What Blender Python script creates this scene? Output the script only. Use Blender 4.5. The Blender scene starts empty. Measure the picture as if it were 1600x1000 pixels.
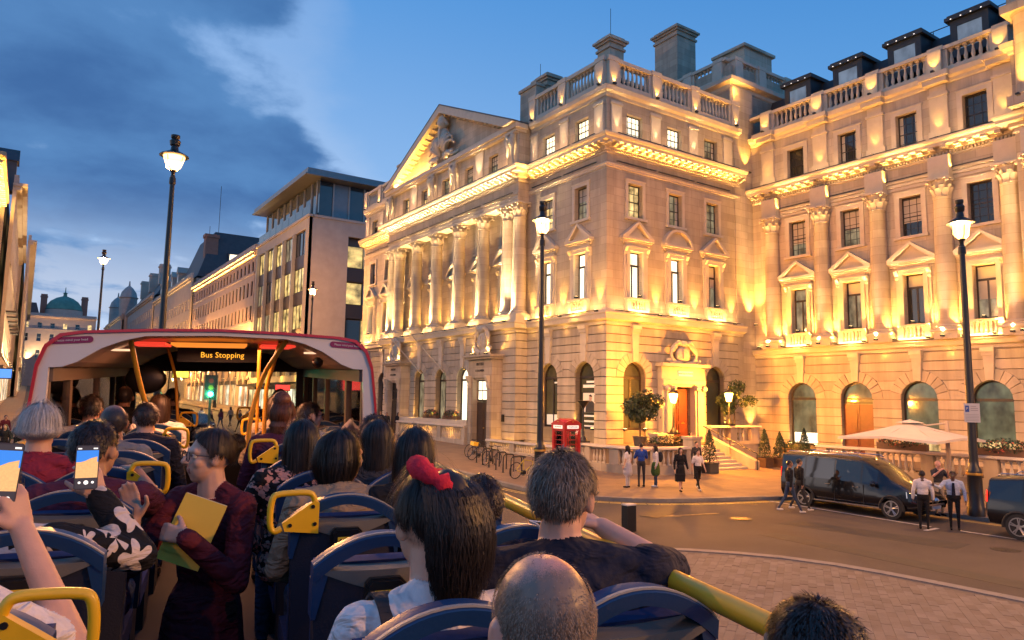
import bpy, bmesh, math, random
import numpy as np
from mathutils import Vector, Matrix
random.seed(7)
S = bpy.context.scene
COL = S.collection
PI = math.pi
def R(a): return math.radians(a)

# ------------------------------------------------------------ camera
cam_d = bpy.data.cameras.new('camera'); cam = bpy.data.objects.new('camera', cam_d); COL.objects.link(cam)
cam_d.sensor_width = 36; cam_d.lens = 36*1119.08/1600; cam_d.clip_start = .05; cam_d.clip_end = 3000
_r = Vector((0.82723511, -0.56163213, 0.01585632)); _u = Vector((-0.07577363, -0.08355555, 0.99361805)); _f = Vector((0.55672294, 0.82315723, 0.11167699))
cam.matrix_world = Matrix(((_r.x, _u.x, -_f.x, 0), (_r.y, _u.y, -_f.y, 0), (_r.z, _u.z, -_f.z, 3.65), (0, 0, 0, 1)))
S.camera = cam

# ------------------------------------------------------------ sky, dusk
W = bpy.data.worlds.new('World'); S.world = W; W.use_nodes = True
def build_sky():
    nt = W.node_tree; N = nt.nodes; L = nt.links; N.clear()
    out = N.new('ShaderNodeOutputWorld'); bg = N.new('ShaderNodeBackground'); L.new(bg.outputs[0], out.inputs[0])
    bg.inputs[1].default_value = 1.0
    sky = N.new('ShaderNodeTexSky'); sky.sky_type = 'NISHITA'; sky.sun_disc = False
    sky.sun_elevation = R(1.2); sky.sun_rotation = R(-55); sky.ozone_density = 3.0; sky.air_density = 1.0; sky.dust_density = .4
    def math_(op, a, b=None, clamp=False):
        n = N.new('ShaderNodeMath'); n.operation = op; n.use_clamp = clamp
        for i, v in enumerate((a, b)):
            if v is None: continue
            if isinstance(v, (int, float)): n.inputs[i].default_value = v
            else: L.new(v, n.inputs[i])
        return n.outputs[0]
    def mixc(f, a, b, blend='MIX'):
        n = N.new('ShaderNodeMix'); n.data_type = 'RGBA'; n.blend_type = blend
        for k, v in ((0, f), (6, a), (7, b)):
            if isinstance(v, (int, float)): n.inputs[k].default_value = v
            elif isinstance(v, tuple): n.inputs[k].default_value = v
            else: L.new(v, n.inputs[k])
        return n.outputs[2]
    def ramp(v, a, b):
        n = N.new('ShaderNodeMapRange'); n.interpolation_type = 'SMOOTHSTEP'; L.new(v, n.inputs[0])
        n.inputs[1].default_value = a; n.inputs[2].default_value = b; return n.outputs[0]
    tc = N.new('ShaderNodeTexCoord'); sep = N.new('ShaderNodeSeparateXYZ'); L.new(tc.outputs['Generated'], sep.inputs[0])
    z = math_('MAXIMUM', sep.outputs[2], 0.0)
    # blue of the upper air, paler towards the horizon and towards the side where the sun went down
    ds = N.new('ShaderNodeVectorMath'); ds.operation = 'DOT_PRODUCT'; L.new(tc.outputs['Generated'], ds.inputs[0]); ds.inputs[1].default_value = (-.50, .866, 0)
    side = ramp(ds.outputs['Value'], -.35, 1.0)
    base = mixc(ramp(z, .02, .66), mixc(side, SKY_LOW, SKY_GLOW), mixc(side, SKY_HIGH, SKY_HIGH2))
    nis = mixc(1.0, sky.outputs[0], (SKY_K, SKY_K, SKY_K, 1), 'MULTIPLY')
    base = mixc(1.0, base, nis, 'ADD')
    den = math_('ADD', z, .22)
    cx = math_('DIVIDE', sep.outputs[0], den); cy = math_('DIVIDE', sep.outputs[1], den)
    cmb = N.new('ShaderNodeCombineXYZ'); L.new(cx, cmb.inputs[0]); L.new(cy, cmb.inputs[1])
    def noise(scale, detail, rough, off, dist=0.):
        mp = N.new('ShaderNodeMapping'); mp.inputs['Location'].default_value = off; L.new(cmb.outputs[0], mp.inputs[0])
        n = N.new('ShaderNodeTexNoise'); n.inputs['Scale'].default_value = scale; n.inputs['Detail'].default_value = detail
        n.inputs['Roughness'].default_value = rough; n.inputs['Distortion'].default_value = dist; L.new(mp.outputs[0], n.inputs[0]); return n.outputs[0]
    n1 = noise(1.15, 9, .50, CL_OFF, .1); n2 = noise(2.6, 9, .55, (2.2, 6.1, 0), .15)
    dn = N.new('ShaderNodeVectorMath'); dn.operation = 'DOT_PRODUCT'; L.new(tc.outputs['Generated'], dn.inputs[0]); dn.inputs[1].default_value = CL_DIR
    bank = ramp(dn.outputs['Value'], .935, .992)
    cov = math_('ADD', math_('MULTIPLY', bank, .60), math_('ADD', math_('MULTIPLY', math_('SUBTRACT', n1, .5), 1.5), math_('MULTIPLY', math_('SUBTRACT', n2, .5), .9)))
    dark = ramp(cov, .30, .46)
    edge = math_('MULTIPLY', ramp(cov, .05, .33), ramp(ds.outputs['Value'], .15, .8))
    low = math_('MULTIPLY', ramp(n2, .33, .50), math_('MULTIPLY', ramp(z, .27, .11), side))
    low = math_('MAXIMUM', low, math_('MULTIPLY', math_('MULTIPLY', ramp(z, .24, .08), side), math_('ADD', .25, math_('MULTIPLY', n1, .6))))
    dark = math_('MULTIPLY', dark, math_('SUBTRACT', 1.0, math_('MULTIPLY', low, .8)))
    c = mixc(math_('MAXIMUM', math_('MULTIPLY', edge, .20), math_('MULTIPLY', low, .9)), base, CL_BRIGHT)
    shade = mixc(ramp(math_('ADD', math_('MULTIPLY', n2, .6), math_('MULTIPLY', n1, .4)), .38, .62), CL_MID, CL_DARK)
    c = mixc(math_('MULTIPLY', dark, .93), c, shade)
    L.new(c, bg.inputs[0])
SKY_LOW = (.19, .49, .90, 1); SKY_GLOW = (.47, .66, .95, 1); SKY_HIGH = (.037, .225, .62, 1); SKY_HIGH2 = (.07, .30, .72, 1); SKY_K = .010
CL_OFF = (.6, 4.2, 0); CL_DIR = Vector((.085, .925, .325)).normalized()
CL_BRIGHT = (.66, .74, .90, 1); CL_DARK = (.032, .12, .34, 1); CL_MID = (.085, .235, .52, 1)
build_sky()
# the sun has set behind the street: only its soft last glow is left
sun_d = bpy.data.lights.new('sun', 'SUN'); sun_d.energy = .12; sun_d.angle = R(20); sun_d.color = (1, .72, .55)
sun = bpy.data.objects.new('sun', sun_d); COL.objects.link(sun); sun.rotation_euler = (R(-84), 0, R(55))

S.view_settings.view_transform = 'Standard'; S.view_settings.look = 'None'; S.view_settings.exposure = 0; S.view_settings.gamma = 1
S.view_settings.use_curve_mapping = False
S.render.engine = 'CYCLES'
S.cycles.use_denoising = True
S.cycles.max_bounces = 6; S.cycles.diffuse_bounces = 3; S.cycles.glossy_bounces = 3; S.cycles.transmission_bounces = 6; S.cycles.transparent_max_bounces = 12
S.cycles.sample_clamp_indirect = 4; S.cycles.sample_clamp_direct = 0
S.cycles.caustics_reflective = False; S.cycles.caustics_refractive = False
S.cycles.use_light_tree = True

# ------------------------------------------------------------ materials
MATS = {}
def M(name, col, rough=.6, metal=0., noise=.12, scale=2., bump=0., bscale=25., emit=None, estr=0., spec=.5, coat=0., island=0., coords='pos'):
    m = bpy.data.materials.new(name); m.use_nodes = True; MATS[name] = m
    nt = m.node_tree; N = nt.nodes; L = nt.links; b = N['Principled BSDF']
    b.inputs['Roughness'].default_value = rough; b.inputs['Metallic'].default_value = metal
    b.inputs['Specular IOR Level'].default_value = spec; b.inputs['Coat Weight'].default_value = coat
    c4 = (*col, 1); b.inputs['Base Color'].default_value = c4
    geo = N.new('ShaderNodeNewGeometry')
    if coords == 'pos': src = geo.outputs['Position']
    else: src = N.new('ShaderNodeTexCoord').outputs['Object']
    if noise > 0:
        t = N.new('ShaderNodeTexNoise'); t.inputs['Scale'].default_value = scale; t.inputs['Detail'].default_value = 5; t.inputs['Roughness'].default_value = .6
        L.new(src, t.inputs['Vector'])
        mr = N.new('ShaderNodeMapRange'); L.new(t.outputs[0], mr.inputs[0]); mr.inputs[1].default_value = .25; mr.inputs[2].default_value = .75
        mr.inputs[3].default_value = 1-noise; mr.inputs[4].default_value = 1+noise
        f = mr.outputs[0]
        if island > 0:
            mi = N.new('ShaderNodeMapRange'); L.new(geo.outputs['Random Per Island'], mi.inputs[0]); mi.inputs[3].default_value = 1-island; mi.inputs[4].default_value = 1+island
            mu = N.new('ShaderNodeMath'); mu.operation = 'MULTIPLY'; L.new(f, mu.inputs[0]); L.new(mi.outputs[0], mu.inputs[1]); f = mu.outputs[0]
        vm = N.new('ShaderNodeVectorMath'); vm.operation = 'SCALE'; vm.inputs[0].default_value = col; L.new(f, vm.inputs['Scale'])
        L.new(vm.outputs[0], b.inputs['Base Color'])
    if bump > 0:
        t2 = N.new('ShaderNodeTexNoise'); t2.inputs['Scale'].default_value = bscale; t2.inputs['Detail'].default_value = 4; L.new(src, t2.inputs['Vector'])
        bp = N.new('ShaderNodeBump'); bp.inputs['Strength'].default_value = bump; bp.inputs['Distance'].default_value = .02
        L.new(t2.outputs[0], bp.inputs['Height']); L.new(bp.outputs[0], b.inputs['Normal'])
    if emit:
        b.inputs['Emission Color'].default_value = (*emit, 1); b.inputs['Emission Strength'].default_value = estr
    return m
def stone_mat(name, col, joint_w=1.3, joint_h=.48, jb=.25, grime=.2):
    """ashlar: every course its own tint, thin joints, rain streaks"""
    m = M(name, col, .75, noise=.10, scale=1.3, bump=.18, bscale=14)
    nt = m.node_tree; N = nt.nodes; L = nt.links; b = N['Principled BSDF']
    geo = N.new('ShaderNodeNewGeometry'); sep = N.new('ShaderNodeSeparateXYZ'); L.new(geo.outputs['Position'], sep.inputs[0])
    ad = N.new('ShaderNodeMath'); ad.operation = 'ADD'; L.new(sep.outputs[0], ad.inputs[0]); L.new(sep.outputs[1], ad.inputs[1])
    cb = N.new('ShaderNodeCombineXYZ'); L.new(ad.outputs[0], cb.inputs[0]); L.new(sep.outputs[2], cb.inputs[1])
    br = N.new('ShaderNodeTexBrick'); L.new(cb.outputs[0], br.inputs['Vector']); br.inputs['Scale'].default_value = 1
    br.inputs['Brick Width'].default_value = joint_w; br.inputs['Row Height'].default_value = joint_h; br.inputs['Mortar Size'].default_value = .012; br.inputs['Mortar Smooth'].default_value = .3
    br.inputs['Color1'].default_value = (.86, .85, .84, 1); br.inputs['Color2'].default_value = (1.09, 1.08, 1.06, 1); br.inputs['Mortar'].default_value = (.72, .70, .68, 1)
    mp = N.new('ShaderNodeMapping'); mp.inputs['Scale'].default_value = (1.6, 1.6, .12); L.new(geo.outputs['Position'], mp.inputs[0])
    st = N.new('ShaderNodeTexNoise'); st.inputs['Scale'].default_value = 1; st.inputs['Detail'].default_value = 6; st.inputs['Roughness'].default_value = .65; L.new(mp.outputs[0], st.inputs[0])
    mr = N.new('ShaderNodeMapRange'); L.new(st.outputs[0], mr.inputs[0]); mr.inputs[1].default_value = .35; mr.inputs[2].default_value = .65; mr.inputs[3].default_value = 1-grime; mr.inputs[4].default_value = 1.05
    src = b.inputs['Base Color'].links[0].from_socket
    v1 = N.new('ShaderNodeVectorMath'); v1.operation = 'MULTIPLY'; L.new(src, v1.inputs[0]); L.new(br.outputs[0], v1.inputs[1])
    oi = N.new('ShaderNodeObjectInfo'); ro = N.new('ShaderNodeMapRange'); L.new(oi.outputs['Random'], ro.inputs[0]); ro.inputs[3].default_value = .86; ro.inputs[4].default_value = 1.10
    ml = N.new('ShaderNodeMath'); ml.operation = 'MULTIPLY'; L.new(mr.outputs[0], ml.inputs[0]); L.new(ro.outputs[0], ml.inputs[1])
    v2 = N.new('ShaderNodeVectorMath'); v2.operation = 'SCALE'; L.new(v1.outputs[0], v2.inputs[0]); L.new(ml.outputs[0], v2.inputs['Scale'])
    L.new(v2.outputs[0], b.inputs['Base Color'])
    b2 = N.new('ShaderNodeBump'); b2.inputs['Strength'].default_value = jb; b2.inputs['Distance'].default_value = .02; b2.invert = True
    L.new(br.outputs['Fac'], b2.inputs['Height']); L.new(b.inputs['Normal'].links[0].from_socket, b2.inputs['Normal']); L.new(b2.outputs[0], b.inputs['Normal'])
    return m
def glass_mat(name, tint=(.85, .9, .88), refl=1.0, body=0., bodycol=(.02, .02, .02)):
    """thin pane: clear straight through, mirror by fresnel"""
    m = bpy.data.materials.new(name); m.use_nodes = True; MATS[name] = m
    nt = m.node_tree; N = nt.nodes; L = nt.links; N.clear()
    out = N.new('ShaderNodeOutputMaterial'); tr = N.new('ShaderNodeBsdfTransparent'); tr.inputs[0].default_value = (*tint, 1)
    gl = N.new('ShaderNodeBsdfGlossy'); gl.inputs['Roughness'].default_value = .03; gl.inputs[0].default_value = (refl, refl, refl, 1)
    fr = N.new('ShaderNodeFresnel'); fr.inputs[0].default_value = 1.5
    mx = N.new('ShaderNodeMixShader'); L.new(fr.outputs[0], mx.inputs[0]); L.new(tr.outputs[0], mx.inputs[1]); L.new(gl.outputs[0], mx.inputs[2])
    L.new(mx.outputs[0], out.inputs[0]); return m
def lantern_glass_mat(name, col, st):
    """clear lantern glass glowing with its burner: lets the lamp's own light out"""
    m = bpy.data.materials.new(name); m.use_nodes = True; MATS[name] = m; nt = m.node_tree; N = nt.nodes; L = nt.links; N.clear()
    out = N.new('ShaderNodeOutputMaterial'); tr = N.new('ShaderNodeBsdfTransparent'); em = N.new('ShaderNodeEmission'); em.inputs[0].default_value = (*col, 1); em.inputs[1].default_value = st; ad = N.new('ShaderNodeAddShader')
    L.new(tr.outputs[0], ad.inputs[0]); L.new(em.outputs[0], ad.inputs[1]); L.new(ad.outputs[0], out.inputs[0]); return m
def lit_mat(name, col, st, var=.5, scale=(1.5, 1.5, .9), rough=.08, base=(.03, .03, .03)):
    """a lit room seen through a glossy pane: the light is uneven from pane to pane"""
    m = M(name, base, rough, noise=0)
    nt = m.node_tree; N = nt.nodes; L = nt.links; b = N['Principled BSDF']
    geo = N.new('ShaderNodeNewGeometry'); mp = N.new('ShaderNodeMapping'); mp.inputs['Scale'].default_value = scale; L.new(geo.outputs['Position'], mp.inputs[0])
    t = N.new('ShaderNodeTexNoise'); t.inputs['Scale'].default_value = 1; t.inputs['Detail'].default_value = 3; L.new(mp.outputs[0], t.inputs[0])
    mr = N.new('ShaderNodeMapRange'); L.new(t.outputs[0], mr.inputs[0]); mr.inputs[1].default_value = .3; mr.inputs[2].default_value = .7; mr.inputs[3].default_value = st*(1-var); mr.inputs[4].default_value = st*(1+var)
    b.inputs['Emission Color'].default_value = (*col, 1); L.new(mr.outputs[0], b.inputs['Emission Strength'])
    return m

# ------------------------------------------------------------ mesh building
class MB:
    def __init__(s): s.v = []; s.f = []; s.m = []; s.mi = 0
    def face(s, idx): s.f.append(idx); s.m.append(s.mi)
    def add(s, vs, fs):
        o = len(s.v); s.v += [tuple(v) for v in vs]
        for f in fs: s.f.append(tuple(i+o for i in f)); s.m.append(s.mi)
        return s
    def box(s, x0, x1, y0, y1, z0, z1):
        if x0 > x1: x0, x1 = x1, x0
        if y0 > y1: y0, y1 = y1, y0
        if z0 > z1: z0, z1 = z1, z0
        return s.add([(x0,y0,z0),(x1,y0,z0),(x1,y1,z0),(x0,y1,z0),(x0,y0,z1),(x1,y0,z1),(x1,y1,z1),(x0,y1,z1)],
            [(3,2,1,0),(4,5,6,7),(0,1,5,4),(1,2,6,5),(2,3,7,6),(3,0,4,7)])
    def prism(s, poly, y0, y1):
        """polygon in x,z (counter-clockwise seen from -y) pushed from y0 to y1"""
        n = len(poly)
        return s.add([(x, y0, z) for x, z in poly]+[(x, y1, z) for x, z in poly],
            [tuple(range(n)), tuple(range(2*n-1, n-1, -1))]+[(i, n+i, n+(i+1) % n, (i+1) % n) for i in range(n)])
    def slab(s, poly, z0, z1):
        n = len(poly)
        return s.add([(x, y, z0) for x, y in poly]+[(x, y, z1) for x, y in poly],
            [tuple(range(n-1, -1, -1)), tuple(range(n, 2*n))]+[(i, (i+1) % n, n+(i+1) % n, n+i) for i in range(n)])
    def lathe(s, prof, n=12, c=(0, 0), cap=True):
        o = len(s.v); k = len(prof)
        for r, z in prof:
            for i in range(n):
                a = 2*PI*i/n; s.v.append((c[0]+r*math.cos(a), c[1]+r*math.sin(a), z))
        for j in range(k-1):
            for i in range(n):
                a = o+j*n+i; b_ = o+j*n+(i+1) % n; s.face((a, b_, b_+n, a+n))
        if cap: s.face(tuple(o+i for i in range(n-1, -1, -1))); s.face(tuple(o+(k-1)*n+i for i in range(n)))
        return s
    def tube(s, pts, r, n=8, closed=False, caps=True):
        pts = [Vector(p) for p in pts]; k = len(pts); o = len(s.v)
        rs = r if isinstance(r, (list, tuple)) else [r]*k
        up = None
        for j, p in enumerate(pts):
            if closed: t = pts[(j+1) % k]-pts[j-1]
            else: t = pts[min(j+1, k-1)]-pts[max(j-1, 0)]
            t.normalize()
            if up is None:
                up = Vector((0, 0, 1)) if abs(t.z) < .9 else Vector((1, 0, 0))
            a = t.cross(up)
            if a.length < 1e-4: a = t.orthogonal()
            a.normalize(); b_ = a.cross(t); up = b_
            for i in range(n):
                w = 2*PI*i/n; q = p+(a*math.cos(w)+b_*math.sin(w))*rs[j]; s.v.append(tuple(q))
        for j in range(k if closed else k-1):
            j2 = (j+1) % k
            for i in range(n): s.face((o+j*n+i, o+j*n+(i+1) % n, o+j2*n+(i+1) % n, o+j2*n+i))
        if caps and not closed: s.face(tuple(o+i for i in range(n-1, -1, -1))); s.face(tuple(o+(k-1)*n+i for i in range(n)))
        return s
    def ball(s, c, r, n=10, m=7):
        if not isinstance(r, (tuple, list)): r = (r, r, r)
        prof = [(math.sin(PI*j/m), -math.cos(PI*j/m)) for j in range(m+1)]; o = len(s.v)
        for q, z in prof:
            for i in range(n): s.v.append((c[0]+r[0]*q*math.cos(2*PI*i/n), c[1]+r[1]*q*math.sin(2*PI*i/n), c[2]+r[2]*z))
        for j in range(m):
            for i in range(n):
                a = o+j*n+i; b_ = o+j*n+(i+1) % n; s.face((a, b_, b_+n, a+n))
        return s
    def xform(s, mat, start=0):
        for i in range(start, len(s.v)): s.v[i] = tuple(mat @ Vector(s.v[i]))
        return s
    def mesh(s, name, mats, smooth=False):
        me = bpy.data.meshes.new(name); me.from_pydata(s.v, [], s.f)
        for m in (mats if isinstance(mats, (list, tuple)) else [mats]): me.materials.append(MATS[m] if isinstance(m, str) else m)
        if len(me.materials) > 1: me.polygons.foreach_set('material_index', s.m)
        if smooth: me.polygons.foreach_set('use_smooth', [True]*len(me.polygons)); 
        me.validate(); me.update()
        if smooth and smooth is not True: me.set_sharp_from_angle(angle=R(smooth))
        return me
def obj(name, me, parent=None, loc=(0, 0, 0), rz=0., rot=None, scale=None, world=True):
    """link one object; loc is in the frame of its top thing (roots carry the rotation)"""
    o = bpy.data.objects.new(name, me); COL.objects.link(o)
    o.location = loc; o.rotation_euler = rot if rot is not None else (0, 0, rz)
    if scale is not None: o.scale = scale if not isinstance(scale, (int, float)) else (scale,)*3
    if parent is not None: o.parent = parent
    return o
def tag(o, label=None, cat=None, group=None, kind=None):
    if label: o['label'] = label
    if cat: o['category'] = cat
    if group: o['group'] = group
    if kind: o['kind'] = kind
    return o
def thing(name, label, cat, loc=(0, 0, 0), rz=0., group=None, rot=None):
    o = obj(name, None, None, loc, rz, rot); o.empty_display_size = .1
    return tag(o, label, cat, group)
class Kit:
    """places parts given in world coordinates under an unrotated root"""
    def __init__(s, root): s.root = root
    def put(s, name, me, loc=(0, 0, 0), rz=0., parent=None, scale=None, rot=None):
        p = parent or s.root
        if parent is None: l = Vector(loc)-s.root.location
        else: l = Vector(loc)
        return obj(name, me, p, l, rz, rot, scale)
def lamp_light(name, kind, loc, energy, col, parent=None, size=.05, rot=None, spot=None, blend=.6, sizey=None):
    d = bpy.data.lights.new(name, kind); d.energy = energy; d.color = col
    if kind == 'AREA':
        d.size = size
        if sizey: d.shape = 'RECTANGLE'; d.size_y = sizey
    else: d.shadow_soft_size = size
    if kind == 'SPOT': d.spot_size = R(spot); d.spot_blend = blend
    o = bpy.data.objects.new(name, d); COL.objects.link(o)
    if parent is not None: o.parent = parent; o.location = Vector(loc)-parent.location
    else: o.location = loc
    if rot is not None: o.rotation_euler = rot
    return o
def aim(o, d):
    o.rotation_euler = Vector(d).to_track_quat('-Z', 'Y').to_euler(); return o
def gz(y): return .02*max(0., y-14)
PAV = .12   # kerb height

# ------------------------------------------------------------ colours
stone_mat('stone', (.47, .395, .30))
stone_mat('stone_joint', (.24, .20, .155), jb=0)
stone_mat('stone_block', (.47, .40, .31), 9, 9, 0., .22)
M('stone_trim', (.53, .46, .36), .7, noise=.10, scale=2.5, bump=.1, bscale=20)
M('stone_carved', (.50, .44, .35), .75, noise=.2, scale=6, bump=.25, bscale=30)
M('roof_dark', (.035, .036, .04), .6, noise=.2)
M('lead', (.06, .065, .07), .5, noise=.2, scale=3)
M('asphalt', (.072, .056, .043), .82, noise=.30, scale=.45, bump=.5, bscale=90)
M('kerb_stone', (.20, .185, .165), .8, noise=.15, scale=5, bump=.2, bscale=60)
M('paint_white', (.55, .53, .48), .6, noise=.2, scale=12)
M('paint_yellow', (.55, .42, .10), .6, noise=.2, scale=12)
M('paint_worn', (.22, .15, .05), .7, noise=.5, scale=6)
M('paver', (.165, .135, .108), .8, noise=.16, scale=3, bump=.3, bscale=60)
M('paver_b', (.145, .113, .088), .8, noise=.16, scale=3, bump=.3, bscale=60)
M('paver_c', (.185, .155, .127), .8, noise=.16, scale=3, bump=.3, bscale=60)
M('mortar', (.135, .108, .085), .9, noise=.2)
M('blind', (.42, .38, .32), .8, noise=.08)
M('win_frame', (.03, .022, .018), .4, noise=.1)
M('win_white', (.5, .47, .42), .5, noise=.1)
M('wood_door', (.13, .035, .018), .4, noise=.25, scale=4)
M('wood_dark', (.05, .028, .018), .45, noise=.25, scale=4)
M('black_iron', (.012, .012, .013), .38, noise=.15, scale=6, bump=.1, bscale=40)
M('black_paint', (.010, .010, .011), .3, noise=.1)
M('gold', (.6, .36, .08), .4, metal=.8, noise=.1)
M('dark_glass', (.02, .022, .02), .05, noise=0, spec=.8)
M('green_glass', (.06, .065, .045), .08, noise=.3, scale=.8, spec=.7)
lit_mat('lit_white', (1, .84, .58), 2.1, .35)
lit_mat('lit_warm', (1, .66, .26), 1.0, .8, (2.6, 2.6, 1.6))
lit_mat('lit_dim', (.9, .72, .42), .24, .8, (2, 2, 1.2))
lit_mat('lit_green', (.75, .78, .42), .16, .8, (1.1, 1.1, .8))
lit_mat('lit_office', (1, .68, .22), .75, .9, (.7, .7, .9))
lit_mat('lit_dormer', (.6, .75, 1), .22, .4)
M('lens_small', (.8, .8, .8), .3, noise=0, emit=(1, .9, .8), estr=1.6)
M('tint_glass', (.05, .07, .075), .06, noise=0, spec=.9)
M('lens', (.8, .7, .5), .3, noise=0, emit=(1, .66, .26), estr=12)
KL, KS, KW = 4.4, 3.4, 21
YEL = (1, .48, .08); WARM = (1, .66, .32); ORG = (1, .44, .08); WASH = (1, .51, .16)

def strip_mesh(edge_l, edge_r, dz, name, mat):
    """ground sheet between two polylines with the same y values, following the rise of the street"""
    mb = MB(); n = len(edge_l)
    for i in range(n): mb.v.append((edge_l[i][0], edge_l[i][1], gz(edge_l[i][1])+dz)); mb.v.append((edge_r[i][0], edge_r[i][1], gz(edge_r[i][1])+dz))
    for i in range(n-1): mb.face((2*i, 2*i+1, 2*i+3, 2*i+2))
    return mb.mesh(name, mat)
ys = [-500, -60, 0, 14, 60, 150, 340, 900]
g = obj('ground', strip_mesh([(-900, y) for y in ys], [(900, y) for y in ys], -.02, 'ground', 'mortar')); tag(g, kind='structure')
ys2 = [-120, 0, 14, 60, 150, 330]
road = obj('road', strip_mesh([(-40, y) for y in ys2], [(62, y) for y in ys2], 0, 'road', 'asphalt')); tag(road, kind='structure')

def smooth_line(pts, n=6):
    """Catmull-Rom through points"""
    out = []
    P = [Vector(p) for p in pts]; P = [2*P[0]-P[1]]+P+[2*P[-1]-P[-2]]
    for i in range(1, len(P)-2):
        for k in range(n):
            t = k/n; a, b, c, d = P[i-1], P[i], P[i+1], P[i+2]
            out.append(.5*((2*b)+(-a+c)*t+(2*a-5*b+4*c-d)*t*t+(-a+3*b-3*c+d)*t**3))
    out.append(P[-2]); return out
kerb_pts = [(26.1, -60), (26.1, -8), (26.1, 6), (26.0, 11.5), (25.95, 14.6), (25.2, 16.5), (23.4, 17.5), (21, 18.1), (18.7, 19.0), (17.0, 20.7), (16.3, 22.8), (16.35, 25), (16.9, 32), (17.5, 45), (18.5, 66)]
kl = [(p.x, p.y) for p in smooth_line([(x, y, 0) for x, y in kerb_pts], 6)]
M('pavement', (.22, .150, .09), .82, noise=.14, scale=1.5, bump=.25, bscale=50)
def paving_joints(m, w, h, k=.7):
    nt = m.node_tree; N = nt.nodes; L = nt.links; b = N['Principled BSDF']; geo = N.new('ShaderNodeNewGeometry')
    br = N.new('ShaderNodeTexBrick'); L.new(geo.outputs['Position'], br.inputs['Vector']); br.inputs['Scale'].default_value = 1
    br.inputs['Brick Width'].default_value = w; br.inputs['Row Height'].default_value = h; br.inputs['Mortar Size'].default_value = .012
    br.inputs['Color1'].default_value = (.88, .88, .88, 1); br.inputs['Color2'].default_value = (1.1, 1.08, 1.05, 1); br.inputs['Mortar'].default_value = (k, k, k, 1)
    v = N.new('ShaderNodeVectorMath'); v.operation = 'MULTIPLY'; L.new(b.inputs['Base Color'].links[0].from_socket, v.inputs[0]); L.new(br.outputs[0], v.inputs[1]); L.new(v.outputs[0], b.inputs['Base Color'])
paving_joints(MATS['pavement'], .9, .6)
pav = obj('pavement', strip_mesh(kl, [(60, y) for x, y in kl], PAV, 'pavement', 'pavement')); tag(pav, kind='structure')
lk = [(-6, -60), (-6, 0), (-6, 14), (-5, 40), (-1, 62), (0, 90), (1, 320)]
pl = obj('pavement', strip_mesh([(-30, y) for x, y in lk], lk, PAV, 'pavement_far_side', 'pavement')); tag(pl, kind='structure')
rk = [(20, 76), (21, 100), (21, 150), (21, 320)]
p2 = obj('pavement', strip_mesh(rk, [(60, y) for x, y in rk], PAV, 'pavement_north', 'pavement')); tag(p2, kind='structure')

def kerb_run(line, owner, sx, y0=-1e9, y1=1e9, step=.92, dz=PAV, w=.28):
    """single kerb stones laid end to end on a line; sx = which side of the line the pavement lies"""
    pts = [Vector((x, y, 0)) for x, y in line]; acc = 0; cur = []; 
    seg = []
    for a, b in zip(pts, pts[1:]):
        d = (b-a).length; n = max(1, int(d/.23)); seg += [a.lerp(b, i/n) for i in range(n)]
    seg.append(pts[-1])
    i = 0
    while i < len(seg)-1:
        j = i+1; L = 0
        while j < len(seg) and L < step: L += (seg[j]-seg[j-1]).length; j += 1
        a, b = seg[i], seg[j-1]; i = j-1
        mid = (a+b)/2
        if not (y0 < mid.y < y1): continue
        t = (b-a); ln = t.length; ang = math.atan2(t.y, t.x)
        mb = MB(); z = gz(mid.y); s0, s1 = (-w, .0) if sx > 0 else (0, w)
        mb.box(-ln/2+.006, ln/2-.006, s0, s1, -.05, dz+.006)
        sl = math.atan2(gz(b.y)-gz(a.y), ln)
        obj('kerb', mb.mesh('kerb', 'kerb_stone'), owner, (mid.x, mid.y, z), rot=(0, -sl, ang))
kerb_run(kl, pav, 1, -2, 60)
# painted double line along the kerb
def paint_line(line, off, w, dz, mat, name, y0, y1, gap=None):
    mb = MB(); pts = [Vector((x, y, 0)) for x, y in line]; acc = 0
    for a, b in zip(pts, pts[1:]):
        if not (y0 < a.y < y1): continue
        acc += (b-a).length
        if gap and (int(acc/gap) % 2): continue
        t = (b-a).normalized(); n = Vector((-t.y, t.x, 0))
        q = [a+n*off, a+n*(off+w), b+n*(off+w), b+n*off]
        o = len(mb.v); mb.v += [(p.x, p.y, gz(p.y)+dz) for p in q]; mb.face((o+3, o+2, o+1, o))
    return tag(obj(name, mb.mesh(name, mat)), kind='structure')
paint_line(kl, .25, .09, .005, 'paint_yellow', 'road_marking', 2, 60)
paint_line(kl, .45, .09, .005, 'paint_yellow', 'road_marking', 2, 60)
# parking bay marks by the van
mb = MB()
for a, b in (((23.35, 17.2), (23.35, 12.2)), ((23.35, 12.2), (23.3, 11.4)), ((23.35, 10.6), (23.35, 5))):
    mb.add([(a[0], a[1], gz(a[1])+.005), (a[0]+.11, a[1], gz(a[1])+.005), (b[0]+.11, b[1], gz(b[1])+.005), (b[0], b[1], gz(b[1])+.005)], [(0, 1, 2, 3)])
mb.box(22.5, 23.25, 11.1, 11.22, .001, .006)
tag(obj('road_marking', mb.mesh('bay_marking', 'paint_white')), kind='structure')
# patched manhole and worn arrow
mb = MB(); mb.box(-.09, .09, -1.0, .6, .001, .006); mb.slab([(-.28, .6), (.28, .6), (0, 1.2)], .001, .006)
tag(obj('road_marking', mb.mesh('worn_arrow', 'paint_worn'), None, (18.3, 16.4, gz(16.4)), R(78)), kind='structure')

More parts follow.
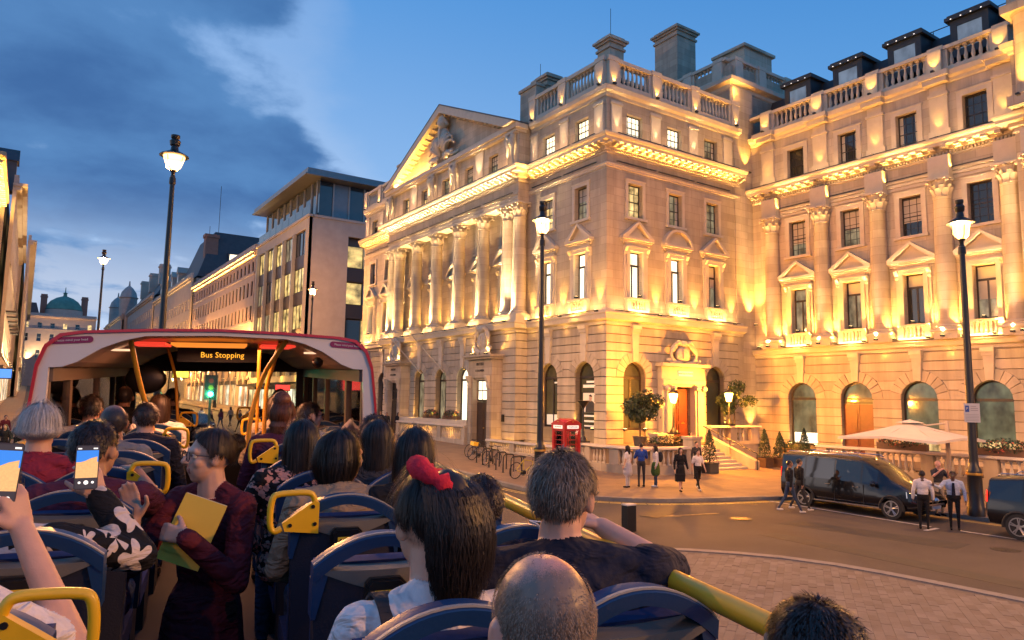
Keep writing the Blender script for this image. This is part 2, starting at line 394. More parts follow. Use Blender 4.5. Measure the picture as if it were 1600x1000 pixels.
# ---- traffic island: brick pavers beside the bus
edge = [(3.6, -30), (3.6, -12), (3.6, 0), (3.6, 5), (3.7, 8.5), (5.2, 11.8), (8.2, 13.4), (11, 13.75), (12.9, 13.2), (14.1, 12.05), (14.9, 11.0), (15.4, 9.9), (15.65, 8.6), (15.75, 7.2), (15.8, 5.6), (15.8, 3.6), (15.8, 0), (15.8, -8), (15.8, -30)]
el = [(p.x, p.y) for p in smooth_line([(x, y, 0) for x, y in edge], 4)]
mb = MB(); mb.slab(list(reversed(el)), -.02, PAV-.02)
isl = tag(obj('traffic_island', mb.mesh('traffic_island', 'mortar')), kind='structure')
kerb_run(el, isl, 1, -6, 20, dz=PAV+.003)
def inside(p, poly):
    c = False; n = len(poly)
    for i in range(n):
        (x1, y1), (x2, y2) = poly[i], poly[i-1]
        if (y1 > p[1]) != (y2 > p[1]) and p[0] < (x2-x1)*(p[1]-y1)/(y2-y1)+x1: c = not c
    return c
inn = []
cx_, cy_ = 9.7, 4
for x, y in el:
    v = Vector((x-9.7, y-min(y, 8), 0)); l = v.length; v = v*((l-.40)/l); inn.append((9.7+v.x, min(y, 8)+v.y))
mbp = [MB() for _ in range(3)]
for m_ in mbp: m_.box(-.1565, .1565, -.0755, .0755, -.03, 0)
pav_me = [m_.mesh('paver', n) for m_, n in zip(mbp, ('paver', 'paver_b', 'paver_c'))]
singles = []; rest = MB(); A_ = R(34); ca, sa = math.cos(A_), math.sin(A_)
for i in range(-60, 90):
    for j in range(-105, 135):
        u = i*.317+(.158 if j % 2 else 0); v = j*.154
        x = 9+u*ca-v*sa; y = 5+u*sa+v*ca
        if not (-9 < y < 14 and 3 < x < 16): continue
        if not inside((x, y), inn): continue
        if not all(inside((x+dx*ca-dy*sa, y+dx*sa+dy*ca), inn) for dx, dy in ((-.14, -.06), (.14, -.06), (.14, .06), (-.14, .06))): continue
        ang = math.degrees(math.atan2(x, y)); d = math.hypot(x, y)
        vis = 46 < ang < 71 and d > 9
        k = random.choices((0, 1, 2), (.5, .3, .2))[0]; dz = PAV+random.uniform(-.004, .004)
        singles.append((0 if vis else 1, d, x, y, k, dz))
singles.sort(key=lambda t: t[:2])
for n_, (fl, d, x, y, k, dz) in enumerate(singles):
    if n_ < 300: obj('paver', pav_me[k], isl, (x, y, dz), A_)
    else:
        o0 = len(rest.v); rest.mi = k; rest.box(-.1565, .1565, -.0755, .0755, -.03, 0)
        rest.xform(Matrix.Translation((x, y, dz)) @ Matrix.Rotation(A_, 4, 'Z'), o0)
tag(obj('paver_field', rest.mesh('paver_field', ['paver', 'paver_b', 'paver_c']), isl), kind='stuff')

# iron covers, a gully and dark reinstatement patches in the road
M('tar', (.035, .030, .026), .7, noise=.25, scale=3, bump=.4, bscale=70); M('cover_iron', (.05, .042, .035), .5, metal=.4, noise=.25, scale=9)
for x, y in ((19.2, 15.2), (14.2, 17.6), (21.4, 8.6), (12.5, 24)):
    mb = MB(); mb.lathe([(.33, .002), (.33, .008), (.27, .010), (.26, .006)], 20)
    for i in range(5): mb.box(-.2, .2, -.2+.09*i, -.165+.09*i, .006, .011)
    tag(obj('manhole_cover', mb.mesh('manhole_cover', 'cover_iron'), None, (x, y, gz(y)), R(20)), kind='structure')
for x, y, w, l, a in ((20.4, 12.6, 1.1, 6.5, 8), (17.6, 9.2, .7, 8, -3), (18.2, 17.3, 3.4, .6, 20), (11.5, 19.5, .8, 9, 10)):
    mb = MB(); mb.box(-w/2, w/2, -l/2, l/2, .001, .004); o_ = obj('road_patch', mb.mesh('road_patch', 'tar'), None, (x, y, gz(y)), R(a)); o_.rotation_euler = (0.02 if y > 14 else 0, 0, R(a)); tag(o_, kind='structure')
mb = MB()
for i in range(7): mb.box(-.2, .2, -.2+.058*i, -.165+.058*i, 0, .006)
tag(obj('gully_grate', mb.mesh('gully_grate', 'cover_iron'), None, (22.2, 17.15, gz(17.15)+.001), R(15)), kind='structure')

# ------------------------------------------------------------ building kit
# facades are drawn in their own frame: x to the right as one faces the wall, y into the wall, z up
class Fac:
    def __init__(s, kit, ox, oy, rz): s.kit = kit; s.o = Vector((ox, oy, 0)); s.rz = rz; s.c = math.cos(rz); s.s = math.sin(rz)
    def W(s, x, y, z=0): return Vector((s.o.x+x*s.c-y*s.s, s.o.y+x*s.s+y*s.c, z))
    def put(s, name, me, x=0, y=0, z=0, parent=None, rz=0, scale=None): return s.kit.put(name, me, s.W(x, y, z), s.rz+rz, scale=scale)
    def out(s): return Vector((s.s, -s.c, 0))
def wall_mb(mb, x0, x1, z0, z1, holes, y0=0., y1=.4):
    xs = sorted({x0, x1, *[h[0] for h in holes], *[h[1] for h in holes]}); xs = [x for x in xs if x0 <= x <= x1]
    for a, b in zip(xs, xs[1:]):
        if b-a < 1e-6: continue
        c = (a+b)/2; hs = sorted([(h[2], h[3]) for h in holes if h[0] < c < h[1]]); z = z0
        for lo, hi in hs:
            if lo > z: mb.box(a, b, y0, y1, z, lo)
            z = max(z, hi)
        if z < z1: mb.box(a, b, y0, y1, z, z1)
    return mb
def arch_pts(c, zs, r, a0, a1, n): return [(c+r*math.cos(a0+(a1-a0)*i/n), zs+r*math.sin(a0+(a1-a0)*i/n)) for i in range(n+1)]
def arch_spandrel(mb, c, w, zs, y0, y1, n=8):
    mb.prism([(c-w, zs)]+[p for p in reversed(arch_pts(c, zs, w, PI/2, PI, n))][1:]+[(c-w, zs+w)], y0, y1)
    mb.prism([(c+w, zs), (c+w, zs+w)]+arch_pts(c, zs, w, PI/2, 0, n)[:-1], y0, y1)
def sweep(path, prof, closed=False, caps=True):
    """profile [(out, z)] carried along a plan path with mitred corners; out lies to the right of travel"""
    mb = MB(); n = len(path); P = [Vector((x, y)) for x, y in path]; k = len(prof)
    for i in range(n):
        tp = (P[i]-P[i-1]).normalized() if (i > 0 or closed) else None
        tn = (P[(i+1) % n]-P[i]).normalized() if (i < n-1 or closed) else None
        if tp is None: m = Vector((tn.y, -tn.x))
        elif tn is None: m = Vector((tp.y, -tp.x))
        else:
            a = Vector((tp.y, -tp.x)); b = Vector((tn.y, -tn.x)); m = (a+b); l = m.length
            m = m/l*(1/max(.3, (m/l).dot(a)))
        for o, z in prof: mb.v.append((P[i].x+m.x*o, P[i].y+m.y*o, z))
    for i in range(n if closed else n-1):
        j = (i+1) % n
        for q in range(k):
            r = (q+1) % k; mb.face((i*k+q, j*k+q, j*k+r, i*k+r))
    if caps and not closed: mb.face(tuple(range(k))); mb.face(tuple((n-1)*k+q for q in range(k-1, -1, -1)))
    return mb
_cache = {}
def cached(key, fn):
    if key not in _cache: _cache[key] = fn()
    return _cache[key]
def sash_mesh(w, h, cols, rows, mat='win_frame'):
    def f():
        mb = MB(); t = .065
        mb.box(-w/2, -w/2+t, 0, .07, 0, h); mb.box(w/2-t, w/2, 0, .07, 0, h); mb.box(-w/2+t, w/2-t, 0, .07, 0, t+.02); mb.box(-w/2+t, w/2-t, 0, .07, h-t, h)
        mb.box(-w/2+t, w/2-t, .002, .06, h/2-.03, h/2+.03)
        for i in range(1, cols): x = -w/2+w*i/cols; mb.box(x-.016, x+.016, .012, .05, t, h-t)
        for j in range(1, rows):
            z = h*j/rows
            if abs(z-h/2) > .05: mb.box(-w/2+t, w/2-t, .014, .05, z-.016, z+.016)
        return mb.mesh('sash', mat)
    return cached(('sash', w, h, cols, rows, mat), f)
def french_mesh(w, h, tr):
    def f():
        mb = MB(); t = .07
        mb.box(-w/2, -w/2+t, 0, .08, 0, h); mb.box(w/2-t, w/2, 0, .08, 0, h); mb.box(-w/2+t, w/2-t, 0, .08, 0, .12); mb.box(-w/2+t, w/2-t, 0, .08, h-t, h)
        mb.box(-w/2+t, w/2-t, .002, .09, tr-.06, tr+.06); mb.box(-.045, .045, .004, .07, .12, tr-.06)
        return mb.mesh('french_window', 'win_frame')
    return cached(('fr', w, h, tr), f)
def pane_mesh(w, h, mat):
    return cached(('pane', w, h, mat), lambda: MB().box(-w/2, w/2, 0, .012, 0, h).mesh('pane', mat))
def arch_win_mesh(w, h, zs, bars=1):
    """dark frame of an arched window: half width w, springing at zs above the sill"""
    def f():
        mb = MB(); t = .09
        mb.box(-w, -w+t, 0, .1, 0, zs); mb.box(w-t, w, 0, .1, 0, zs); mb.box(-w+t, w-t, .003, .11, 0, .14); mb.box(-w+t, w-t, -.01, .1, zs-.08, zs+.06)
        a = arch_pts(0, zs, w, 0, PI, 12); b = arch_pts(0, zs, w-t, 0, PI, 12)
        for i in range(12): mb.prism([b[i], a[i], a[i+1], b[i+1]], .001, .1)
        for i in range(bars): x = -w+2*w*(i+1)/(bars+1); mb.box(x-.035, x+.035, .006, .09, .14, zs-.08)
        return mb.mesh('arched_frame', 'win_frame')
    return cached(('aw', w, h, zs, bars), f)
def arch_pane_mesh(w, zs, mat):
    return cached(('ap', w, zs, mat), lambda: MB().prism([(-w, 0), (w, 0)]+arch_pts(0, zs, w, 0, PI, 12), 0, .012).mesh('pane', mat))
def put_window(fac, x, z, frame, pane, depth=.26, name='window', sill=None):
    w = fac.put(name, frame, x, depth, z); p = obj('pane', pane, w, (0, .04, 0))
    if pane.materials[0].name in ('dark_glass', 'lit_dim', 'lit_warm') and random.random() < .55:
        xs_ = [v.co.x for v in pane.vertices]; h_ = max(v.co.z for v in pane.vertices); hw_ = max(xs_)-.04; k_ = random.choice((.25, .4, .5, .62)); mb = MB()
        if random.random() < .6: mb.box(-hw_, hw_, .026, .032, h_*(1-k_), h_-.03); obj('blind', mb.mesh('blind', 'blind'), w)
        else:
            for s_ in (-1, 1): mb = MB(); mb.box(*sorted((s_*hw_, s_*hw_*.62)), .026, .032, .06, h_-.03); obj('curtain', mb.mesh('curtain', 'blind'), w)
    return w
BAL = None
def baluster_mesh(h=.95, mat='stone_trim', r=.1, n=8):
    def f():
        mb = MB(); mb.box(-r, r, -r, r, 0, .09*h); mb.lathe([(r*.6, .09*h), (r*.95, .25*h), (r*1.0, .36*h), (r*.6, .6*h), (r*.5, .78*h), (r*.85, .84*h), (r*.6, .9*h)], n, cap=False); mb.box(-r, r, -r, r, .9*h, h)
        return mb.mesh('baluster', mat)
    return cached(('bal', h, mat, r, n), f)
def flood_mesh():
    def f():
        mb = MB(); mb.box(-.11, .11, -.07, .07, 0, .1); mb.mi = 1; mb.box(-.09, .09, -.05, .05, .1, .108); return mb.mesh('floodlight', ['black_iron', 'lens'])
    return cached('flood', f)
def flood(kit, p, d, energy, col, spot=70, size=.022, fixture=True, blend=.7):
    """a small floodlight standing at p and shining along d"""
    p = Vector(p)
    if fixture: kit.put('floodlight', flood_mesh(), p-Vector((0, 0, .12)))
    l = lamp_light('floodlight_beam', 'SPOT', p+Vector((0, 0, .03)), energy, col, kit.root, size, spot=spot, blend=blend); aim(l, d); return l
def glow(kit, p, energy, col, size=.12, name='lamp_glow'):
    return lamp_light(name, 'POINT', p, energy, col, kit.root, size)
def strip_light(kit, a, b, energy, col, d, w=.08, spread=150):
    """long fitting hidden on a ledge"""
    a = Vector(a); b = Vector(b); L = (b-a).length
    ld = bpy.data.lights.new('cornice_or_wash_light', 'AREA'); ld.shape = 'RECTANGLE'; ld.size = w; ld.size_y = L; ld.energy = energy*L; ld.color = col; ld.spread = R(spread)
    o = bpy.data.objects.new('cornice_or_wash_light', ld); COL.objects.link(o); o.parent = kit.root
    z = -Vector(d).normalized(); y = (b-a).normalized(); x = y.cross(z).normalized(); z = x.cross(y)
    m = Matrix((x, y, z)).transposed().to_4x4(); o.matrix_local = Matrix.Translation((a+b)/2-kit.root.location) @ m
    mb = MB(); mb.box(-.06, .06, -L/2, L/2, -.05, -.02); t = obj('light_trough', mb.mesh('light_trough', 'black_iron'), kit.root, o.location); t.rotation_euler = (0, 0, math.atan2(-y.x, y.y))
def balustrade(kit, a, b, z, h, piers, bw=.22, proud=.16, gap=.30, lit=None, matp='stone_trim'):
    """pedestal rail between plan points a and b; piers = fractions or metres along it"""
    a = Vector((*a, 0)); b = Vector((*b, 0)); t = (b-a); L = t.length; t.normalize(); ang = math.atan2(t.y, t.x)
    base = .16*h; rail = .15*h
    mb = MB(); mb.box(0, L, -bw, bw, 0, base); kit.put('balustrade_base', mb.mesh('balustrade_base', matp), (a.x, a.y, z), ang)
    mb = MB(); mb.box(-.05, L+.05, -bw-.05, bw+.05, h-rail, h-.03); mb.box(-.02, L+.02, -bw, bw, h-.03, h)
    kit.put('balustrade_rail', mb.mesh('balustrade_rail', matp), (a.x, a.y, z), ang)
    ps = sorted(piers); pw = .34
    for p in ps:
        m = cached(('pier', h, matp, bw), lambda: MB().box(-pw, pw, -bw-proud*.5, bw+proud*.5, 0.002, h-rail-.002).box(-pw-.06, pw+.06, -bw-.09, bw+.09, h-rail+.02, h+.04).mesh('balustrade_pier', matp))
        q = a+t*p; kit.put('balustrade_pier', m, (q.x, q.y, z), ang)
    for p0, p1 in zip(ps, ps[1:]):
        lo, hi = p0+pw+.35, p1-pw-.35; n = max(1, int((hi-lo)/gap))
        # solid panels either side of the balusters
        for e0, e1 in ((p0+pw, p0+pw+.22), (p1-pw-.22, p1-pw)):
            m = cached(('die', h, matp, bw), lambda: MB().box(-.11, .11, -bw+.03, bw-.03, base, h-rail).mesh('balustrade_panel', matp)); q = a+t*((e0+e1)/2); kit.put('balustrade_panel', m, (q.x, q.y, z), ang)
        bm_ = baluster_mesh(h-rail-base, matp)
        for i in range(n+1):
            q = a+t*(lo+(hi-lo)*i/n); kit.put('baluster', bm_, (q.x, q.y, z+base), ang)
def rusticate(fac, x0, x1, z0, z1, arches, h=.48, y=0., proud=.08, rects=(), trim_l=0, trim_r=0, mat='stone_block'):
    """banded stone courses between arched openings, each course stone a part; arches = (centre, half width, springing, outer radius)"""
    n = round((z1-z0)/h); h = (z1-z0)/n; j = .022
    for i in range(n):
        a = z0+i*h+j; b = z0+(i+1)*h-j
        cuts = []
        for c, w, zs, Ro in arches:
            def lim(z):
                if z <= zs: return w
                q = Ro*Ro-(z-zs)**2
                return math.sqrt(q) if q > 0 else 0
            lo, hi = lim(a), lim(b)
            if a < zs < b: lo, hi = w, lim(b)
            if b > zs: lo = max(lo, w if a < zs else lo)
            if lo > 0: cuts.append((c-lo, c-hi, c+lo, c+hi))
        for rx0, rx1, rz1 in rects:
            if a < rz1: cuts.append((rx0, rx0, rx1, rx1))
        cuts.sort(); cur = (x0, x0)
        for l0, l1, r0, r1 in cuts+[(x1, x1, None, None)]:
            if l0-cur[0] > .05:
                mb = MB(); mb.prism([(cur[0], a), (l0, a), (l1, b), (cur[1], b)], -proud, .0); fac.put('stone_course', mb.mesh('stone_course', mat), 0, y, 0)
            cur = (r0, r1)
    for c, w, zs, Ro in arches:
        N_ = 11
        for k in range(N_):
            if k == N_//2: continue
            a0 = PI*k/N_+.012; a1 = PI*(k+1)/N_-.012
            P = [(c+w*math.cos(a0), zs+w*math.sin(a0)), (c+Ro*math.cos(a0), zs+Ro*math.sin(a0)), (c+Ro*math.cos(a1), zs+Ro*math.sin(a1)), (c+w*math.cos(a1), zs+w*math.sin(a1))]
            mb = MB(); mb.prism(P, -proud-.03, .0); fac.put('voussoir', mb.mesh('voussoir', mat), 0, y, 0)
def keystone(fac, x, z0, z1, y=0, w=.26):
    def f():
        mb = MB(); h = z1-z0; mb.prism([(-w*.75, 0), (w*.75, 0), (w*1.15, h), (-w*1.15, h)], -.2, 0); mb.box(-w*1.3, w*1.3, -.34, 0, h-.22, h-.002); mb.box(-w*1.2, w*1.2, -.27, 0, h-.4, h-.22); return mb.mesh('keystone', 'stone_trim')
    fac.put('keystone', cached(('key', round(z1-z0, 2), w), f), x, y, z0)
def pediment_mesh(w, h, seg):
    def f():
        mb = MB(); hw = w/2; b = .16
        mb.box(-hw, hw, -.34, 0, 0, b); mb.box(-hw+.08, hw-.08, -.24, 0, -.1, 0); mb.box(-hw+.14, hw-.14, -.14, 0, -.22, -.1)
        if seg:
            r = (hw*hw+(h-b)**2)/(2*(h-b)); zc = h-r; a0 = math.asin((b-zc)/r)
            A_ = arch_pts(0, zc, r, a0, PI-a0, 12); B_ = arch_pts(0, zc, r-.16, a0, PI-a0, 12)
            for i in range(12):
                mb.prism([B_[i], A_[i], A_[i+1], B_[i+1]], -.36, -.02)
            mb.prism([(-hw+.1, b)]+[(hw-.1, b)]+[p for p in arch_pts(0, zc, r-.13, a0+.06, PI-a0-.06, 10) if p[1] > b], -.08, 0)
        else:
            th = .16
            mb.prism([(-hw, b), (-hw+.42, b), (0, h-th), (0, h)], -.36, -.02); mb.prism([(hw, b), (0, h), (0, h-th), (hw-.42, b)], -.361, -.021)
            mb.prism([(-hw+.3, b), (hw-.3, b), (0, h-.14)], -.08, 0)
        return mb.mesh('pediment', 'stone_trim')
    return cached(('ped', w, h, seg), f)
def surround_mesh(w, h, jamb=.24):
    """jambs, lintel and frieze round a tall window; origin at sill centre"""
    def f():
        mb = MB(); a = w/2
        for s in (-1, 1):
            x0, x1 = sorted((s*a, s*(a+jamb))); mb.box(x0, x1, -.14, 0, -.1, h)
            x0, x1 = sorted((s*(a+jamb), s*(a+jamb+.16))); mb.box(x0, x1, -.07, 0, -.1, h-.1)
        mb.box(-a-jamb, a+jamb, -.16, 0, h, h+.2); mb.box(-a-jamb-.02, a+jamb+.02, -.2, 0, h+.2, h+.27)
        return mb.mesh('window_surround', 'stone_trim')
    return cached(('sur', w, h, jamb), f)
def console_mesh():
    def f():
        mb = MB(); prof = [(0, 0), (-.1, .02), (-.14, .12), (-.13, .22), (-.24, .34), (-.3, .46), (-.28, .52), (0, .52)]
        o = len(mb.v); n = len(prof)
        mb.add([(-.1, y, z) for y, z in prof]+[(.1, y, z) for y, z in prof], [tuple(range(n-1, -1, -1)), tuple(range(n, 2*n))]+[(i, (i+1) % n, n+(i+1) % n, n+i) for i in range(n)])
        return mb.mesh('console', 'stone_trim')
    return cached('console', f)
def flat_frame_mesh(w, h, t=.2):
    def f():
        mb = MB(); a = w/2
        mb.box(-a-t, -a, -.07, 0, 0, h); mb.box(a, a+t, -.07, 0, 0, h); mb.box(-a-t, a+t, -.07, 0, h, h+t); mb.box(-a-t-.05, a+t+.05, -.1, 0, h+t, h+t+.06)
        mb.box(-a-t-.08, a+t+.08, -.17, 0, -.15, 0); return mb.mesh('window_frame_stone', 'stone_trim')
    return cached(('ff', w, h, t), f)
def apron(fac, x, z, y=0, w=1.25, h=.72):
    """balustraded panel under a tall window"""
    def f():
        mb = MB(); a = w/2+.22; mb.box(-a, a, -.36, 0, h-.08, h+.04); mb.box(-a+.03, a-.03, -.3, 0, -.02, .1)
        mb.box(-a, -w/2+.08, -.28, 0, .1, h-.08); mb.box(w/2-.08, a, -.28, 0, .1, h-.08); mb.box(-w/2+.08, w/2-.08, -.06, 0, .1, h-.08)
        return mb.mesh('apron', 'stone_trim')
    ap = fac.put('window_apron', cached(('apron', w, h), f), x, y, z)
    bm_ = baluster_mesh(h-.18, 'stone_trim', .075, 6)
    n = 5 if w < 1.5 else 7
    for i in range(n): obj('baluster', bm_, ap, (-w/2+.2+(w-.4)*i/(n-1), -.19, .1))
def tall_window(fac, x, z, w, h, tr, seg, pane, pw=2.45, y=0., ap=True, aph=.72):
    win = put_window(fac, x, z, french_mesh(w, h, tr), pane_mesh(w-.1, h-.05, pane), depth=y+.28)
    fac.put('window_surround', surround_mesh(w, h), x, y, z)
    for s in (-1, 1): fac.put('console', console_mesh(), x+s*(w/2+.32), y, z+h-.28)
    fac.put('pediment', pediment_mesh(pw, 1.12, seg), x, y, z+h+.62)
    mb = cached(('frz', w), lambda: MB().box(-w/2-.3, w/2+.3, -.1, 0, .27, .42).mesh('lintel', 'stone_trim')); fac.put('lintel', mb, x, y, z+h)
    flood(fac.kit, fac.W(x, y-.34, z+.16), fac.out()*.06+Vector((0, 0, 1)), 330*KL, YEL, 50, fixture=True)
    if ap: apron(fac, x, z-aph-.06, y, w+.2, aph)
def capital_mesh(r):
    """Corinthian: bell, two rings of curling leaves, corner scrolls and a hollow-sided abacus"""
    def f():
        mb = MB(); h = 2.15*r; mb.lathe([(r*.86, 0), (r*.95, .03), (r*.86, .06), (r*.8, h*.3), (r*.86, h*.6), (r*1.05, h*.86)], 14, cap=False)
        for ring, (zz, hh, off, n) in enumerate(((.06, h*.42, 0, 8), (h*.22, h*.42, .5, 8))):
            for i in range(n):
                a = 2*PI*(i+off)/n; w = r*.3
                ca, sa = math.cos(a), math.sin(a)
                rows = [(r*.86, zz, w), (r*.98, zz+hh*.55, w*1.1), (r*1.2, zz+hh*.95, w*.85), (r*1.32, zz+hh*.86, w*.4)]
                o = len(mb.v)
                for q, z, ww in rows:
                    for s in (-1, 0, 1):
                        qq = q-(.06*r if s else 0); mb.v.append((qq*ca-s*ww*sa, qq*sa+s*ww*ca, z))
                for k in range(3):
                    for s in range(2): mb.face((o+3*k+s, o+3*k+s+1, o+3*k+s+4, o+3*k+s+3))
        for i in range(4):
            a = PI/4+i*PI/2; c = Vector((math.cos(a), math.sin(a), 0)); t = Vector((-c.y, c.x, 0))
            pts = [c*(r*.85)+Vector((0, 0, h*.5)), c*(r*1.15)+Vector((0, 0, h*.78)), c*(r*1.5)+Vector((0, 0, h*.86))]
            mb.tube(pts, [r*.09, r*.1, r*.13], 5)
            mb.ball(c*(r*1.48)+Vector((0, 0, h*.8)), (r*.2, r*.2, r*.2), 6, 5)
            b = i*PI/2; d = Vector((math.cos(b), math.sin(b), 0)); mb.ball(d*(r*1.12)+Vector((0, 0, h*.88)), r*.17, 6, 4)
        P = []
        for i in range(4):
            a = PI/4+i*PI/2; P += [(1.62*r*math.cos(a-.09), 1.62*r*math.sin(a-.09)), (1.62*r*math.cos(a+.09), 1.62*r*math.sin(a+.09)), (1.16*r*math.cos(a+PI/4), 1.16*r*math.sin(a+PI/4))]
        mb.slab(P, h*.88, h)
        return mb.mesh('capital', 'stone_trim', 50)
    return cached(('cap', r), f)
def column(kit, x, y, z0, z1, r):
    """base, shaft with entasis, capital; a part with two sub-parts"""
    ch = 2.15*r; bh = .75*r; sh = z1-z0-ch-bh
    me = cached(('shaft', round(sh, 3), r), lambda: MB().lathe([(r*1.06, 0), (r, .08), (r, sh*.33), (r*.95, sh*.66), (r*.86, sh-.1), (r*.9, sh-.06), (r*.9, sh)], 20, cap=False).mesh('column_shaft', 'stone', 40))
    c = kit.put('column', me, (x, y, z0+bh))
    bm_ = cached(('cbase', r), lambda: MB().box(-r*1.4, r*1.4, -r*1.4, r*1.4, 0, bh*.3).lathe([(r*1.38, bh*.3), (r*1.42, bh*.42), (r*1.36, bh*.56), (r*1.15, bh*.62), (r*1.15, bh*.72), (r*1.24, bh*.78), (r*1.2, bh*.92), (r*1.06, bh)], 18).mesh('column_base', 'stone_trim', 40))
    obj('base', bm_, c, (0, 0, -bh)); obj('capital', capital_mesh(r), c, (0, 0, sh)); return c
def modillion_mesh(d=.5, w=.2, h=.2):
    return cached(('mod', d, w, h), lambda: MB().box(-w/2, w/2, -d, 0, h*.35, h).box(-w/2, w/2, -d*.55, 0, 0, h*.35).mesh('modillion', 'stone_trim'))
def modillions(fac, x0, x1, z, sp=.56, y=0, d=.5, w=.2, h=.2):
    n = max(1, round((x1-x0)/sp)); m = modillion_mesh(d, w, h)
    for i in range(n+1): fac.put('modillion', m, x0+(x1-x0)*i/n, y, z)
def dentils(fac, x0, x1, z, y=0, sp=.17):
    mb = MB(); n = int((x1-x0)/sp)
    for i in range(n): a = x0+i*sp; mb.box(a, a+sp*.6, -.17, 0, 0, .13)
    tag(fac.put('dentil_band', mb.mesh('dentil_band', 'stone_trim'), 0, y, z), kind='stuff')
def cartouche_mesh():
    """shield in scrollwork with drooping foliage"""
    def f():
        mb = MB(); mb.ball((0, -.1, .95), (.5, .28, .66), 12, 9)
        mb.box(-.16, .16, -.44, -.2, .6, 1.3)
        for s in (-1, 1):
            pts = [Vector((s*(.35+.5*math.sin(t*PI)), -.12-.1*math.sin(t*PI), 1.75-1.7*t)) for t in [i/10 for i in range(11)]]
            mb.tube(pts, [.13+.05*math.sin(i*.9) for i in range(11)], 7)
            pts = [Vector((s*(.1+.95*t), -.2, .12+.25*math.sin(t*PI)-.1*t)) for t in [i/6 for i in range(7)]]
            mb.tube(pts, [.2, .22, .18, .2, .15, .12, .05], 7)
            for k in range(5): mb.ball((s*(.55+.12*k), -.22, .35+.22*((k*37) % 5)/5), (.14, .12, .16), 7, 5)
            mb.tube([Vector((s*.1, -.15, 1.6)), Vector((s*.4, -.3, 1.85)), Vector((s*.62, -.2, 1.6)), Vector((s*.5, -.15, 1.4))], [.1, .14, .12, .06], 7)
        mb.ball((0, -.25, 1.72), (.22, .2, .24), 9, 7)
        return mb.mesh('cartouche', 'stone_carved', 60)
    return cached('cartouche', f)
def text_mesh(body, size, mat, name='lettering', depth=.01, align='CENTER'):
    cu = bpy.data.curves.new(name, 'FONT'); cu.body = body; cu.size = size; cu.extrude = depth; cu.align_x = align; cu.align_y = 'CENTER'; cu.resolution_u = 2
    o = bpy.data.objects.new(name, cu); COL.objects.link(o); dg = bpy.context.evaluated_depsgraph_get()
    me = bpy.data.meshes.new_from_object(o.evaluated_get(dg)); bpy.data.objects.remove(o); bpy.data.curves.remove(cu)
    me.materials.clear(); me.materials.append(MATS[mat]); me.transform(Matrix.Rotation(PI/2, 4, 'X')); me.name = name; return me

# ------------------------------------------------------------ the corner building with the portico
XA, YB, XP = 26.37, 29.66, 25.5      # street wall, square-side wall, portico front
cb = thing('stone_building', 'floodlit classical stone corner building with pedimented portico of Corinthian columns', 'building', (26.4, 29.7, .3))
K = Kit(cb)
FA = Fac(K, XA, 0, -PI/2)    # x = -Y
FP = Fac(K, XP, 0, -PI/2)
FB = Fac(K, 0, YB, 0)        # x = X
YL = 64.6
P0, P1 = 37.2, 57.1          # portico ends
def mirror(y): return 94.3-y
bayA = [31.9, 35.17]; bayL = [mirror(b) for b in bayA]
bayP = [40.3, 43.6, 47.05, 50.5, 53.9]
bayB = [28.55, 31.87, 35.2]
XE = 37.9
# --- walls
GW, GZ, GB = .86, 5.05, 2.1       # ground arches: half width, springing, sill
RO = 1.42
def gholes(cs): return [(c-GW, c+GW, GB, GZ+GW) for c in cs]
def facade_wall(fac, x0, x1, bays, y0, ground, z_lo=.2):
    holes = []
    for b in bays: holes += [(b-.525, b+.525, 9.55, 12.27), (b-.58, b+.58, 14.25, 16.25), (b-.63, b+.63, 19.0, 20.42)]
    mb = MB(); wall_mb(mb, x0, x1, 8.3, 21.7, holes, y0); fac.put('wall', mb.mesh('wall', 'stone'))
    if ground is not None:
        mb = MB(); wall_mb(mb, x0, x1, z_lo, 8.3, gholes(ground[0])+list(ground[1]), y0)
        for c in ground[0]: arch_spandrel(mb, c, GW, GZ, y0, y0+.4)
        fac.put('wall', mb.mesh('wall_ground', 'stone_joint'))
facade_wall(FB, XA+.002, XE, bayB, 0, ([28.4, 35.2], [(31.1, 33.0, 1.5, 4.6)]))
facade_wall(FA, -P0, -YB-.002, [-b for b in bayA], 0, ([-b for b in (31.45, 34.8)], []))
facade_wall(FA, -YL, -P1, [-b for b in bayL], 0, ([-b for b in (59.3, 62.6)], []))
# recess wall of the portico
mb = MB(); wall_mb(mb, -P1, -P0, 8.3, 17.6, [(-b-.525, -b+.525, 9.55, 12.27) for b in bayP]+[(-b-.58, -b+.58, 14.25, 16.25) for b in bayP], .35, .75); FA.put('wall', mb.mesh('wall_recess', 'stone'))
for y in (P0, P1-.35): mb = MB(); mb.box(-y-.35, -y, -.0, .35, 8.3, 17.5); FA.put('wall', mb.mesh('wall_return', 'stone'))
# portico ground floor
gP = [43.65, 46.85, 50.3]
mb = MB(); wall_mb(mb, -P1, -P0, .2, 8.3, gholes([-b for b in gP])+[(-41.0, -39.2, .3, 5.0), (-54.4, -52.6, .3, 5.0)], 0, .5)
for c in gP: arch_spandrel(mb, -c, GW, GZ, 0, .5)
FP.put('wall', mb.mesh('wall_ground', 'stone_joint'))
# attic of the portico, flush with its front
mb = MB(); wall_mb(mb, -P1, -P0, 18.2, 21.7, [(-b-.6, -b+.6, 19.0, 20.4) for b in bayP], 0, .5); FP.put('wall', mb.mesh('wall_attic', 'stone'))
for y in (P0, P1-.5): mb = MB(); mb.box(-y-.5, -y, .5, 1.3, 18.2, 21.9); FP.put('wall', mb.mesh('wall_attic_return', 'stone'))
mb = MB(); mb.box(-P1+.05, -P0-.05, .05, 1.2, 17.0, 17.6); FP.put('wall', mb.mesh('portico_soffit', 'stone'))
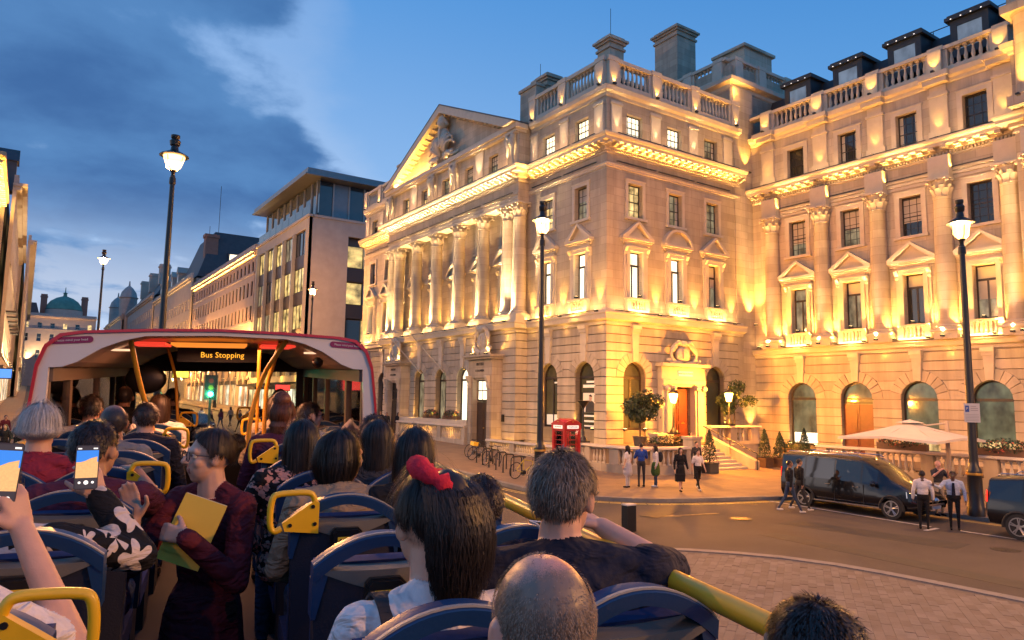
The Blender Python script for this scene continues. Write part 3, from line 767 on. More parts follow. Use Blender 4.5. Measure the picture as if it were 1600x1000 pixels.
# back mass and roof
mb = MB(); mb.box(XA+1.4, XE, YB+1.2, YL-.3, .2, 21.0); K.put('wall', mb.mesh('inner_mass', 'stone_joint'))
mb = MB(); mb.box(XA+.1, XE+2, YB+.1, YL-.1, 21.0, 21.4); K.put('roof', mb.mesh('roof', 'lead'))
mb = MB(); mb.box(XA+.4, XA+12, YL-.4, YL, .2, 21.7); K.put('wall', mb.mesh('end_wall', 'stone'))
# --- plinth and rustication
for f, a, b in ((FB, XA+.01, XE), (FA, -P0, -YB+.1), (FA, -YL, -P1)):
    mb = MB(); mb.box(a, b, -.16, 0, .2, 1.2); f.put('plinth', mb.mesh('plinth', 'stone_block'))
rusticate(FB, XA-.08, XE, 1.2, 7.9, [(28.4, GW, GZ, RO), (35.2, GW, GZ, RO)], rects=[(30.2, 33.9, 6.0)])
rusticate(FA, -P0, -YB-.01, 1.2, 7.9, [(-31.45, GW, GZ, RO), (-34.8, GW, GZ, RO)])
rusticate(FA, -YL, -P1, 1.2, 7.9, [(-59.3, GW, GZ, RO), (-62.6, GW, GZ, RO)])
rusticate(FP, -P1, -P0+.08, 1.2, 7.9, [(-b, GW, GZ, RO) for b in gP], rects=[(-41.6, -38.6, 6.2), (-55, -52, 6.2)])
mb = MB()   # side of the portico base
for i in range(14): mb.box(-.87, 0, -.08, 0, 1.2+i*.4786+.022, 1.2+(i+1)*.4786-.022)
K.put('stone_course', mb.mesh('stone_course', 'stone_block'), (XA, P0, 0), 0)
for b in (28.4, 35.2): keystone(FB, b, GZ+GW+.02, 7.98)
for b in (31.45, 34.8, 59.3, 62.6): keystone(FA, -b, GZ+GW+.02, 7.98)
for b in gP: keystone(FP, -b, GZ+GW+.02, 7.98)
# --- ledge, main cornice, attic cornice
def path(front): return [(XA, YL), (XA, P1+.02), (front, P1+.02), (front, P0-.02), (XA, P0-.02), (XA, YB), (XE, YB)]
def cornice(name, prof, front, mat='stone_trim', p=None): K.put(name, sweep(p or path(front), prof).mesh(name, mat), (0, 0, 0))
cornice('ledge', [(.0, 7.9), (.12, 7.95), (.14, 8.12), (.42, 8.2), (.45, 8.48), (.50, 8.52), (.50, 8.6), (.0, 8.66)], XP-.02)
cornice('dado', [(.0, 8.64), (.14, 8.645), (.14, 8.8), (.0, 8.85)], XP+.1)
AR = [(.0, 16.95), (.06, 16.97), (.06, 17.08), (.1, 17.1), (.1, 17.2), (.0, 17.24)]
cornice('string_course', AR, 0, p=[(XA, P0), (XA, YB), (XE, YB)]); cornice('string_course', AR, 0, p=[(XA, YL), (XA, P1)])
CP = [(.0, 17.75), (.06, 17.77), (.08, 17.86), (.02, 17.87), (.02, 18.02), (.2, 18.06), (.2, 18.3), (.62, 18.3), (.64, 18.46), (.72, 18.5), (.78, 18.62), (.78, 18.68), (.0, 18.74)]
cornice('cornice', CP, XP)
cornice('attic_cornice', [(.0, 21.1), (.08, 21.14), (.1, 21.3), (.3, 21.4), (.34, 21.58), (.36, 21.64), (.0, 21.7)], 0, p=[(XA, P0-.3), (XA, YB), (XE, YB)])
cornice('attic_cornice', [(.0, 21.1), (.08, 21.14), (.1, 21.3), (.3, 21.4), (.34, 21.58), (.36, 21.64), (.0, 21.7)], 0, p=[(XA, YL), (XA, P1+.3)])
for f, a, b, y in ((FB, XA-.2, XE-.1, 0), (FA, -P0+.7, -YB+.2, 0), (FP, -P1+.1, -P0-.1, 0), (FA, -YL+.1, -P1-.7, 0)):
    modillions(f, a, b, 18.08, .55, -.2, .4, .22, .2); dentils(f, a, b, 17.88, 0)
# entablature over the columns
mb = MB(); mb.box(-P1, -P0, .0, .9, 16.45, 17.75); FP.put('entablature', mb.mesh('entablature', 'stone'))
for k, (z0, z1, o) in enumerate(((16.46, 16.66, .02), (16.68, 16.9, .05), (16.92, 17.06, .1))):
    mb = MB(); mb.box(-P1-.01*k, -P0+.01*k, -o, 0, z0, z1); FP.put('architrave', mb.mesh('architrave', 'stone_trim'))
# --- columns
RC = .47
colsY = [37.5, 38.78, 41.95, 45.33, 48.8, 52.25, 55.55, 56.85]
for y in colsY:
    column(K, XP+.35, y, 9.0, 16.45, RC)
    m = cached('cpl', lambda: MB().box(-.68, .68, -.68, .68, 0, .4).mesh('column_plinth', 'stone_trim')); K.put('column_plinth', m, (XP+.35, y, 8.61))
# --- windows
PN = ['lit_white', 'lit_white', 'lit_white', 'lit_warm']
for i, b in enumerate(bayB):
    tall_window(FB, b, 9.55, 1.05, 2.72, 1.95, i == 1, ['lit_white', 'lit_white', 'lit_dim'][i])
    put_window(FB, b, 14.25, sash_mesh(1.16, 2.0, 3, 4), pane_mesh(1.1, 1.95, ['lit_warm', 'lit_dim', 'lit_dim'][i])); FB.put('window_frame_stone', flat_frame_mesh(1.16, 2.0), b, 0, 14.25)
    put_window(FB, b, 19.0, sash_mesh(1.26, 1.42, 4, 4), pane_mesh(1.2, 1.38, ['lit_white', 'lit_white', 'lit_dim'][i]))
for i, b in enumerate(bayA+bayL):
    tall_window(FA, -b, 9.55, 1.05, 2.72, 1.95, False, 'lit_white' if i != 3 else 'lit_warm', 2.3)
    put_window(FA, -b, 14.25, sash_mesh(1.16, 2.0, 3, 4), pane_mesh(1.1, 1.95, ['lit_dim', 'lit_warm', 'dark_glass', 'dark_glass'][i])); FA.put('window_frame_stone', flat_frame_mesh(1.16, 2.0), -b, 0, 14.25)
    put_window(FA, -b, 19.0, sash_mesh(1.26, 1.42, 4, 4), pane_mesh(1.2, 1.38, ['lit_white', 'lit_white', 'dark_glass', 'dark_glass'][i]))
for i, b in enumerate(bayP):
    tall_window(FA, -b, 9.55, 1.05, 2.72, 1.95, i % 2 == 0, 'lit_white', 2.5, y=.35)
    put_window(FA, -b, 14.25, sash_mesh(1.16, 2.0, 3, 4), pane_mesh(1.1, 1.95, 'dark_glass'), depth=.6); FA.put('window_frame_stone', flat_frame_mesh(1.16, 2.0), -b, .35, 14.25)
    put_window(FP, -b, 19.0, sash_mesh(1.2, 1.4, 4, 4), pane_mesh(1.15, 1.36, 'lit_dim' if i in (0, 1, 2) else 'lit_warm'))
def gwin(fac, c, pane, depth=.3, bars=1):
    w = fac.put('window', arch_win_mesh(GW, 0, GZ-GB, bars), c, depth, GB); obj('pane', arch_pane_mesh(GW-.02, GZ-GB, pane), w, (0, .06, 0)); return w
gwin(FB, 28.4, 'green_glass'); gwin(FB, 35.2, 'green_glass', bars=0)
w1 = gwin(FA, -31.45, 'green_glass', bars=0); w2 = gwin(FA, -34.8, 'green_glass')
for b in gP: gwin(FP, -b, 'lit_white' if b < 45 else 'lit_dim', .34)
for b in (59.3, 62.6): gwin(FA, -b, 'dark_glass')
# advert in the shop window: pale poster with a figure in a dark jumper
M('poster_pale', (.62, .52, .42), .6, noise=.05, emit=(1, .8, .6), estr=.25); M('poster_dark', (.05, .045, .045), .6, noise=.1); M('poster_skin', (.5, .3, .2), .6, noise=.05, emit=(1, .6, .4), estr=.08); M('poster_hair', (.03, .02, .015), .6, noise=0); M('shop_white', (.6, .56, .48), .6, noise=.05, emit=(1, .85, .65), estr=.35)
mb = MB(); mb.box(-.6, .74, .04, .05, .95, 2.05); mb.mi = 1
mb.prism([(-.38, .955), (.5, .955), (.47, 1.35), (.3, 1.55), (.12, 1.62), (-.02, 1.62), (-.2, 1.54), (-.34, 1.3)], .034, .039); mb.mi = 2; mb.prism([(.06+.13*math.cos(a), 1.76+.17*math.sin(a)) for a in [2*PI*i/14 for i in range(14)]], .03, .033); mb.box(0, .12, .031, .0335, 1.58, 1.66)
mb.mi = 3; mb.prism([(.06+.145*math.cos(a), 1.84+.11*math.sin(a)) for a in [PI*i/10-.25 for i in range(11)]], .026, .029)
obj('poster', mb.mesh('poster', ['poster_pale', 'poster_dark', 'poster_skin', 'poster_hair']), w1)
for wn, bars_ in ((w1, ((-.6, .7, 2.35, 2.52), (-.3, .7, 2.62, 2.74), (-.62, .72, .12, .22), (-.62, .72, .4, .5), (-.62, .72, .7, .8))), (w2, ((-.7, .74, .05, .75), (-.05, .6, 2.62, 2.72)))):
    for a, b, c, d in bars_: mb = MB(); mb.box(a, b, .04, .05, c, d); obj('window_graphic', mb.mesh('window_graphic', 'shop_white'), wn)
# --- doors on the street side with the scrolled shields above
for y, lit in ((40.1, 'lit_white'), (53.5, 'dark_glass')):
    mb = MB()
    for s in (-1, 1):
        a, b = sorted((s*.9, s*1.45)); mb.box(a, b, -.85, .0, .3, 5.1); mb.box(a+.08, b-.08, -.9, -.85, .9, 4.9)
    mb.box(-1.45, 1.45, -.85, 0, 5.1, 6.3); mb.box(-1.62, 1.62, -1.1, 0, 6.3, 6.45); mb.box(-1.75, 1.75, -1.25, 0, 6.45, 6.58); mb.box(-.95, .95, -.7, .1, 4.95, 5.1); mb.box(-1.6, 1.6, -1.1, 0, .2, .5)
    ds = FP.put('door_surround', mb.mesh('door_surround', 'stone'), -y, 0, 0)
    for s in (-1, 1): obj('bracket', console_mesh(), ds, (s*1.18, -.88, 4.4), scale=(1.3, 1, 1.6))
    mb = MB(); mb.box(-.9, .9, 0, .08, 0, 2.95); mb.box(-.86, -.04, -.03, 0, .15, 2.85); mb.box(.04, .86, -.03, 0, .15, 2.85)
    for z in (.3, 1.15, 2.0):
        for s in (-.45, .45): mb.box(s-.3, s+.3, -.05, -.03, z, z+.65)
    d = FP.put('door', mb.mesh('door', 'wood_dark'), -y, -.45, .55)
    obj('handle', MB().ball((.1, -.1, 1.3), .05, 8, 6).mesh('handle', 'gold'), d)
    put_window(FP, -y, 3.6, sash_mesh(1.76, 1.34, 3, 1, 'wood_dark'), pane_mesh(1.7, 1.3, lit), -.45, 'transom')
    FP.put('cartouche', cartouche_mesh(), -y, -.55, 6.55)
    M_ = text_mesh('BRITISH', .26, 'poster_dark'); FP.put('lettering', M_, -y, -.865, 5.98)
    M_ = text_mesh('COLUMBIA', .22, 'poster_dark'); FP.put('lettering', M_, -y, -.865, 5.55)
mb = MB(); mb.box(-.1, .1, -.1, 0, 0, .45); FA.put('intercom', mb.mesh('intercom', 'black_iron'), -38.35+.0, -.97, 2.3)
# --- entrance on the square
mb = MB()
for s in (-1, 1):
    a, b = sorted((s*.95, s*1.8)); mb.box(a, b, -.42, 0, 1.35, 4.75); a, b = sorted((s*1.05, s*1.55)); mb.box(a, b, -.55, -.42, 1.35, 4.35)
mb.box(-1.8, 1.8, -.5, 0, 4.75, 5.0); mb.box(-1.85, 1.85, -.42, 0, 5.0, 5.75); mb.box(-2.05, 2.05, -.7, 0, 5.75, 5.95); mb.box(-.95, .95, -.3, .05, 4.6, 4.75)
ent = FB.put('door_surround', mb.mesh('door_surround', 'stone_trim'), 32.05, 0, 0)
for s in (-1, 1):
    for q in (-1, 1): obj('scroll', MB().ball((s*1.3+q*.28, -.6, 4.5), (.17, .16, .17), 9, 6).mesh('scroll', 'stone_trim'), ent)
mb = MB(); mb.box(-.95, -.02, 0, .08, 0, 3.0); mb.box(.02, .95, 0, .08, 0, 3.0)
for z, h in ((.2, .75), (1.1, .75), (2.0, .85)):
    for s in (-.48, .48): mb.box(s-.34, s+.34, -.035, 0, z, z+h)
mb.mi = 1
for s in (-.48, .48): mb.ball((s, -.06, 1.02), .035, 6, 5); mb.box(s-.14, s+.14, -.05, -.036, .95, 1.0)
FB.put('door', mb.mesh('door', ['wood_door', 'gold']), 32.05, .2, 1.5)
mb = MB(); mb.box(-.62, .62, -.04, 0, 0, .3); sg = FB.put('street_sign', mb.mesh('street_sign', 'shop_white'), 32.15, -.43, 5.22)
obj('lettering', text_mesh('WATERLOO PLACE', .135, 'black_paint'), sg, (0, -.045, .15))
FB.put('cartouche', cartouche_mesh(), 32.05, -.25, 5.75, scale=(1.25, .8, .8))
# --- attic strips between the windows
def pilaster(fac, x, z0, z1, w=.8, y=0):
    m = cached(('pil', w, round(z1-z0, 2)), lambda: MB().box(-w/2, w/2, -.1, 0, 0, z1-z0-.2).box(-w/2-.06, w/2+.06, -.16, 0, z1-z0-.2, z1-z0-.08).box(-w/2-.02, w/2+.02, -.13, 0, z1-z0-.08, z1-z0).mesh('pilaster', 'stone_trim')); return fac.put('pilaster', m, x, y, z0)
attB = [27.05, 30.2, 33.5, 36.75]
attA = [30.25, 33.5, 36.6]; attL = [57.7, 60.75, 64.0]
for x in attB: pilaster(FB, x, 18.76, 20.9)
for y in attA+attL: pilaster(FA, -y, 18.76, 20.9)
attP = [37.75, 42.0, 45.35, 48.8, 52.25, 56.6]
for y in attP: pilaster(FP, -y, 18.76, 21.2, 1.0)
def festoon():
    mb = MB()
    for s in (-1, 1):
        mb.tube([(s*.3, -.15, 0), (s*.34, -.26, .6), (s*.26, -.22, 1.2), (s*.36, -.34, 1.7), (s*.3, -.2, 2.1)], [.07, .1, .13, .17, .13], 7)
        mb.ball((s*.3, -.28, 1.95), (.17, .17, .2), 8, 6)
    mb.ball((0, -.2, 1.7), (.24, .2, .34), 9, 7); mb.box(-.5, .5, -.3, 0, 2.15, 2.3); return mb.mesh('carved_bracket', 'stone_carved', 60)
for y in (37.75, 45.35, 48.8, 56.6): FP.put('carved_bracket', cached('festoon', festoon), -y, -.1, 18.85)
# --- the big pediment
ya, yb = P0-.25, P1+.25; ym = (ya+yb)/2; zb, zt = 21.3, 26.15
mb = MB(); mb.box(-yb, -ya, -.45, .5, 21.3, 21.62); mb.box(-yb+.15, -ya-.15, -.3, .5, 21.1, 21.3); FP.put('pediment_base', mb.mesh('pediment_base', 'stone_trim'))
mb = MB(); mb.prism([(-yb+.6, 21.6), (-ya-.6, 21.6), (-ym, zt-.5)], .1, .6); FP.put('tympanum', mb.mesh('tympanum', 'stone'))
sl = math.atan2(zt-21.62, yb-ym); Lr = math.hypot(zt-21.62, yb-ym)
for s in (-1, 1):
    mb = MB(); mb.prism([(s*(yb-ym), 21.62), (s*(yb-ym-1.3), 21.62), (0, zt-.6), (0, zt)][::s], -.7+.001*s, .62); FP.put('raking_cornice', mb.mesh('raking_cornice', 'stone_trim'), -ym)
    for i in range(17):
        q = (i+.7)/17.6; x = s*(yb-ym)*(1-q); z = 21.62+(zt-21.62)*q-.66
        if i < 1: continue
        o = FP.put('modillion', modillion_mesh(.5, .24, .2), -ym+x, .1, z-.06)
    mb = MB(); mb.prism([(s*(yb-ym), 21.62), (0, zt), (0, zt+.1), (s*(yb-ym), 21.72)][::-s], -.72, 9); FP.put('roof', mb.mesh('gable_roof', 'lead'), -ym)
def arms():
    mb = MB(); mb.ball((0, -.15, 1.6), (.62, .4, .9), 12, 9); mb.ball((0, -.3, 2.75), (.55, .4, .45), 10, 7); mb.box(-.12, .12, -.62, -.3, 1.0, 2.3); mb.tube([(-.6, -.2, 2.5), (-.2, -.45, 3.15), (.2, -.45, 3.15), (.6, -.2, 2.5)], .13, 7)
    for s in (-1, 1):
        for k in range(6):
            a = R(18+k*17); L = 1.9-.12*k
            pts = [(s*(.4+L*t*math.cos(a)*.8), -.2-.35*math.sin(t*PI), .5+L*t*math.sin(a)+.25*math.sin(t*3)) for t in [i/7 for i in range(8)]]
            pts[-1] = (pts[-1][0]+s*.15, pts[-1][1]-.2, pts[-1][2]-.25)
            mb.tube(pts, [.1, .15, .17, .17, .15, .12, .1, .09], 6)
        mb.tube([(s*.5, -.3, .2), (s*1.2, -.45, .35), (s*1.8, -.3, .15), (s*2.3, -.15, .3)], [.2, .22, .16, .06], 7)
        for k in range(5): mb.ball((s*(.5+.3*k), -.4, .35), (.18, .16, .18), 7, 5)
    return mb.mesh('carved_arms', 'stone_carved', 60)
FP.put('carved_arms', arms(), -ym, 0, 21.7, scale=(1.0, 1.1, 1.12))
# --- roof balustrades
balustrade(K, (XA-.02, YB+.0), (XE-.25, YB), 21.7, 1.72, [.3, 3.75, 7.15, 11.0], lit=1)
balustrade(K, (XA, P0-.2), (XA, YB+.25), 21.7, 1.72, [.35, 3.5, 7.0])
balustrade(K, (XA, YL), (XA, P1+.4), 21.7, 1.72, [.4, 3.6, 6.8])
# blocks at the ends of the pediment
for y in (P0+.3, P1-.3):
    mb = MB(); mb.box(-.9, .9, 0, 2.0, 21.6, 24.3); mb.box(-1.0, 1.0, -.1, 2.1, 24.3, 24.5); FA.put('parapet_block', mb.mesh('parapet_block', 'stone'), -y, 0, 0)
def chimney(x, y, z0, z1, w, d):
    mb = MB(); mb.box(-w/2, w/2, -d/2, d/2, 0, z1-z0-.5); mb.box(-w/2-.1, w/2+.1, -d/2-.1, d/2+.1, z1-z0-.9, z1-z0-.75); mb.box(-w/2-.12, w/2+.12, -d/2-.12, d/2+.12, z1-z0-.5, z1-z0-.35); mb.box(-w/2-.25, w/2+.25, -d/2-.25, d/2+.25, z1-z0-.35, z1-z0-.2); mb.box(-w/2-.05, w/2+.05, -d/2-.05, d/2+.05, z1-z0-.2, z1-z0)
    return K.put('chimney', mb.mesh('chimney', 'stone'), (x, y, z0))
chimney(30.2, 33.6, 21.3, 27.3, 1.2, 1.2); chimney(27.7, 37.0, 21.3, 25.3, 1.2, 1.3); chimney(39.5, 36.6, 22, 32.0, 2.0, 2.3)
# low roof behind the balustrade
mb = MB(); mb.box(29, 36.5, 32.3, 44, 21.3, 23.75); mb.box(28.7, 36.8, 32.0, 44, 23.75, 23.95); K.put('roof', mb.mesh('roof_plant', 'lead'))
# --- stair tower in the inner corner
TX0, TX1, TY0, TY1 = 37.55, 44.2, YB+.25, 46
mb = MB(); mb.box(TX0, TX1, TY0, TY1, .2, 26.3); K.put('wall', mb.mesh('tower', 'stone'))
mb = MB(); mb.box(TX0-.12, 39.4, TY0-.3, TY0-.002, .2, 24.6); K.put('pilaster', mb.mesh('tower_strip', 'stone'))
tp = [(TX0, TY1), (TX0, TY0), (TX1, TY0)]
K.put('cornice', sweep(tp, [(.0, 24.6), (.1, 24.7), (.12, 24.9), (.5, 25.0), (.55, 25.25), (.0, 25.35)]).mesh('tower_cornice', 'stone_trim'))
balustrade(K, (TX0+.1, TY1), (TX0+.1, TY0+.3), 25.35, 1.55, [.4, 4.5, 8.6, 12.5, 15.2]); balustrade(K, (TX0+.4, TY0+.1), (TX1-.3, TY0+.1), 25.35, 1.55, [.3, 2.8, 5.8])
mb = MB(); mb.box(40.5, 43.6, 31, 33.6, 26, 28.9); mb.box(40.3, 43.8, 30.8, 33.8, 28.9, 29.1); K.put('chimney', mb.mesh('chimney_stack', 'stone'))
mb = MB(); mb.prism([(33, 23.4), (40, 23.4), (38.5, 28.6), (37, 28.6)], 46.2, 55); K.put('roof', mb.mesh('slate_roof', 'roof_dark'))
mb = MB()
for p, h in (((30.2, 33.6, 27.3), 2.2), ((28.1, 38.5, 24), 3)): mb.tube([p, (p[0], p[1], p[2]+h)], .018, 5)
K.put('aerial', mb.mesh('aerial', 'black_iron'))
# --- stone flagpoles on the portico
M('pole_white', (.5, .46, .4), .5)
for y in (47.0, 50.6):
    mb = MB(); mb.tube([(0, 0, 0), (-2.6, -3.9, 4.0)][::-1], [.035, .06], 8); mb.ball((-2.6, -3.9, 4.0), .09, 8, 6)
    mb = MB(); mb.tube([(0, 0, 0), (-2.9, .4, 3.0)], [.06, .03], 8); mb.ball((-2.9, .4, 3.0), .08, 8, 6); K.put('flagpole', mb.mesh('flagpole', 'pole_white'), (XP-.25, y-.9, 5.6))
# --- floodlighting
for y in colsY:
    flood(K, (XP-.62, y+.25, 8.72), (.62, -.25, 3.2), 1500*KL, WARM if y < 50 else (1, .62, .26), 62)
for i, b in enumerate(bayP): flood(K, (XA+.1, b+.85, 8.78), (.15, -.1, 1), 260*KL, YEL, 110)
def piers(fac, xs, z, e, col, spot=46, d=(0, 0, 1), y=-.3):
    for x in xs:
        p = fac.W(x, y, z); o = fac.out(); flood(K, p, (-o*.10+Vector((0, 0, 1))), e*1.7, col, spot)
pB = [26.9, 30.2, 33.5, 36.9]; pA = [30.2, 33.5, 36.6]; pL = [57.9, 60.75, 63.9]
piers(FB, pB[1:], 8.76, 150*KL, YEL); piers(FA, [-y for y in pA+pL], 8.76, 150*KL, YEL)
for b in bayB: glow(K, FB.W(b, -.62, 8.75), 22*KL, YEL, .02); 
for b in bayA+bayL: glow(K, FA.W(-b, -.62, 8.75), 22*KL, YEL, .02)
# hidden strips: pediment tops, cornice soffit
for f, segs in ((FB, [(b-1.55, b+1.55) for b in bayB]), (FA, [(-b-1.5, -b+1.5) for b in bayA+bayL])):
    for a, b in segs:
        p = f.W(a, -.17, 17.36); q = f.W(b, -.17, 17.36); strip_light(K, p, q, 34*KS, YEL, f.out()*.75+Vector((0, 0, 1)), spread=95)
for i in range(5):
    a = P0+.4+i*3.95; p = FP.W(-a-3.6, -.2, 17.1); q = FP.W(-a, -.2, 17.1); strip_light(K, p, q, 34*KS, (1, .7, .34), FP.out()*.75+Vector((0, 0, 1)), spread=95)
# attic strips
for x in attB[:3]: p = FB.W(x, -.34, 18.84); flood(K, p, (0, .10, 1), 60*KL, WARM, 40)
p = FB.W(36.4, -.34, 18.84); flood(K, p, (0, .10, 1), 10*KL, WARM, 40)
for y in attA+attL: p = FA.W(-y, -.34, 18.84); flood(K, p, (.10, 0, 1), 60*KL, WARM, 40)
for y in attP: p = FP.W(-y, -.5, 18.84); flood(K, p, (.14, 0, 1), 120*KL, WARM, 50)
# balustrade piers: a spark at the foot of each
for x in (XA+.28, XA+3.73, XA+7.13, XA+10.98): flood(K, (x, YB-.36, 21.86), (0, .18, 1), 30*KL, YEL, 70)
for y in (YB+.3, P0-3.7, P0-.6): flood(K, (XA-.36, y, 21.86), (.18, 0, 1), 30*KL, YEL, 70)
for y in (YL-.4, YL-3.6, YL-6.8): flood(K, (XA-.36, y, 21.86), (.18, 0, 1), 30*KL, YEL, 70)
# in the pediment
flood(K, (XP-.4, ym-.9, 21.75), (.3, .3, 1), 2600*KL, WARM, 75); flood(K, (XP-.4, ym+1.6, 21.75), (.3, -.2, 1), 1800*KL, WARM, 75)
for i in range(4): 
    y = ym+1.8+i*1.9; strip_light(K, (XP-.25, y, 21.72), (XP-.25, y+1.7, 21.72), 26*KS, YEL, Vector((.1, 0, 1)))
# arch reveals and soffits of the ground floor
for c in (28.4, 35.2):
    for s in (-1, 1): flood(K, FB.W(c+s*(GW-.1), -.12, GB+.12), (0, -.02, 1) if s else 0, 36*KL, YEL, 60)
for c in (31.45, 34.8):
    for s in (-1, 1): flood(K, FA.W(-c+s*(GW-.1), -.12, GB+.12), (0, 0, 1), 60*KL, YEL, 60)
for c in gP:
    for s in (-1, 1): flood(K, FP.W(-c+s*(GW-.1), -.12, GB+.12), (0, 0, 1), 80*KL, YEL, 60)
for x in (27.0, 30.1, 33.6, 36.7): glow(K, FB.W(x, -.36, 7.78), 1.6*KL, YEL, .02)
for y in (30.1, 33.1, 36.4): glow(K, FA.W(-y, -.36, 7.78), 1.6*KL, YEL, .02)
for y in (38.2, 42.0, 45.3, 48.6, 52, 55.5): glow(K, FP.W(-y, -.36, 7.78), 1.8*KL, YEL, .02)
for y in (40.1, 53.5):
    flood(K, FP.W(-y-.9, -1.0, 6.72), (.5, .5, 1), 70*KL, YEL, 110); flood(K, FP.W(-y+.9, -1.0, 6.72), (.5, -.5, 1), 70*KL, YEL, 110)
# tower strip and its cornice
flood(K, (38.6, YB-.55, 8.8), (0, .08, 1), 900*KL, ORG, 60); flood(K, (38.5, YB-.5, 1.8), (0, .06, 1), 260*KL, ORG, 70)
flood(K, (38.5, YB-.4, 18.9), (0, .08, 1), 260*KL, YEL, 60); glow(K, (TX0-.2, TY0-.6, 24.3), 25*KL, YEL)

# wash strips added on the ledges, replacing bounce light for an even wall glow
def wash(fac, x0, x1, z, e, y=-.42, tilt=.30, n=3):
    for i in range(n):
        a = x0+(x1-x0)*i/n+.1; b = x0+(x1-x0)*(i+1)/n-.1; strip_light(fac.kit, fac.W(a, y, z), fac.W(b, y, z), e, WASH, fac.out()*-tilt+Vector((0, 0, 1)))
wash(FB, XA+.2, XE-.6, 8.74, KW*1.15); wash(FA, -P0+.2, -YB-.2, 8.74, KW*1.15); wash(FA, -YL+.2, -P1-.2, 8.74, KW)
wash(FP, -P1+.3, -P0-.3, 8.70, KW*.9, y=-.5, n=5); wash(FA, -P1+.6, -P0-.6, 8.70, KW*.7, y=-.1, n=5)
wash(FB, XA+.2, XE-.6, 18.82, KW*.4, y=-.62); wash(FA, -P0+.6, -YB-.2, 18.82, KW*.4, y=-.62); wash(FP, -P1+.3, -P0-.3, 18.82, KW*.4, y=-.62, n=5); wash(FA, -YL+.2, -P1-.6, 18.82, KW*.4, y=-.62)

# ------------------------------------------------------------ the terrace building on the square (right)
XC = 39.2
wb = thing('stone_terrace', 'long floodlit stone terrace with engaged Corinthian columns behind the black van', 'building', (39.2, 20, .1))
K = Kit(wb)
FC = Fac(K, XC, 0, -PI/2)
bayC = [26.3, 22.85, 19.4, 15.95, 11.2, 7.75, 4.3]
YC0, YC1 = -2, 29.64
gC = bayC
CW, CZ, CBm, CRo = .95, 4.05, 1.25, 1.55
holes = []
for b in bayC: holes += [(-b-.53, -b+.53, 8.05, 10.78), (-b-.58, -b+.58, 12.87, 15.08), (-b-.58, -b+.58, 17.6, 19.78)]
mb = MB(); wall_mb(mb, -YC1, -YC0, 6.9, 21.2, holes); FC.put('wall', mb.mesh('wall', 'stone'))
mb = MB(); wall_mb(mb, -YC1, -YC0, .1, 6.9, [(-c-CW, -c+CW, CBm-(.4 if i == 1 else 0), CZ+CW) for i, c in enumerate(gC)])
for c in gC: arch_spandrel(mb, -c, CW, CZ, 0, .4)
FC.put('wall', mb.mesh('wall_ground', 'stone_joint'))
mb = MB(); mb.box(XC+1.4, XC+14, YC0, TY0-.1, .1, 20.9); K.put('wall', mb.mesh('inner_mass', 'stone_joint'))
mb = MB(); mb.box(-YC1, -YC0, -.14, 0, .1, 1.0); FC.put('plinth', mb.mesh('plinth', 'stone_block'))
rusticate(FC, -YC1, -YC0, 1.0, 6.55, [(-c, CW, CZ, CRo) for c in gC], h=.5)
for c in gC: keystone(FC, -c, CZ+CW+.02, 6.62, 0, .24)
def pathC(): return [(XC, YC1), (XC, 14.0), (XC-.75, 14.0), (XC-.75, YC0)]
def corn(name, prof): K.put(name, sweep(pathC(), prof).mesh(name, 'stone_trim'))
corn('ledge', [(.0, 6.55), (.1, 6.6), (.12, 6.75), (.3, 6.82), (.34, 7.02), (.4, 7.06), (.4, 7.12), (.0, 7.18)])
corn('cornice', [(.0, 16.75), (.06, 16.78), (.08, 16.86), (.02, 16.88), (.02, 17.02), (.2, 17.06), (.2, 17.26), (.58, 17.26), (.6, 17.42), (.7, 17.5), (.74, 17.6), (.74, 17.66), (.0, 17.72)])
modillions(FC, -YC1+.3, -14.2, 17.06, .62, -.2, .36, .3, .18); dentils(FC, -YC1, -14.1, 16.88, 0)
corn('attic_cornice', [(.0, 20.7), (.08, 20.75), (.1, 20.9), (.3, 21.0), (.34, 21.2), (.36, 21.26), (.0, 21.32)])
mb = MB(); mb.box(-14.0, -YC0, -.75, 0, .1, 21.2); FC.put('wall', mb.mesh('pavilion', 'stone'))
# panelled architrave between the columns
colC = [28.02, 24.57, 21.12, 17.67, 14.55]
for a, b in zip(colC, colC[1:]):
    mb = MB()
    for k, (z0, z1) in enumerate(((15.5, 15.66), (15.7, 15.86), (15.9, 16.02))): mb.box(-a+.5, -b-.5, -.06-.04*k, 0, z0, z1)
    FC.put('architrave', mb.mesh('architrave', 'stone_trim'))
for y in colC+[13.1]:
    dx = 0 if y > 14 else -.75
    column(K, XC-.2+dx, y, 7.5, 15.55, .48)
    m = cached('cplc', lambda: MB().box(-.62, .62, -.62, .5, 0, .4).mesh('column_plinth', 'stone_trim')); K.put('column_plinth', m, (XC-.12+dx, y, 7.12))
    mb = cached('entb', lambda: MB().box(-.52, .52, -.5, 0, 15.56, 16.74).mesh('entablature_block', 'stone_trim')); FC.put('entablature_block', mb, -y, -.02+dx)
pc = ['lit_dim', 'lit_dim', 'dark_glass', 'lit_dim']
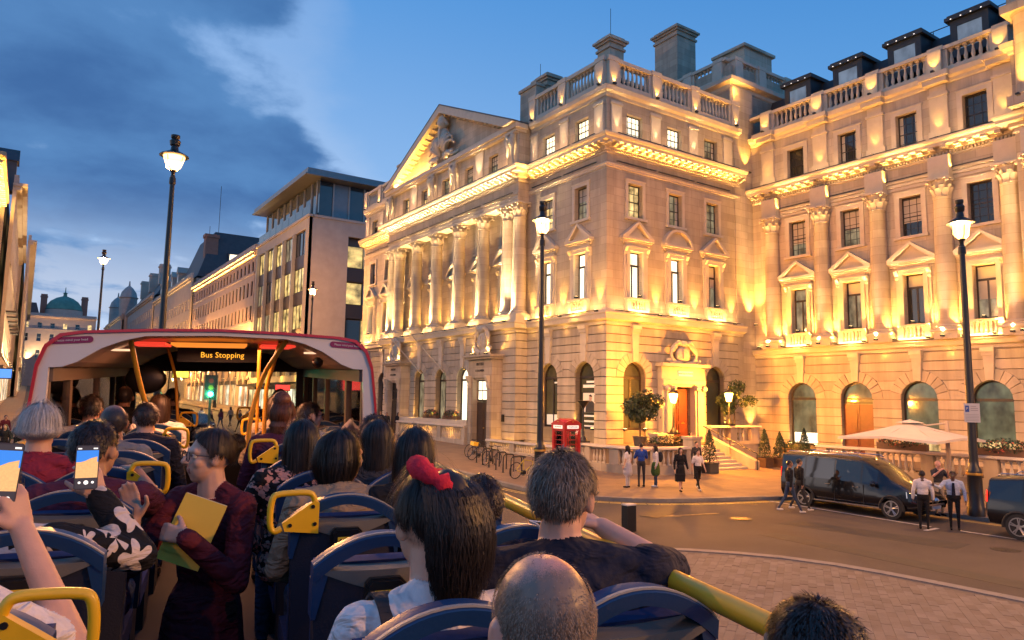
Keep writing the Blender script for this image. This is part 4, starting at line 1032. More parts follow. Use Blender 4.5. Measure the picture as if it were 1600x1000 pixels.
for i, b in enumerate(bayC[:4]):
    tall_window(FC, -b, 8.05, 1.06, 2.73, 2.0, False, pc[i], 2.75, aph=.78)
    put_window(FC, -b, 12.87, sash_mesh(1.16, 2.2, 3, 5), pane_mesh(1.1, 2.1, ['lit_dim', 'lit_dim', 'dark_glass', 'dark_glass'][i])); FC.put('window_frame_stone', flat_frame_mesh(1.16, 2.2, .26), -b, 0, 12.87)
    put_window(FC, -b, 17.6, sash_mesh(1.16, 2.15, 3, 4), pane_mesh(1.1, 2.1, 'dark_glass')); FC.put('window_frame_stone', flat_frame_mesh(1.16, 2.15, .26), -b, 0, 17.6)
    zs = CZ-CBm
    if i == 1:
        d = MB(); d.box(-.94, -.01, 0, .08, 0, 2.9); d.box(.01, .94, 0, .08, 0, 2.9)
        for z, h in ((.15, .8), (1.1, 1.6)):
            for s in (-.47, .47): d.box(s-.33, s+.33, -.03, 0, z, z+h)
        FC.put('door', d.mesh('door', 'wood_door'), -b, .2, .85)
        w = FC.put('window', arch_win_mesh(CW, 0, .28, 0), -b, .22, CZ-.28); obj('pane', arch_pane_mesh(CW-.02, .28, 'lit_green'), w, (0, .06, 0))
    else:
        w = FC.put('window', cached(('cw', i), lambda: arch_win_mesh(CW, 0, zs, 0)), -b, .25, CBm); obj('pane', arch_pane_mesh(CW-.02, zs, 'lit_green'), w, (0, .06, 0))
        obj('blind', cached(('blind', i), lambda: MB().box(-.8, .8, .03, .05, .1, .75).mesh('lit_panel', 'lit_white' if i == 0 else 'lit_warm')), w)
for y in [28.3, 24.57, 21.12, 17.67, 14.6]:
    for z0, z1 in ((17.74, 20.3),):
        m = cached('pilc', lambda: MB().box(-.55, .55, -.14, 0, 0, .5).box(-.46, .46, -.12, 0, .5, 2.35).box(-.52, .52, -.17, 0, 2.35, 2.5).box(-.42, .42, -.12, 0, 2.5, 2.95).mesh('pilaster', 'stone_trim')); FC.put('pilaster', m, -y, 0, 17.74)
    m = cached('pilcap', lambda: MB().box(-.6, .6, -.5, 0, 20.72, 21.0).box(-.72, .72, -.62, 0, 21.0, 21.28).mesh('cornice_block', 'stone_trim')); FC.put('cornice_block', m, -y, 0)
balustrade(K, (XC+.1, YC1-.1), (XC+.1, 13.8), 21.34, 1.42, [1.25, 4.97, 8.42, 11.87, 15.0], gap=.33, proud=.4)
# bright pedestal standing on the pavilion at the edge of the view
mb = MB(); mb.box(-.8, .8, -.1, 1.2, 17.7, 18.2); mb.lathe([(.62, 18.2), (.55, 18.4), (.5, 22.0), (.62, 22.2)], 16, (0, .45)); mb.box(-.8, .8, -.3, 1.2, 22.2, 22.6); mb.box(-.6, .6, 0, 1.0, 22.6, 27)
FC.put('pedestal', mb.mesh('pedestal', 'stone', 40), -13.0, -1.9)
# slate mansard with dormers
mb = MB(); mb.add([(XC+1.2, YC0, 21.2), (XC+1.2, YC1+.1, 21.2), (XC+2.6, YC1+.1, 24.6), (XC+2.6, YC0, 24.6), (XC+13, YC0, 24.9), (XC+13, YC1+.1, 24.9)], [(0, 3, 2, 1), (3, 4, 5, 2)]); K.put('roof', mb.mesh('mansard', 'roof_dark'))
for b in bayC:
    mb = MB(); mb.box(-.95, -.62, 0, 2.2, 0, 2.1); mb.box(.62, .95, 0, 2.2, 0, 2.1); mb.box(-.62, .62, 0, 2.2, 1.75, 2.1); mb.box(-.62, .62, 0, 2.0, 0, .4); mb.box(-1.15, 1.15, -.2, 2.2, 2.1, 2.3); mb.box(-1.05, 1.05, -.1, 2.2, 2.3, 2.42)
    d = FC.put('dormer', mb.mesh('dormer', 'roof_dark'), -b-.6, 1.3, 22.55)
    obj('pane', cached('dpane', lambda: MB().box(-.62, .62, .08, .1, .4, 1.75).mesh('pane', 'lit_dormer')), d)
    for k in range(4): obj('lamp', cached('dl', lambda: MB().box(-.03, .03, -.02, .02, 0, .03).mesh('lamp', 'lens_small')), d, (-.8+.5*k, -.215, 2.13))
mb = MB(); mb.tube([(XC+2.7, y, 25.2) for y in (2, 20)], .03, 5); mb.tube([(XC+2.7, 20, 25.2), (XC+2.7, 20, 24.5)], .03, 5)
for y in range(4, 20, 3): mb.tube([(XC+2.7, y, 25.2), (XC+2.7, y, 24.5)], .025, 5)
K.put('roof_rail', mb.mesh('roof_rail', 'black_iron'))
# lights
for y in colC+[13.1]:
    dx = 0 if y > 14 else -.75
    for s in (-.86, .86): flood(K, (XC-.62+dx, y+s, 7.32), (.30, -s*.62, 2.0), 420*KL, YEL, 70)
    flood(K, (XC-.93+dx, y, 7.34), (.42, 0, 3.0), 1100*KL, WARM, 46)
for b in bayC[:4]:
    glow(K, FC.W(-b, -.62, 7.3), 22*KL, YEL, .02)
    strip_light(K, FC.W(-b-1.5, -.25, 16.1), FC.W(-b+1.5, -.25, 16.1), 40*KS, YEL, FC.out()*.75+Vector((0, 0, 1)), spread=95)
    for s in (-1, 1): flood(K, FC.W(-b+s*(CW-.1), -.12, CBm+.12), (0, 0, 1), 40*KL, YEL, 60)
for y in [28.3, 24.57, 21.12, 17.67, 14.6]:
    flood(K, FC.W(-y, -.4, 17.84), (.08, 0, 1), 60*KL, YEL, 50)
    flood(K, FC.W(-y, -.55, 21.42), (.2, 0, 1), 34*KL, YEL, 70)
for y in (28, 24.57, 21.12, 17.67): glow(K, FC.W(-y, -.3, 6.42), 1.8*KL, YEL, .02)
flood(K, (XC-2.9, 13.0, 17.9), (.6, 0, 2), 500*KL, YEL, 70)
wash(FC, -YC1+.3, -14.3, 7.22, KW*1.0, y=-.36, n=4); wash(FC, -YC1+.3, -14.3, 17.76, KW*.35, y=-.6, n=4)  # the same added wash strips along this wall

# ------------------------------------------------------------ the street beyond
M('pale_stone', (.40, .34, .28), .75, noise=.12, scale=.8); M('pink_stone', (.44, .33, .27), .75, noise=.1, scale=.8); M('grey_stone', (.30, .27, .245), .75, noise=.15, scale=.6)
M('slate', (.05, .052, .06), .6, noise=.2, scale=1.5); M('copper', (.10, .21, .15), .6, noise=.25, scale=.6); M('brick_red', (.24, .12, .085), .8, noise=.15)
M('metal_grey', (.20, .21, .22), .4, metal=.3, noise=.1); M('bronze_spandrel', (.05, .036, .028), .4, noise=.15); M('mullion', (.34, .33, .31), .45, noise=.08)
M('sky_glass', (.035, .05, .06), .05, noise=.2, scale=.3, spec=.9); M('gold_stone', (.40, .31, .19), .75, noise=.15, scale=1)
lit_mat('lit_shop', (1, .62, .28), 1.0, .9, (.5, .5, .6)); lit_mat('lit_shop_b', (1, .82, .6), 1.3, .9, (.6, .6, .5)); M('neon_red', (.3, .02, .02), .4, noise=0, emit=(1, .05, .04), estr=2.2); M('neon_white', (.6, .6, .6), .4, noise=0, emit=(.9, .95, 1), estr=2); M('neon_blue', (.05, .1, .4), .4, noise=0, emit=(.1, .3, 1), estr=1.4); M('neon_yellow', (.5, .4, .05), .4, noise=0, emit=(1, .75, .1), estr=2)
def win_simple(w, h, glass, frame='win_white', bars=True):
    def f():
        mb = MB(); t = .09; mb.box(-w/2, -w/2+t, .0, .12, 0, h); mb.box(w/2-t, w/2, .0, .12, 0, h); mb.box(-w/2+t, w/2-t, 0, .12, h-t, h); mb.box(-w/2+t, w/2-t, 0, .12, 0, t)
        if bars: mb.box(-w/2+t, w/2-t, .01, .1, h*.5-.04, h*.5+.04)
        mb.mi = 1; mb.box(-w/2+t, w/2-t, .06, .07, t, h-t); return mb.mesh('window', [frame, glass])
    return cached(('ws', w, h, glass, frame, bars), f)
def block(label, fac_args, kit_loc, x0, x1, z0, z1, depth, mat, rows, sp, w, glasses, name='street_building', frame='win_white', roof=None, cor=.7, group=None, cat='building', bars=True, skip_below=0):
    """a street building: wall pierced by window rows, sills, a cornice and a roof"""
    root = thing(name, label, cat, kit_loc); k = Kit(root); f = Fac(k, *fac_args)
    n = max(1, int((x1-x0-.6)/sp)); xs = [x0+(x1-x0)*(i+.5)/n for i in range(n)]
    holes = [(x-w/2, x+w/2, zb, zb+h) for x in xs for zb, h in rows]
    mb = MB(); wall_mb(mb, x0, x1, z0, z1, holes, 0, .35); mb.box(x0, x1, .9, depth, z0, z1-.02); f.put('wall', mb.mesh('wall', mat))
    if cor: mb = MB(); mb.box(x0-.3, x1+.3, -cor, .3, z1-.35, z1); mb.box(x0-.1, x1+.1, -cor*.5, .2, z1-.8, z1-.35); mb.box(x0-.1, x1+.1, -.15, .3, z1, z1+.9); f.put('cornice', mb.mesh('cornice', mat))
    for zb, h in rows:
        for x in xs:
            f.put('window', win_simple(w, h, random.choices([g for g, _ in glasses], [p for _, p in glasses])[0], frame, bars), x, .12, zb)
    for zb, h in rows[::2]: mb = MB(); mb.box(x0, x1, -.12, 0, zb-.45, zb-.2); f.put('string_course', mb.mesh('string_course', mat))
    return root, k, f
def shopfronts(k, f, x0, x1, z, h, mats, n):
    for i in range(n):
        a = x0+(x1-x0)*i/n+.4; b = x0+(x1-x0)*(i+1)/n-.4
        mb = MB(); mb.box(a, b, -.06, .0, z, z+h); w = f.put('shop_window', mb.mesh('shop_window', mats[i % len(mats)])); 
        mb = MB(); mb.box(a-.1, b+.1, -.3, 0, z+h, z+h+.6); f.put('shop_fascia', mb.mesh('shop_fascia', 'bronze_spandrel'))
        mb = MB(); mb.box((a+b)/2-.05, (a+b)/2+.05, -.1, -.06, z, z+h); obj('mullion', mb.mesh('mullion', 'win_frame'), w)
# modern office with glazed top floor
XM, YM = 27.0, 83.9
rt = thing('office_building', 'modern pale office building with glazed top floor under a thin flat roof', 'building', (27, 84, 1.4)); k = Kit(rt)
fS = Fac(k, XM, 0, -PI/2); fE = Fac(k, 0, YM, 0)
bays = [86.2+i*4.02 for i in range(5)]
mb = MB(); wall_mb(mb, -107.8, -YM, 5.5, 25.4, [(-106.3, -85.2, 6.3, 24.1)], 0, .4); fS.put('wall', mb.mesh('wall', 'pale_stone'))
mb = MB(); wall_mb(mb, XM+.002, 46, 1, 25.4, [(32.0, 36.2, 5, 23.6)], 0, .4); fE.put('wall', mb.mesh('wall', 'pale_stone'))
mb = MB(); mb.box(XM+.9, 46, YM+.9, 107.8, 1, 25.2); k.put('wall', mb.mesh('core', 'bronze_spandrel'))
cw = 21.1/5
offl = ['lit_office', 'lit_office', 'lit_warm', 'lit_dim', 'sky_glass']
for i in range(5):
    x0 = -106.3+i*cw
    for j, zb in enumerate((6.4, 10.95, 15.5, 20.05)):
        def f_(m):
            mb = MB(); mb.box(0, cw-.3, 0, .1, 0, .12); mb.box(0, cw-.3, 0, .1, 2.95, 3.05); 
            for q in range(4): x = (cw-.3)*q/3; mb.box(x-.05, x+.05, -.01, .1, 0, 3.05)
            mb.mi = 1; mb.box(0, cw-.3, .06, .07, .12, 2.95); return mb.mesh('window', ['win_frame', m])
        m = ['sky_glass', 'lit_office', 'lit_office', 'lit_office', 'lit_dim'][(i+j*2) % 5] if j > 1 else ['lit_office', 'lit_office', 'lit_office', 'lit_dim', 'lit_office'][(i*2+j) % 5]
        fS.put('window', cached(('mw', m), lambda: f_(m)), x0+.15, .2, zb+.95)
        fS.put('spandrel', cached('msp', lambda: MB().box(0, cw-.3, .15, .3, -.55, .94).mesh('spandrel', 'bronze_spandrel')), x0+.15, 0, zb)
    fS.put('fin', cached('mfin', lambda: MB().box(-.14, .14, -.25, .3, 6.3, 24.1).mesh('fin', 'mullion')), x0, 0, 0)
for j, zb in enumerate((5.4, 10, 14.6, 19.2)):
    for q in range(2):
        m = ['lit_office', 'lit_office', 'dark_glass', 'lit_office', 'lit_office', 'sky_glass', 'lit_office', 'lit_dim'][j*2+q]
        fE.put('window', cached(('me', m), lambda: MB().box(0, 1.9, .2, .25, 0, 2.6).mesh('window', m)), 32.1+q*2.05, 0, zb+.6)
    fE.put('spandrel', cached('mesp', lambda: MB().box(0, 4.2, .1, .35, -1.2, .5).mesh('spandrel', 'win_frame')), 32.0, 0, zb)
mb = MB(); mb.box(-107.8, -YM+.15, -.15, .5, 25.4, 25.7); fS.put('coping', mb.mesh('coping', 'pale_stone'))
mb = MB(); mb.box(XM+.4, 46, -.15, .5, 25.4, 25.7); fE.put('coping', mb.mesh('coping', 'pale_stone'))
mb = MB(); mb.box(XM+1.6, 46, YM+1.6, 107, 25.2, 30.4); k.put('wall', mb.mesh('top_floor_core', 'metal_grey'))
for i in range(8):
    fS.put('glass_panel', cached('gp', lambda: MB().box(0, 2.6, 1.2, 1.25, 25.7, 30.3).mesh('glass_panel', 'sky_glass')), -107+i*2.88); fS.put('fin', cached('gfin', lambda: MB().box(-.09, .09, 1.05, 1.3, 25.7, 30.3).mesh('fin', 'mullion')), -107+i*2.88-.12)
    fS.put('guard_panel', cached('gd', lambda: MB().box(0, 2.7, .1, .13, 25.7, 27.0).mesh('guard_panel', 'tint_glass')), -107+i*2.88)
for i in range(6):
    m = ['sky_glass', 'metal_grey', 'sky_glass', 'sky_glass', 'metal_grey', 'sky_glass'][i]
    fE.put('glass_panel', cached(('gpe', m), lambda: MB().box(0, 1.9, 1.2, 1.25, 25.7, 30.3).mesh('glass_panel', m)), XM+1.3+i*2.05); fE.put('fin', cached('gfin', None), XM+1.2+i*2.05)
mb = MB(); mb.slab([(XM-.9, YM-.7), (46, YM-.7), (46, 108), (XM-.9, 108)], 30.4, 30.55); mb.slab([(XM-.6, YM-.4), (46, YM-.4), (46, 108), (XM-.6, 108)], 30.55, 31.3); k.put('roof', mb.mesh('roof', 'metal_grey'))
shopfronts(k, fS, -107.5, -84.5, 1.6, 3.0, ['lit_shop', 'lit_shop_b', 'lit_shop'], 5)
mb = MB(); mb.box(-104, -92, -2.6, 0, 5.0, 5.25); fS.put('awning', mb.mesh('awning', 'bronze_spandrel'))
for y in (86, 92, 98, 104): glow(k, fS.W(-y, -.5, 5.9), 120, YEL, .1, 'wall_lamp')
# pink stone block with the lit cornice
root, k, f = block('long pink stone block with a golden lit cornice beyond the modern office', (XM, 0, -PI/2), (27, 108, 1.9), -155, -108.2, 1, 25.3, 14, 'pink_stone', [(6.6, 2.3), (10.3, 2.1), (14.9, 2.2), (18.5, 2.3), (22.2, 1.5)], 2.3, 1.15, [('dark_glass', .55), ('sky_glass', .3), ('lit_dim', .15)], frame='win_frame', bars=False)
mb = MB(); mb.add([(XM+.6, 108.4, 26.2), (XM+.6, 154.8, 26.2), (XM+4.5, 154.8, 30), (XM+4.5, 108.4, 30), (XM+13, 108.4, 30), (XM+13, 154.8, 30)], [(0, 1, 2, 3)[::-1], (3, 2, 5, 4)[::-1], (0, 3, 4), (1, 5, 2)]); k.put('roof', mb.mesh('roof', 'grey_stone'))
for i in range(4): strip_light(k, f.W(-154+i*11.7, -.3, 24.05), f.W(-143+i*11.7, -.3, 24.05), 40*KS, YEL, f.out()*.5+Vector((0, 0, 1)))
shopfronts(k, f, -154.8, -108.4, 2.2, 3.2, ['lit_shop_b', 'lit_shop'], 9)
for i in range(12): mb = cached('lamp_col', lambda: MB().box(-.25, .25, -.35, 0, 0, 6).mesh('pier', 'pink_stone')); f.put('pier', mb, -154+i*4.0, 0, 1.9)
for i in range(6): flood(k, f.W(-152+i*8, -.9, 6.4), f.out()*-.2+Vector((0, 0, 1)), 2200*KL, WARM, 80)
# mansard block with lit attic window
root, k, f = block('tall stone block with steep slate mansard and one lit attic window', (XM-.4, 0, -PI/2), (26.6, 156, 2.8), -206, -156, 2, 27.6, 16, 'pale_stone', [(7.5, 2.6), (12, 2.6), (16.6, 2.4), (21, 2.2)], 3.2, 1.4, [('dark_glass', .6), ('lit_dim', .2), ('sky_glass', .2)])
mb = MB(); mb.add([(27.6, 156, 28), (27.6, 176, 28), (31, 174, 38), (31, 158, 38), (45, 156, 28), (45, 176, 28), (42, 174, 38), (42, 158, 38)], [(0, 3, 2, 1), (0, 4, 7, 3), (4, 5, 6, 7), (1, 2, 6, 5), (3, 7, 6, 2)]); k.put('roof', mb.mesh('mansard', 'slate'))
mb = MB(); mb.box(0, 2.2, -.4, 3, 0, 2.6); mb.mi = 1; mb.box(.25, 1.95, -.44, -.4, .3, 2.3); k.put('dormer', mb.mesh('dormer', ['slate', 'lit_white']), (33.5, 156.8, 31), 0)
for y in (178, 186, 194, 202): mb = MB(); mb.box(-1.1, 1.1, 0, 3, 28, 31.5); mb.prism([(-1.4, 31.5), (1.4, 31.5), (0, 33)], -.2, 3); mb.mi = 1; mb.box(-.6, .6, -.03, 0, 28.6, 30.6); f.put('dormer', mb.mesh('dormer', ['pale_stone', 'dark_glass']), -y, .8)
mb = MB(); mb.add([(27.6, 177, 28), (27.6, 206, 28), (31.5, 204, 34), (31.5, 177, 34), (42, 204, 34), (42, 177, 34)], [(0, 3, 2, 1), (3, 5, 4, 2)]); k.put('roof', mb.mesh('slate_roof', 'slate'))
mb = MB(); mb.tube([(33, 165, 38), (33, 165, 50)], .06, 5); mb.tube([(34, 180, 34), (34, 180, 44)], .06, 5); k.put('aerial', mb.mesh('aerial', 'black_iron'))
mb = MB(); mb.box(29, 31.5, 157, 159, 28, 36.5); mb.box(28.8, 31.7, 156.8, 159.2, 36.5, 37.2); k.put('chimney', mb.mesh('chimney', 'brick_red'))
for y in (160, 170, 182, 194): flood(k, f.W(-y, -.8, 6), f.out()*-.2+Vector((0, 0, 1)), 3000*KL, WARM, 90)
flood(k, f.W(-165, -.5, 28.2), (.3, .4, 1), 500, WARM, 100)
root, k, f = block('narrow grey stone building with chimney stacks further up the street', (XM-.8, 0, -PI/2), (26.2, 207, 3.8), -262, -207, 3, 29.5, 16, 'grey_stone', [(9, 2.8), (14, 2.8), (19, 2.6), (24, 2.2)], 4.0, 1.6, [('dark_glass', .7), ('lit_dim', .3)])
mb = MB(); mb.add([(27, 207, 30), (27, 262, 30), (30.5, 260, 36), (30.5, 209, 36), (42, 262, 30), (42, 207, 30)], [(0, 3, 2, 1), (3, 5, 4, 2), (0, 5, 3), (1, 2, 4)]); k.put('roof', mb.mesh('roof', 'slate'))
for y in (210, 228, 246): mb = MB(); mb.box(-1.3, 1.3, -1, 1, 0, 5.5); mb.box(-1.5, 1.5, -1.2, 1.2, 4.6, 5.0); k.put('chimney', mb.mesh('chimney', 'pale_stone'), (29, y, 33))
root, k, f = block('furthest stone building on the bend with two domed corner turrets', (XM-2.5, 0, -PI/2), (24.5, 263, 5), -318, -263, 4, 29, 16, 'grey_stone', [(11, 2.8), (16, 2.8), (21, 2.6)], 4.4, 1.7, [('dark_glass', .6), ('lit_warm', .4)])
for y in (266, 300): mb = MB(); mb.lathe([(2.6, 28), (2.6, 35), (3, 35.4), (2.6, 35.6), (2.2, 37.2), (1.2, 38.6), (.3, 39.4), (.15, 41)], 14, (26.5, y)); k.put('turret', mb.mesh('turret', 'grey_stone', 40))
for y in (270, 285, 300): flood(k, f.W(-y, -.8, 9), f.out()*-.2+Vector((0, 0, 1)), 2400*KL, WARM, 90)
# domed building closing the view
root, k, f = block('domed pink stone building closing the far end of the street', (0, 330, 0), (11, 330, 6.3), -3, 22, 6, 33.5, 16, 'pink_stone', [(17, 3.2), (23.5, 3.0), (28.6, 2.2)], 3.5, 1.5, [('dark_glass', .5), ('lit_warm', .5)], cor=1.0)
mb = MB(); mb.lathe([(6.2, 33), (6.2, 36.6), (6.5, 36.7), (6.4, 37), (5.9, 38.6), (4.8, 40.2), (3, 41.5), (1.2, 42.2), (.7, 42.4), (.6, 43.4), (.9, 43.6), (.2, 44), (.12, 46)], 24, (11, 337)); k.put('dome', mb.mesh('dome', 'copper', 40))
mb = MB(); mb.lathe([(6.6, 33), (6.6, 36.5)], 24, (11, 337)); k.put('drum', mb.mesh('drum', 'pink_stone', 40))
for x in (4.0, 17.9): mb = MB(); mb.box(x-1.1, x+1.1, 336, 338.5, 33, 42.6); mb.box(x-1.3, x+1.3, 335.8, 338.7, 41.4, 41.8); k.put('chimney', mb.mesh('chimney', 'brick_red'))
mb = MB(); mb.prism([(-3, 33.6), (3, 33.6), (1.6, 38.5), (-1.6, 38.5)], 332, 340); k.put('roof', mb.mesh('roof', 'slate'), (0, 0, 0))
for x in (0, 5, 9, 13, 18): flood(k, (x, 328.6, 15.5), (0, .15, 1), 2600*KL, (1, .66, .34), 90)
flood(k, (11, 330.5, 34.2), (0, .8, 1), 2500, WARM, 110)
# left side of the street
gl_ = [('dark_glass', .4), ('lit_warm', .35), ('lit_dim', .25)]
root, k, f = block('gold lit stone building at the left edge with a deep bracketed cornice', (-4.1, 0, PI/2), (-4, 75, 1), 74.5, 93, 1, 24.3, 12, 'gold_stone', [(7, 2.6), (11.6, 2.6), (16, 2.4), (20, 1.8)], 3.4, 1.3, gl_, cor=1.3)
modillions(f, 75, 92.5, 23.3, .9, -.1, 1.0, .35, .35)
for y in (78, 84, 90): strip_light(k, f.W(y-2.8, -.4, 21.9), f.W(y+2.8, -.4, 21.9), 60*KL, YEL, f.out()*.6+Vector((0, 0, 1))); flood(k, f.W(y, -.9, 6.1), f.out()*-.2+Vector((0, 0, 1)), 700*KS, ORG, 90)
shopfronts(k, f, 75, 92.5, 1.6, 3.2, ['lit_shop', 'lit_shop_b'], 3)
root, k, f = block('dark ornate stone front with iron balconies beside the gold lit building', (-2.3, 0, PI/2), (-2.3, 95, 1.6), 94, 150, 2, 26.5, 12, 'grey_stone', [(8, 2.8), (13, 2.8), (18, 2.6), (22.6, 2)], 3.6, 1.4, gl_, cor=1.0)
for y in (97, 104, 111, 118, 125, 132): mb = MB(); mb.box(-1.2, 1.2, -1.0, 0, 0, .2); mb.box(-1.2, 1.2, -1.0, -.95, .2, 1.1); f.put('balcony', mb.mesh('balcony', 'black_iron'), y, 0, 12.4)
for y in (98, 106, 114, 124, 134): flood(k, f.W(y, -.8, 7), f.out()*-.2+Vector((0, 0, 1)), 2400*KL, WARM, 90)
mb = MB(); mb.box(-1, 1, 0, 2.4, 26.5, 30); mb.prism([(-1.3, 30), (1.3, 30), (0, 31.6)], -.2, 2.4); f.put('dormer', mb.mesh('dormer', 'slate'), 99, .3); 
shopfronts(k, f, 95, 149, 2.6, 3.4, ['lit_shop_b', 'lit_shop'], 8)
root, k, f = block('far pale stone terrace on the left of the street', (-1.0, 0, PI/2), (-1, 151, 3), 151, 316, 3, 30.5, 12, 'pale_stone', [(10, 2.8), (15, 2.8), (20, 2.6), (25, 2)], 5.0, 1.7, gl_, cor=1.0)
shopfronts(k, f, 152, 310, 4, 3.4, ['lit_shop', 'lit_shop_b'], 14)
for y in (160, 180, 200, 225, 250, 280): flood(k, f.W(y, -.8, 9), f.out()*-.2+Vector((0, 0, 1)), 1600*KL, WARM, 90)
# signs along the street, too blurred in the photo to read
def sign(label, w, h, mat, x, y, z, rz=0, nm='shop_sign'):
    mb = MB(); mb.box(-w/2-.08, w/2+.08, 0, .2, -.08, h+.08); mb.mi = 1; mb.box(-w/2, w/2, -.03, 0, 0, h); t = obj(nm, mb.mesh(nm, ['black_iron', mat]), None, (x, y, z), rz); tag(t, label, 'sign')
sign('glowing red shop sign high on the far pavement seen through the left bus windows', 2.6, 1.5, 'neon_red', 5.4, 70, 3.9)
sign('tall yellow glowing sign seen through the top of the windscreen', 1.6, 3.2, 'neon_yellow', 14.2, 86, 5.6)
sign('small blue lit panel at the left edge above the pavement', 1.2, .7, 'neon_blue', -1.5, 70, 4.8)
sign('white T shaped lit sign over the crossing', 3.6, .8, 'neon_white', 21.5, 85, 7.2)
sign('small red lit sign under the office awning', 1.6, .6, 'neon_red', 24.4, 82.5, 4.4)
sign('red lettered sign seen through the right bus window', 1.8, .9, 'neon_red', 21.4, 57, 4.9)

# ------------------------------------------------------------ street lamps
lantern_glass_mat('lamp_glass', (1, .50, .14), 3.0)
M('lamp_column', (.016, .015, .014), .35, noise=.1)
def street_lamp(label, x, y, h, energy, s=1.0, lit=True, kind='SPOT'):
    z = gz(y)+(PAV if not (4 < x < 15 and y > 15) else 0)
    t = thing('street_lamp', label, 'street lamp', (x, y, z), 0, 'tall black street lamps')
    mb = MB(); mb.lathe([(.27, 0), (.27, .25), (.24, .3), (.22, 1.35), (.24, 1.4), (.22, 1.5), (.15, 1.62), (.14, 1.75)], 14); obj('base', mb.mesh('base', 'black_iron', 40), t)
    mb = MB(); mb.lathe([(.235, 0), (.245, .05), (.235, .1)], 14); obj('band', mb.mesh('band', 'gold', 40), t, (0, 0, 1.32)); 
    mb = MB(); mb.lathe([(.135, 1.7), (.11, h*.6), (.085, h-1.1), (.085, h-.62)], 12); obj('pole', mb.mesh('pole', 'lamp_column', 40), t)
    mb = MB(); mb.lathe([(.11, h-.95), (.12, h-.9), (.11, h-.7), (.06, h-.66), (.07, h-.5), (.13, h-.42)], 12)
    for i in range(4):
        a = PI/4+i*PI/2; mb.tube([(.1*math.cos(a), .1*math.sin(a), h-.45), (.24*s*math.cos(a), .24*s*math.sin(a), h-.3), (.3*s*math.cos(a), .3*s*math.sin(a), h+.1)], .014, 5)
    obj('lantern_cage', mb.mesh('lantern_cage', 'black_iron', 40), t)
    mb = MB(); mb.lathe([(.1*s, h-.4), (.2*s, h-.3), (.27*s, h-.05), (.31*s, h+.12)], 14); obj('lantern_glass', mb.mesh('lantern_glass', 'lamp_glass' if lit else 'green_glass', 60), t)
    mb = MB(); mb.lathe([(.42*s, h+.13), (.40*s, h+.17), (.2*s, h+.3), (.12*s, h+.36), (.1*s, h+.52), (.14*s, h+.56), (.16*s, h+.72), (.1*s, h+.8), (.13*s, h+.86), (.13*s, h+.95)], 14); obj('hood', mb.mesh('hood', 'lamp_column', 40), t)
    if lit:
        l = lamp_light('lamp_light', kind, (x, y, z+h-.12), energy, (1, .43, .11), t, .14, rot=(0, 0, 0), spot=168, blend=.25)
    return t
LE = 21000
street_lamp('tall lit street lamp ahead of the bus against the dark clouds', 4.05, 29.0, 12.2, LE*.7, 1.25)
street_lamp('distant lit street lamp at the left beside the far dome', 5.2, 75, 14.7, LE*.7, 1.3, kind='POINT')
street_lamp('lit street lamp in front of the modern office building', 23.2, 70, 13.0, LE*.4, 1.1, kind='POINT')
street_lamp('lit street lamp at the corner pavement beside the bicycle racks', 17.42, 23.6, 10.7, LE*.24, kind='POINT')
tl = street_lamp('lit street lamp behind the white shirted men between two parked cars', 26.25, 11.35, 9.7, LE*.24, kind='POINT')
# its parking plate
mb = MB(); mb.box(-.36, .36, -.02, .02, 0, .95); mb.mi = 1; mb.box(-.3, -.12, -.026, -.02, .52, .84); mb.mi = 2
for i in range(5): mb.box(-.3, .3, -.026, -.02, .08+i*.075, .1+i*.075)
mb.box(-.05, .28, -.026, -.02, .58, .62); mb.box(-.05, .28, -.026, -.02, .68, .72); mb.box(-.05, .2, -.026, -.02, .78, .82)
M('plate', (.5, .48, .47), .5, noise=.05); M('plate_blue', (.03, .08, .3), .5, noise=0); M('plate_ink', (.3, .29, .29), .5, noise=0)
pl_ = obj('parking_plate', mb.mesh('parking_plate', ['plate', 'plate_blue', 'plate_ink']), tl, (0, -.14, 2.95), R(-66))
pl_.location = (-.13, -.09, 3.05); pl_.scale = (.62, .62, .66)
obj('lettering', text_mesh('P', .2, 'plate'), pl_, (-.21, -.03, .68))
# two more of the row, outside the view
street_lamp('lit street lamp further along the kerb beyond the parked cars', 26.3, -6, 9.8, LE*.5)
street_lamp('lit street lamp on the paved island behind the bus', 13, -12, 10, LE*.5)
street_lamp('unseen street lamp added in the square behind the bus', 9.8, -6.5, 10, 1900, kind='POINT')  # unseen lamp added to warm the passengers' backs
street_lamp('unseen street lamp added on the near pavement behind the bus', -6.8, -8.5, 10, 900, kind='POINT')  # second unseen lamp added to light passengers and seat rims
for i, (x, y) in enumerate(((22.5, 108), (22, 145), (21.5, 190))): street_lamp(f'small added far street lamp on the right pavement, {["first", "second", "third"][i]} beyond the office', x, y, 9, 26000, .9, kind='POINT')  # lamps added to brighten the far facades
sign('small warm lit shop panel low at the left, beside the green signal', 1.3, 1.6, 'lit_shop_b', 2.2, 71, 3.4); sign('stacked pale yellow shop panel behind the left side window', 1.2, 1.5, 'neon_yellow', 3.4, 73, 3.6)

